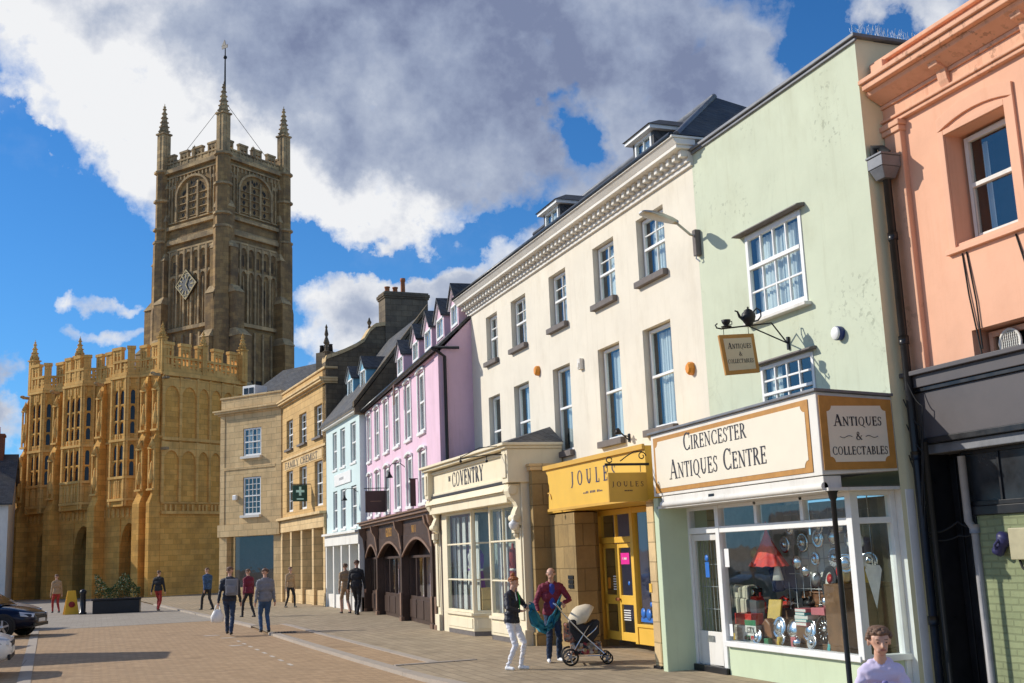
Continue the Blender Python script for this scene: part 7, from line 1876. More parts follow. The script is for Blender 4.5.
# ================================================================== CARS
M['carglass'] = m_plain('car_glass', (.012, .014, .016), .06, 0, .1); M['bluecar'] = m_plain('midnight_blue_car_paint', (.008, .011, .028), .18, .2, .1); M['whitecar'] = m_plain('white_car_paint', (.78, .78, .78), .2, 0, .03); M['silvercar'] = m_plain('silver_car_paint', (.42, .43, .45), .22, .5, .05)
M['lamp'] = m_plain('headlamp_glass', (.55, .57, .6), .1, .3, .1); M['plastic'] = m_plain('dark_plastic', (.02, .02, .02), .6, 0, .1)
M['alloy'] = m_metal('alloy_wheel', (.62, .62, .63), .3); M['plate'] = m_plain('number_plate', (.75, .75, .70), .5, 0, .02); M['tail'] = m_plain('tail_lamp', (.35, .01, .01), .2, 0, .1)
def make_car(label, paint, x, y, rz, group='cars parked in the bays on the left'):
    """nose towards +x"""
    t = thing('parked_car', label, 'car', (x, y, gz(y)-.05), rz, group)
    st = [(-2.15, .45, .78, .62), (-2.05, .30, .92, .76), (-1.7, .24, .98, .84), (-1.2, .22, .98, .875), (-.4, .20, .955, .885), (.5, .20, .945, .885), (1.0, .21, .93, .88), (1.45, .22, .87, .87), (1.85, .24, .78, .82), (2.08, .28, .70, .70), (2.17, .36, .60, .50)]
    b = MB(); vs = []; k = 14
    for (X, zb, zt, hw) in st:
        for j in range(k):
            a = 2*PI*j/k; cy, cz = math.cos(a), math.sin(a)
            e = .42
            vs.append((X, hw*math.copysign(abs(cy)**e, cy), (zb+zt)/2+(zt-zb)/2*math.copysign(abs(cz)**.55, cz)))
    b.add(vs, [(i*k+j, (i+1)*k+j, (i+1)*k+(j+1) % k, i*k+(j+1) % k) for i in range(len(st)-1) for j in range(k)], 0, True)
    b.add(vs[:k], [tuple(range(k))], 0, True); b.add(vs[-k:], [tuple(range(k-1, -1, -1))], 0, True)
    gh = [(-1.95, .93, .935, .70, .70), (-1.55, .95, 1.24, .76, .60), (-1.0, .95, 1.41, .79, .60), (-.2, .94, 1.455, .80, .61), (.35, .93, 1.40, .80, .60), (.75, .92, 1.20, .79, .62), (1.2, .90, .925, .74, .66)]
    vs = []
    for (X, z0, z1, h0, h1) in gh: vs += [(X, -h0, z0), (X, -h1, z1-.03), (X, -h1*.8, z1), (X, 0, z1+.012), (X, h1*.8, z1), (X, h1, z1-.03), (X, h0, z0)]
    b.add(vs, [(i*7+j, (i+1)*7+j, (i+1)*7+j+1, i*7+j+1) for i in range(len(gh)-1) for j in range(6)], 0, True)
    b.build('body', paint, t)
    g = MB()                                            # side windows and screens a touch proud of the cabin
    def side(xa, xb, s):
        def at(X, f):
            for (A, B) in zip(gh[:-1], gh[1:]):
                if A[0] <= X <= B[0]:
                    q = (X-A[0])/(B[0]-A[0]); z0, z1, h0, h1 = [A[i]+(B[i]-A[i])*q for i in (1, 2, 3, 4)]; z1 -= .03
                    return (X, s*(h0+(h1-h0)*f+.006), z0+(z1-z0)*f)
        n = 6
        for i in range(n):
            a, c = xa+(xb-xa)*i/n, xa+(xb-xa)*(i+1)/n
            P = [at(a, .12), at(c, .12), at(c, .88), at(a, .88)]
            if s > 0: P = P[::-1]
            g.add(P, [(0, 1, 2, 3)], 0, True)
    for s in (-1, 1): side(-1.45, -.62, s); side(-.54, .22, s); side(.28, .80, s)
    for (A, B, f) in ((gh[4], gh[6], 0), (gh[2], gh[0], 0)):
        P = [(A[0]+(B[0]-A[0])*q, (A[4]+(B[4]-A[4])*q)*.80*s, A[2]+(B[2]-A[2])*q+.02) for (q, s) in ((.12, -1), (.12, 1), (.92, 1), (.92, -1))]
        g.add(P if B[0] < A[0] else P[::-1], [(0, 1, 2, 3)])
    g.build('window', M['carglass'], t)
    for (X, s) in ((1.36, -1), (1.36, 1), (-1.32, -1), (-1.32, 1)):
        r = .315; y0 = s*.83
        b = MB(); b.lathe([(r*.66, -.10), (r*.93, -.105), (r, -.07), (r, .07), (r*.93, .105), (r*.66, .10)], (X, y0, r), 28, 0, 'y', ring=True); wh = b.build('wheel', M['rubber'], t)
        b = MB(); f = s*.085; b.lathe([(r*.60, f-s*.02), (r*.68, f+s*.005), (r*.68, f-s*.1), (r*.6, f-s*.1)], (X, y0, r), 28, 0, 'y', ring=True); b.lathe([(0, f), (.05, f), (.06, f-s*.03), (0, f-s*.03)], (X, y0, r), 12, 0, 'y')
        for q in range(5):
            a = 2*PI*q/5+.3; c, sn = math.cos(a), math.sin(a)
            b.hexa([(X+.03*c-.035*sn, y0+f-s*.03, r+.03*sn+.035*c), (X+.03*c+.035*sn, y0+f-s*.03, r+.03*sn-.035*c), (X+.20*c+.028*sn, y0+f-s*.05, r+.2*sn-.028*c), (X+.2*c-.028*sn, y0+f-s*.05, r+.2*sn+.028*c)],
                   [(X+.03*c-.03*sn, y0+f, r+.03*sn+.03*c), (X+.03*c+.03*sn, y0+f, r+.03*sn-.03*c), (X+.20*c+.022*sn, y0+f-s*.01, r+.2*sn-.022*c), (X+.2*c-.022*sn, y0+f-s*.01, r+.2*sn+.022*c)])
        b.build('rim', M['alloy'], wh)
        b = MB(); b.lathe([(r*1.16, -.02), (r*1.16, .02), (.0, .02)], (X, s*.868, r+.02), 28, 0, 'y'); b.build('wheel_arch', M['plastic'], t)
    for s in (-1, 1):
        b = MB(); b.hexa([(1.82, s*.80, .60), (2.10, s*.56, .56), (2.13, s*.50, .66), (1.80, s*.74, .72)], [(1.86, s*.845, .61), (2.145, s*.62, .56), (2.155, s*.54, .665), (1.78, s*.80, .745)]); b.build('headlight', M['lamp'], t, bevel=.01)
        b = MB(); b.hexa([(-2.13, s*.5, .70), (-2.0, s*.72, .70), (-2.0, s*.72, .86), (-2.1, s*.5, .86)], [(-2.17, s*.52, .70), (-2.05, s*.79, .70), (-2.03, s*.77, .86), (-2.14, s*.52, .86)]); b.build('tail_light', M['tail'], t)
        b = MB(); b.ball((.78, s*.93, .98), .07, .10, .06); b.build('mirror', paint, t)
        b = MB(); b.box(-.1, .06, s*.888, s*.90, .80, .82); b.box(-1.0, -.84, s*.886, s*.90, .80, .82); b.build('handle', paint, t)
    b = MB(); b.box(2.10, 2.175, -.42, .42, .52, .62); b.box(2.12, 2.17, -.6, .6, .30, .40); g_ = b.build('grille', M['plastic'], t, bevel=.015)
    b = MB(); b.box(2.172, 2.185, -.26, .26, .42, .52); b.build('number_plate', M['plate'], t)
    b = MB(); b.box(-1.0, 1.0, -.886, .886, .20, .26); b.build('sill', M['plastic'], t, bevel=.01)
    return t
make_car('midnight blue car with five-spoke alloy wheels, nose out in a parking bay', M['bluecar'], -3.58, 37.4, R(-16))
make_car('white car showing only its nose at the left edge of the picture', M['whitecar'], -3.60, 23.5, R(0))
make_car('silver car parked in the bay beyond the midnight blue one', M['silvercar'], -3.9, 41.6, R(-16))
make_car('unseen silver car added between the white and midnight blue cars for its shadow', M['silvercar'], -4.6, 32.6, R(-14))  # added out of view so its shadow reaches the road
# unseen van added beside the row to throw a shadow across the road
vn = thing('shadow_van', 'unseen white van added at the left of the road to cast a shadow', 'van', (-4.95, 28.9, gz(28)-.05), R(174))
b = MB(); b.prism([(-2.6, .35), (2.2, .35), (2.35, .6), (2.3, 1.05), (1.75, 1.25), (1.15, 2.35), (.9, 2.72), (-2.6, 2.78), (-2.68, 2.6)], -.98, .98); b.build('body', M['whitecar'], vn, bevel=.06)
b = MB(); b.prism([(1.72, 1.29), (1.20, 2.16), (.3, 2.16), (.3, 1.29)], -.985, .985); b.build('window', M['carglass'], vn)
for (X, s) in ((1.5, -1), (1.5, 1), (-1.7, -1), (-1.7, 1)):
    b = MB(); b.lathe([(0, -.1), (.33, -.1), (.35, -.06), (.35, .06), (.33, .1), (0, .1)], (X, s*.9, .35), 20, 0, 'y'); b.build('wheel', M['rubber'], vn)
for s in (-1, 1):
    b = MB(); b.box(2.22, 2.36, s*.62, s*.9, .8, 1.02); b.build('headlight', M['lamp'], vn, bevel=.02)
    b = MB(); b.box(-2.70, -2.64, s*.03, s*.86, .55, 2.35); d = b.build('rear_door', M['whitecar'], vn, bevel=.02)
    b = MB(); b.box(-2.705, -2.70, s*.15, s*.74, 1.45, 2.15); b.build('window', M['carglass'], d)
    b = MB(); b.box(-2.72, -2.70, s*.06, s*.12, 1.15, 1.35); b.build('handle', M['plastic'], d)
    b = MB(); b.box(-2.69, -2.60, s*.88, s*.975, .8, 1.5); b.build('tail_light', M['tail'], vn, bevel=.01)
    b = MB(); b.box(-2.4, -.2, s*.982, s*.99, 1.25, 1.3); b.box(-2.5, 1.1, s*.982, s*1.0, .55, .66); b.build('side_moulding', M['plastic'], vn, one=True)
b = MB(); b.box(-2.78, -2.6, -.9, .9, .32, .5); b.build('bumper', M['plastic'], vn, bevel=.02)

# ================================================================== STREET THINGS
yz_ = 53.0
t = thing('floor_sign', 'yellow folding warning sign with a dark round symbol standing in the road', 'sign', (-1.0, yz_, gz(yz_)-.05), R(8))
M['signyellow'] = m_plain('warning_yellow', (.80, .42, .02), .5, 0, .04)
b = MB(); b.hexa([(-.30, -.30, 0), (.30, -.30, 0), (.30, -.26, 0), (-.30, -.26, 0)], [(-.16, -.03, 1.0), (.16, -.03, 1.0), (.16, .0, 1.0), (-.16, .0, 1.0)]); b.hexa([(-.30, .26, 0), (.30, .26, 0), (.30, .30, 0), (-.30, .30, 0)], [(-.16, .001, 1.0), (.16, .001, 1.0), (.16, .03, 1.0), (-.16, .03, 1.0)])
p = b.build('panel', M['signyellow'], t, bevel=.01)
b = MB(); b.M = Matrix.Translation((0, -.20, .42)) @ Matrix.Rotation(R(-15), 4, 'X'); b.lathe([(0, -.012), (.13, -.012), (.13, .0)], (0, 0, 0), 20, 0, 'y'); b.build('symbol', M['redcloth'], p)
b = MB(); b.lathe([(.16, 0), (.16, .08), (.12, .1), (.115, .85), (.14, .88), (.14, .96), (.10, 1.02), (0, 1.06)], (0, 0, 0), 16)
tag(b.build('bollard', M['black'], None, loc=(-.52, 52.2, gz(52)-.05)), 'black bollard between the yellow sign and the planter', 'bollard')
# planter with a clipped, leafy shrub
pt = thing('planter', 'long dark planter filled with leafy green shrubs in the middle of the market place', 'planter', (.85, 52.0, gz(52)-.05), R(-6))
b = MB(); b.box(-.95, .95, -.4, .4, 0, .55); b.box(-1.0, 1.0, -.45, .45, .55, .62); b.build('trough', M['black'], pt, bevel=.02)
M['leaf'] = m_plain('leaf_green', (.05, .085, .02), .6, 0, .45, 3.)
rr = random.Random(9); b = MB()
for i in range(1500):
    a, c = rr.uniform(-1, 1), rr.uniform(-1, 1); z = .6+rr.random()**.7*(.75+.3*math.sin(a*5))
    x, y = a*.92, c*.36; s_ = rr.uniform(.03, .06); v = Vector((rr.uniform(-1, 1), rr.uniform(-1, 1), rr.uniform(.0, 1))).normalized(); w = v.cross(Vector((rr.uniform(-1, 1), rr.uniform(-1, 1), .3))).normalized()
    p = Vector((x, y, z)); b.add([p-v*s_, p+w*s_*.5, p+v*s_, p-w*s_*.5], [(0, 1, 2, 3)])
b.build('foliage', M['leaf'], pt)

# ================================================================== THINGS IN THE ANTIQUES WINDOW
KS = .9186                                              # same units as the shopfront
def gw_(Y, d, z): return ((8.93+d)*KS, Y*KS, z*KS+.1628)
def thing_(*a, **k):
    t = thing(*a, **k); t.scale = (KS, KS, KS); return t
def item(b, name, mats, Y, d, z, label, cat, group=None, rz=0., bevel=0, tilt=0.):
    o = b.build(name, mats, None, bevel=bevel, loc=gw_(Y, d, z), rot=(tilt, 0, R(-90)+rz)); o.scale = (KS, KS, KS); tag(o, label, cat, group); return o
SHZ = .50
M['red'] = m_plain('red_enamel', (.55, .03, .02), .35, 0, .15); M['redfabric'] = m_plain('red_pleated_fabric', (.72, .05, .025), .7, 0, .2, 12.)
M['brass'] = m_metal('aged_brass', (.55, .38, .14), .35); M['wood'] = m_plain('old_wood', (.16, .08, .035), .6, 0, .3, 5.); M['denim'] = m_plain('navy_cloth', (.025, .04, .10), .9, 0, .3)
M['paper'] = m_plain('paper', (.72, .70, .64), .8, 0, .05); M['green'] = m_plain('green_enamel', (.03, .20, .08), .5, 0, .1); M['cyan'] = m_plain('turquoise_cover', (.08, .42, .42), .6, 0, .1); M['pinkc'] = m_plain('pink_cover', (.55, .15, .17), .6, 0, .1)
M['stripe'] = m_stripes('striped_canvas', (.66, .61, .48), (.24, .23, .19), 4.2, 0)
M['leather'] = m_plain('brown_leather', (.22, .085, .03), .5, 0, .3, 6.); M['china'] = m_plain('china', (.68, .66, .60), .25, 0, .05); M['yel'] = m_plain('yellow_tin', (.62, .40, .05), .5, 0, .2, 6.)
# stepped stands and the wire grid things hang from
t = thing_('display_stand', 'low stepped wooden display stand inside the antiques window', 'display stand', gw_(16., 0, SHZ), R(-90))
b = MB(); b.box(.15, 1.5, .95, 1.5, 0, .50); b.build('riser', M['wood'], t, bevel=.006)
b = MB(); b.box(1.6, 2.7, .8, 1.35, 0, .48); b.build('riser', M['wood'], t, bevel=.006)
b = MB(); b.box(.0, 3.0, .55, .78, 0, .10); b.build('step', M['wood'], t, bevel=.006)
t = thing_('wire_grid', 'wire display grid holding the hanging hub caps in the antiques window', 'display grid', gw_(15., 1.0, SHZ), R(-90))
b = MB()
for i in range(12): b.tube([(i*.19, 0, 0), (i*.19, 0, 2.0)], .006, 5)
for i in range(9): b.tube([(0, 0, .15+i*.22), (2.1, 0, .15+i*.22)], .006, 5)
b.build('grid', M['steel'], t)
def hubcap(style, r):
    b = MB()
    if style == 0: prof = [(r, 0), (r*1.0, -.015), (r*.9, -.03), (r*.78, -.015), (r*.55, -.035), (r*.35, -.05), (r*.15, -.055), (0, -.056)]
    elif style == 1: prof = [(r, 0), (r*.98, -.02), (r*.86, -.028), (r*.60, -.012), (r*.34, -.016), (r*.32, -.045), (r*.2, -.05), (0, -.05)]
    else: prof = [(r, 0), (r*.97, -.02), (r*.7, -.045), (r*.3, -.06), (0, -.062)]
    b.lathe(prof, (0, 0, 0), 28, 0, 'y')
    if style == 1:
        for k in range(16):
            a = 2*PI*k/16; c, s = math.cos(a), math.sin(a)
            b.add([(r*.40*c-.012*s, -.022, r*.40*s+.012*c), (r*.40*c+.012*s, -.022, r*.40*s-.012*c), (r*.80*c+.016*s, -.034, r*.8*s-.016*c), (r*.8*c-.016*s, -.034, r*.8*s+.016*c)], [(0, 1, 2, 3)], 1)
    if style == 0:
        b.lathe([(r*.52, -.038), (r*.50, -.041), (r*.40, -.048), (r*.38, -.046)], (0, 0, 0), 24, 1, 'y')
    return b
HG = 'chrome hub caps in the antiques window'
b = MB(); b.box(-.75, .75, -.01, .01, 0, .62); item(b, 'display_board', M['paper'], 14.1, 1.12, SHZ+.98, 'pale board behind the hanging hub caps', 'board')
hubs = [(14.86, .90, 1.97, .13, 1, 'leftmost hub cap of the upper row, ribbed like a fan'), (14.42, .92, 1.99, .145, 1, 'large ribbed hub cap second in the upper row'), (14.03, .92, 2.04, .14, 0, 'ringed hub cap third in the upper row, highest of all'), (13.66, .92, 2.05, .12, 2, 'plain pale domed hub cap fourth in the upper row'), (13.28, .92, 2.0, .13, 1, 'ribbed hub cap at the right end of the upper row'),
        (14.58, .9, 1.70, .11, 2, 'small plain hub cap at the left of the second row'), (14.10, .9, 1.75, .10, 0, 'small ringed hub cap in the middle of the second row'), (13.64, .9, 1.76, .15, 1, 'big ribbed hub cap in the second row, above the painted tray'), (13.22, .9, 1.72, .11, 0, 'ringed hub cap at the right end of the second row')]
for (Y, d, z, r, s, l) in hubs: item(hubcap(s, r), 'hub_cap', [M['chrome'], M['pvc']], Y, d, z, l, 'hub cap', HG)
for (Y, d, r, s, l) in ((14.72, .60, .165, 0, 'ringed hub cap propped at the front left of the bottom row'), (14.36, .60, .155, 2, 'plain domed hub cap propped second in the bottom row'), (13.95, .60, .16, 0, 'ringed hub cap propped third in the bottom row'), (16.05-.35, .62, .17, 2, 'dark plain hub cap propped behind the red box at the far left')):
    item(hubcap(s, r), 'hub_cap', [M['chrome'], M['pvc']], Y, d, SHZ+.10+r, l, 'hub cap', HG, tilt=R(-12))
b = MB(); b.lathe([(.17, -.03), (.19, -.03), (.195, 0), (.19, .03), (.165, .03)], (0, 0, 0), 28, 0, 'y', ring=True); b.lathe([(0, -.03), (.05, -.03), (.05, .03)], (0, 0, 0), 12, 1, 'y')
for k in range(14):
    a = 2*PI*k/14; b.tube([(.04*math.cos(a+.3), 0, .04*math.sin(a+.3)), (.175*math.cos(a), 0, .175*math.sin(a))], .005, 4, 1)
item(b, 'wire_hoop', [M['rubber'], M['chrome']], 13.60, .60, SHZ+.30, 'small spoked wheel with a black tyre, right end of the bottom row', 'wheel', tilt=R(-10))
# red parasol hung open-side down
b = MB(); n = 40; vs = []
for i in range(9):
    t = i/8
    for j in range(n):
        a = 2*PI*j/n; r = (.025+.44*t**1.25)*(1+.07*t*math.cos(a*12)); vs.append((r*math.cos(a)*.95, r*math.sin(a)*.45, .28-.56*t+.008*math.cos(a*12)*t))
b.add(vs, [(i*n+j, i*n+(j+1) % n, (i+1)*n+(j+1) % n, (i+1)*n+j) for i in range(8) for j in range(n)], 0, True)
b.tube([(0, 0, .26), (0, 0, .40)], .012, 6); 
item(b, 'parasol', M['redfabric'], 15.18, .78, 1.93, 'pleated red parasol hanging like a cone in the antiques window', 'parasol')
b = MB(); vs = []
for i in range(9):
    for j in range(13):
        u, v = j/12-.5, i/8; vs.append((u*(.62+.1*v), .06*math.sin(u*14+v*2)+.02*v, -.40*v+.03*math.sin(u*9)))
b.add(vs, [(i*13+j, i*13+j+1, (i+1)*13+j+1, (i+1)*13+j) for i in range(8) for j in range(12)], 0, True)
item(b, 'draped_cloth', M['denim'], 15.22, 1.0, 1.68, 'dark blue cloth draped below the red parasol', 'cloth')
b = MB(); b.lathe([(.14, -.16), (.02, .16), (0, .17)], (0, 0, 0), 14, sy=.35); item(b, 'paper_cone', M['paper'], 14.98, .80, 1.60, 'folded white paper cone beside the blue cloth', 'paper')
b = MB(); b.prism([(-.26, .0), (.26, .0), (.28, .34), (.22, .36), (.0, .33), (-.22, .38), (-.28, .34)], -.09, .09); item(b, 'cushion', M['stripe'], 15.83, .70, SHZ+.51, 'big cushion in grey and dark striped canvas, at the left of the window', 'cushion', bevel=.05)
b = MB(); b.prism([(-.26, .0), (.30, .0), (.32, .52), (-.28, .56)], -.07, .07); item(b, 'suitcase', M['stripe'], 15.62, .66, SHZ+.12, 'old suitcase covered in striped canvas below the striped cushion', 'suitcase', bevel=.03, rz=.1)
b = MB(); b.prism([(-.13, 0), (.13, 0), (.14, .16), (.05, .26), (-.06, .26), (-.14, .16)], -.07, .07); b.tube([(-.06, 0, .27), (-.03, 0, .31), (.04, 0, .31), (.06, 0, .27)], .012, 6); b.lathe([(.022, .24), (.022, .32), (0, .32)], (.09, 0, 0), 8)
item(b, 'petrol_can', M['red'], 15.45, .70, SHZ+.44, 'faceted red petrol can in the middle of the window', 'can', bevel=.01)
b = MB(); b.box(-.11, .11, -.1, .1, 0, .34); item(b, 'wooden_crate', M['wood'], 15.45, .74, SHZ+.10, 'plain wooden crate under the red petrol can', 'crate', bevel=.006)
b = MB(); b.box(-.08, .08, -.05, .05, 0, .11); b.lathe([(.042, -.09), (.042, -.05)], (0, 0, .055), 14, 1, 'y'); b.box(-.05, .05, -.03, .03, .11, .14, 1)
item(b, 'camera', [M['rubber'], M['chrome']], 15.44, .70, SHZ+.71, 'old black and chrome camera on top of the red petrol can', 'camera', bevel=.006)
b = MB(); b.box(-.24, .24, -.11, .11, 0, .17); b.box(-.05, .05, -.02, .02, .17, .19); item(b, 'tool_box', M['red'], 15.50, .56, SHZ+.28, 'flat bright red metal box standing on the pale radio', 'box', bevel=.03)
t = thing_('radio', 'pale old radio under the red box at the bottom left of the window', 'radio', gw_(15.52, .55, SHZ+.02), R(-90))
b = MB(); b.box(-.26, .26, -.1, .1, 0, .25); b.build('case', M['paper'], t, bevel=.015)
b = MB()
for i in range(9): b.box(-.22, -.02, -.106, -.101, .04+i*.02, .048+i*.02)
b.build('grille', M['wood'], t)
b = MB(); b.lathe([(0, -.13), (.03, -.13), (.034, -.1)], (.19, 0, .07), 12, 0, 'y'); b.lathe([(0, -.13), (.03, -.13), (.034, -.1)], (.10, 0, .07), 12, 0, 'y'); b.build('knob', M['rubber'], t)
t = thing_('price_card', 'white and green card printed GTX leaning at the front of the window', 'card', gw_(15.27, .44, SHZ+.06), R(-90))
b = MB(); b.box(-.15, .15, -.008, .0, 0, .30); cd = b.build('card', M['paper'], t)
b = MB(); b.box(-.15, .15, -.012, -.0085, .22, .30); b.box(-.15, -.02, -.012, -.0085, 0., .07); b.build('band', M['green'], cd)
b = MB(); b.box(.0, .15, -.012, -.0085, .01, .07); b.build('band', M['red'], cd)
b = MB(); lettering(b, 'GTX', 0, .105, .09, -.0125, .95, .08, center=True, bold=1.7); b.build('lettering', M['lettering'], cd)
b = MB(); b.box(-.13, .13, -.02, .02, 0, .30); item(b, 'tin_sign', M['yel'], 15.05, .72, SHZ+.36, 'small yellow and brown tin sign beside the red petrol can', 'tin sign', bevel=.01, tilt=R(-14), rz=.25)
b = MB(); b.box(-.14, .14, -.12, .12, 0, .36); item(b, 'wooden_box', M['wood'], 15.06, .80, SHZ+.0, 'dark wooden box under the yellow tin sign', 'box', bevel=.008)
b = MB(); b.prism([(-.16, 0), (.16, 0), (.11, .22), (.0, .30), (-.13, .2)], -.07, .07); item(b, 'leather_bag', M['leather'], 15.0, .60, SHZ+.10, 'worn brown leather bag on the step below the tin sign', 'bag', bevel=.03)
b = MB(); b.box(-.05, .05, -.05, .05, 0, .05); b.box(-.12, .12, -.03, .03, .05, .10); b.tube([(-.1, 0, .12), (0, 0, .17), (.1, 0, .12)], .018, 7); item(b, 'telephone', M['red'], 15.1, .95, SHZ+.52, 'small red and green object on the raised stand behind the tin sign', 'ornament', bevel=.01)
for i, (h, c, w) in enumerate(((.05, 'pinkc', .30), (.04, 'cyan', .28), (.05, 'paper', .29), (.04, 'cyan', .26), (.05, 'pinkc', .27))):
    b = MB(); b.box(-w/2, w/2, -.1, .1, 0, h); b.box(-w/2+.006, w/2-.006, -.102, -.1005, .008, h-.008, 1)
    item(b, 'book', [M[c], M['paper']], 14.08+.01*(i % 2), .64, SHZ+.10+sum((.05, .04, .05, .04, .05)[:i])+.22+.003*i, ('pink book at the bottom of the pile', 'turquoise book second from the bottom of the pile', 'cream book in the middle of the pile', 'turquoise book fourth in the pile', 'pink book on top of the pile')[i], 'book', 'pile of old books in the antiques window', rz=.08*(i % 3-1))
b = MB(); b.box(-.17, .17, -.10, .10, 0, .215); item(b, 'wooden_box', M['wood'], 14.08, .66, SHZ+.10, 'dark wooden box carrying the pile of books', 'box', bevel=.006)
b = MB(); b.box(-.16, .16, -.1, .1, 0, .10); item(b, 'cigar_box', M['pinkc'], 13.72, .68, SHZ+.48, 'low pinkish box on the stand beside the pile of books', 'box', bevel=.008)
rr = random.Random(4); kinds = []
FG = 'small ornaments along the raised stand'
lab = ['dark slender figurine, first of the row of ornaments', 'squat brass pot beside the dark figurine', 'tall wooden carved figure in the row of ornaments', 'white china jug in the row of ornaments', 'small dark horse-like figure next to the china jug', 'brass candlestick in the row of ornaments', 'round wooden bowl-shaped ornament before the candlestick', 'thin dark bottle near the right end of the ornaments', 'short green bottle at the right end of the ornaments']
for i in range(9):
    b = MB(); h = (.22, .12, .30, .16, .13, .24, .10, .22, .16)[i]; r = (.035, .06, .04, .055, .05, .035, .06, .03, .035)[i]
    b.lathe([(r, 0), (r*1.0, h*.08), (r*.5, h*.2), (r*.9, h*.45), (r*.8, h*.6), (r*.35, h*.75), (r*.5, h*.88), (0, h)], (0, 0, 0), 12)
    if i in (0, 2): b.tube([(-r, 0, h*.55), (-r*1.6, -.02, h*.75)], .008, 5); b.tube([(r, 0, h*.55), (r*1.5, -.03, h*.4)], .008, 5)
    if i == 3: b.tube([(r*.7, 0, h*.7), (r*1.5, 0, h*.6), (r*.9, 0, h*.3)], .008, 6)
    if i == 4: b.tube([(r*.5, 0, h*.6), (r*1.4, 0, h*1.0), (r*1.9, 0, h*.85)], [.02, .016, .01], 6)
    mm = ('rubber', 'brass', 'wood', 'china', 'rubber', 'brass', 'leather', 'rubber', 'green')[i]
    item(b, ('figurine', 'pot', 'figurine', 'jug', 'figurine', 'candlestick', 'bowl', 'bottle', 'bottle')[i], M[mm], 14.62-i*.125+.02*math.sin(i*3), .98+.05*math.cos(i*2), SHZ+.483, lab[i], 'ornament', FG)
b = MB(); b.lathe([(.235, .0), (.24, -.02), (.22, -.025), (.2, -.012), (.0, -.012)], (0, 0, 0), 28, 0, 'y', sx=.72); b.lathe([(.15, -.014), (0, -.0145)], (0, 0, 0), 20, 1, 'y', sx=.6); b.lathe([(.07, -.017), (0, -.0172)], (.01, 0, .06), 14, 2, 'y')
item(b, 'painted_tray', [M['rubber'], M['paper'], M['red']], 13.48, .66, SHZ+.92, 'oval painted tray with a red and cream middle, near the corner of the window', 'tray', tilt=R(-8))
b = MB(); b.box(-.10, .10, -.12, .12, 0, .68); item(b, 'wooden_box', M['shelfcloth'], 13.42, .78, SHZ, 'tall dark box that the painted tray stands on', 'box', bevel=.006)
for (z, c, l) in ((.46, 'red', 'red enamel sign roundel beside the corner post of the window'), (.10, 'orange', 'orange tin beside the corner post, under the red roundel')):
    b = MB(); b.lathe([(0, -.02), (.09, -.02), (.09, .02)], (0, 0, 0), 18, 0, 'y') if c == 'red' else b.box(-.08, .08, -.06, .06, -.12, .12)
    item(b, 'enamel_sign' if c == 'red' else 'tin', M[c], 13.15, .62, SHZ+.62+z, l, 'sign' if c == 'red' else 'tin')
b = MB(); b.box(-.09, .09, -.1, .1, 0, .60); item(b, 'wooden_box', M['shelfcloth'], 13.15, .64, SHZ, 'dark box under the orange tin', 'box', bevel=.006)
b = MB(); b.box(-.3, .3, -.1, .1, 0, .28); item(b, 'suitcase', M['leather'], 14.55, 1.2, SHZ+.49, 'brown leather suitcase on the stand behind the ornaments', 'suitcase', bevel=.02)
# in the splayed end window
t = thing_('cabinet', 'dark wooden cabinet filling the lower part of the end window', 'cabinet', gw_(12.85, .95, SHZ), R(-8))
b = MB(); b.box(-.55, .30, 0, .45, 0, .92); b.build('case', M['wood'], t, bevel=.01)
b = MB(); b.box(-.5, -.06, -.02, -.001, .06, .86); b.box(-.03, .26, -.02, -.001, .06, .86); b.build('door', M['wood'], t, bevel=.008)
for (Y, d, z, r, s, l) in ((12.75, .60, 1.98, .12, 2, 'pale round plate hung high in the end window'), (12.72, .78, 1.72, .12, 1, 'ribbed hub cap hung in the end window below the pale plate'), (12.72, .40, 1.70, .13, 0, 'ringed hub cap at the left of the end window')):
    o = hubcap(s, r).build('plate' if s == 2 else 'hub_cap', [M['china'] if s == 2 else M['chrome'], M['pvc']], None, loc=gw_(Y, d, z), rot=(0, 0, R(-60))); o.scale = (KS, KS, KS); tag(o, l, 'plate' if s == 2 else 'hub cap', HG if s != 2 else None)
b = MB(); b.lathe([(.05, 0), (.08, .08), (.07, .2), (.035, .28), (.05, .33)], (0, 0, 0), 14); item(b, 'vase', M['brass'], 12.95, .55, SHZ+.925, 'brass vase on the cabinet in the end window', 'vase')
b = MB(); b.box(-.09, .09, -.05, .05, 0, .26); item(b, 'box', M['yel'], 12.95, .80, SHZ+.925, 'yellow box beside the brass vase', 'box', bevel=.01)
b = MB(); b.prism([(-.13, .5), (.0, 0), (.13, .5), (.10, .56), (-.10, .56)], -.006, .006); item(b, 'pennant', M['greycloth'], 12.62, .75, 1.10, 'grey pointed pennant hanging at the right of the end window', 'pennant', rz=.3)
b = MB(); b.tube([(0, 0, 0), (0, 0, .96)], .008, 5); item(b, 'cord', M['steel'], 12.62, .75, 1.66, 'thin cord the grey pennant hangs from', 'cord', rz=.3)


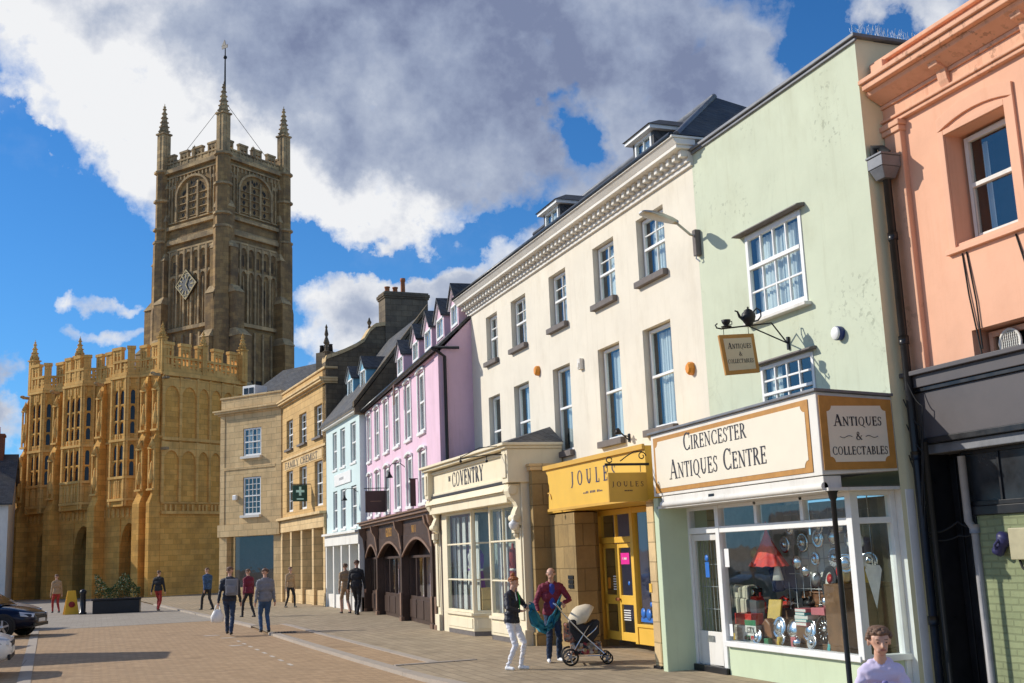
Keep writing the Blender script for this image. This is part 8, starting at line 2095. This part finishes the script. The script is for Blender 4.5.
# more stock, to fill the window
for (Y, d, z, r, s, l) in ((15.02, .86, 1.78, .10, 0, 'small ringed hub cap beside the red parasol'), (14.23, .80, 1.58, .09, 2, 'smallest plain hub cap, hung low in the middle'), (13.84, .82, 2.2, .10, 1, 'small ribbed hub cap hung under the transom'), (14.6, .84, 2.2, .09, 0, 'small ringed hub cap high at the left of the grid'), (13.40, .84, 2.19, .10, 2, 'plain hub cap high at the right of the grid')):
    item(hubcap(s, r), 'hub_cap', [M['chrome'], M['pvc']], Y, d, z, l, 'hub cap', HG)
for (Y, d, z, r, s, l) in ((14.55, .50, 0, .10, 1, 'small ribbed hub cap leaning in front of the larger ones at the left'), (14.15, .50, 0, .09, 2, 'small plain hub cap leaning in front of the larger ones in the middle'), (13.78, .50, 0, .11, 1, 'small ribbed hub cap leaning in front of the spoked wheel'), (15.12, .46, 0, .12, 0, 'ringed hub cap leaning in front of the leather bag'), (13.3, .52, 0, .13, 1, 'ribbed hub cap leaning near the corner of the window')):
    item(hubcap(s, r), 'hub_cap', [M['chrome'], M['pvc']], Y, d, SHZ+r, l, 'hub cap', HG, tilt=R(-14))
for i, (Y, d, z, l) in enumerate(((14.75, .74, .10, 'dark iron flat iron on the step below the tin sign'), (14.28, .80, .50, 'black cast toy engine on the stand above the books'), (13.62, .70, .58, 'chrome teapot on the low pinkish box'), (15.2, 1.1, .50, 'chrome coffee pot on the raised stand behind the petrol can'))):
    b = MB()
    if i == 0: b.prism([(-.10, 0), (.10, 0), (.12, .03), (-.1, .05)], -.05, .05); b.tube([(-.07, 0, .05), (-.06, 0, .11), (.05, 0, .11), (.06, 0, .05)], .012, 6)
    elif i == 1: b.box(-.14, .14, -.05, .05, .04, .08); b.lathe([(.05, -.02), (.05, .14), (0, .14)], (0, 0, .12), 12, 0, 'x'); b.box(-.13, -.03, -.05, .05, .08, .19); b.lathe([(.02, .15), (.03, .22)], (.09, 0, 0), 8)
    else:
        b.lathe([(.06, 0), (.09, .05), (.085, .12), (.04, .17), (.02, .18), (.015, .21), (0, .22)], (0, 0, 0), 16); b.tube([(.08, 0, .06), (.13, 0, .12), (.15, 0, .16)], [.02, .012, .01], 6); b.tube([(-.06, 0, .14), (-.13, 0, .13), (-.12, 0, .06), (-.08, 0, .05)], .010, 6)
    item(b, ('flat_iron', 'toy_engine', 'teapot', 'coffee_pot')[i], M[('rubber', 'iron', 'chrome', 'chrome')[i]], Y, d, SHZ+z, l, ('iron', 'toy', 'teapot', 'coffee pot')[i])
for (Y, d, z, r, c, l) in ((15.55, 1.0, 2.05, .13, 'china', 'white plate with a plain rim hung at the top left of the window'), (15.9, 1.0, 1.85, .10, 'brass', 'small brass dish hung at the far left of the window'), (14.25, .98, 1.46, .11, 'steel', 'dull steel dish hung below the ringed hub caps'), (13.9, .98, 1.45, .12, 'china', 'china plate hung below the big ribbed hub cap')):
    o = hubcap(2, r); item(o, 'dish', M[c], Y, d, z, l, 'dish')
for i, (Y, d, z, w, h, c, l) in enumerate(((15.95, 1.25, .55, .36, .46, 'wood', 'dark wooden picture frame leaning at the back left'), (14.85, 1.35, .99, .34, .44, 'brass', 'gilt picture frame leaning on the raised stand'), (13.75, 1.25, .98, .40, .34, 'wood', 'wide wooden picture frame leaning behind the ornaments'), (13.3, 1.3, .52, .34, .5, 'brass', 'gilt picture frame low at the back right'))):
    b = MB(); b.box(-w/2, w/2, -.015, .015, 0, h); b.box(-w/2+.045, w/2-.045, -.019, -.0155, .045, h-.045, 1)
    item(b, 'picture_frame', [M[c], (M['denim'], M['leather'], M['paper'], M['green'])[i]], Y, d, SHZ+z-.5, l, 'picture frame', tilt=R(-9), bevel=.004)
for i, (Y, d, z, c, l) in enumerate(((14.92, .50, 0, 'green', 'small green tin at the front of the window beside the leather bag'), (14.55, .48, 0, 'yel', 'small yellow tin at the front between the hub caps'), (14.18, .48, 0, 'pinkc', 'small pinkish tin at the front between the hub caps'), (13.35, .50, 0, 'cyan', 'small turquoise tin at the front right of the window'), (15.85, .50, 0, 'yel', 'yellow tin at the front left corner of the window'))):
    b = MB(); h = .10+.03*(i % 3)
    if i % 2: b.lathe([(.05, 0), (.05, h), (.045, h+.01), (0, h+.012)], (0, 0, 0), 16)
    else: b.box(-.06, .06, -.035, .035, 0, h)
    b.box(-.03, .03, -.0515, -.05, h*.3, h*.65) if i % 2 else None
    item(b, 'tin', M[c], Y, d, SHZ+.005, l, 'tin', bevel=.004)
b = MB(); b.lathe([(.13, 0), (.13, .02), (.03, .04), (.02, .3), (.05, .34), (.16, .36), (.09, .60), (0, .6)], (0, 0, 0), 18); item(b, 'table_lamp', [M['brass']], 14.35, 1.3, SHZ+.49, 'brass table lamp at the back of the raised stand', 'lamp')
t = thing_('mantel_clock', 'wooden mantel clock with a pale dial on the stand behind the ornaments', 'clock', gw_(13.98, 1.12, SHZ+.485), R(-90))
b = MB(); b.prism([(-.13, 0), (.13, 0), (.13, .2), (.08, .30), (-.08, .30), (-.13, .2)], -.06, .06); b.build('case', M['leather'], t, bevel=.008)
b = MB(); b.lathe([(0, -.066), (.085, -.066), (.085, -.06)], (0, 0, .17), 20, 0, 'y'); b.build('dial', M['china'], t)
# ================================================================== THINGS IN THE CREAM SHOP WINDOW
def item2(b, name, mats, Y, X, z, label, cat): return tag(b.build(name, mats, None, loc=(X, Y, z), rot=(0, 0, R(-90))), label, cat)
M['purple'] = m_plain('purple_cloth', (.16, .03, .34), .8, 0, .25, 5.)
for (Y, d, c, l) in ((25.95, .40, 'white', 'white dress on a stand in the left half of the cream shop window'), (25.2, .34, 'purple', 'purple dress on a stand in the left bay of the cream shop window'), (22.35, .36, 'purple', 'purple top on a stand in the right bay of the cream shop window'), (23.05, .40, 'redcloth', 'dark red dress on a stand in the right bay of the cream shop window')):
    t = thing('dress_form', l, 'mannequin', (8.0+d, Y, .70), R(-90), 'dressed stands in the cream shop window')
    b = MB(); b.lathe([(.14, 0), (.14, .02), (.02, .04), (.015, .6)], (0, 0, 0), 14); b.build('stand', M['steel'], t)
    b = MB(); b.lathe([(.24, .35), (.20, .55), (.15, .80), (.12, .95), (.165, 1.15), (.17, 1.28), (.10, 1.38), (.045, 1.42), (.04, 1.5), (0, 1.52)], (0, 0, 0), 18, sy=.62); b.build('dress', M[c], t)
    b = MB(); b.lathe([(.125, .93), (.128, .955), (.125, .98)], (0, 0, 0), 18, sy=.64); b.tube([(-.06, -.05, 1.44), (0, -.10, 1.28), (.02, -.12, 1.05)], .02, 6); b.build('sash', M['white'] if c != 'white' else M['purple'], t)
b = MB()
for (x0, x1, z0, z1) in ((-.2, -.16, 0, .55), (.16, .2, 0, .55), (-.16, .16, 0, .04), (-.16, .16, .51, .55)): b.box(x0, x1, -.13, .13, z0, z1)
b.box(-.16, .16, .10, .13, .04, .51)
item2(b, 'display_box', M['ashlar_pale'], 24.9, 8.35, .70, 'open pale wooden box standing in the middle of the cream shop window', 'box')
b = MB(); b.lathe([(.05, 0), (.055, .02), (.055, .2), (.02, .27), (.02, .32), (0, .32)], (0, 0, 0), 12); item2(b, 'bottle', M['china'], 25.08, 8.22, .70, 'white bottle beside the pale wooden box', 'bottle')
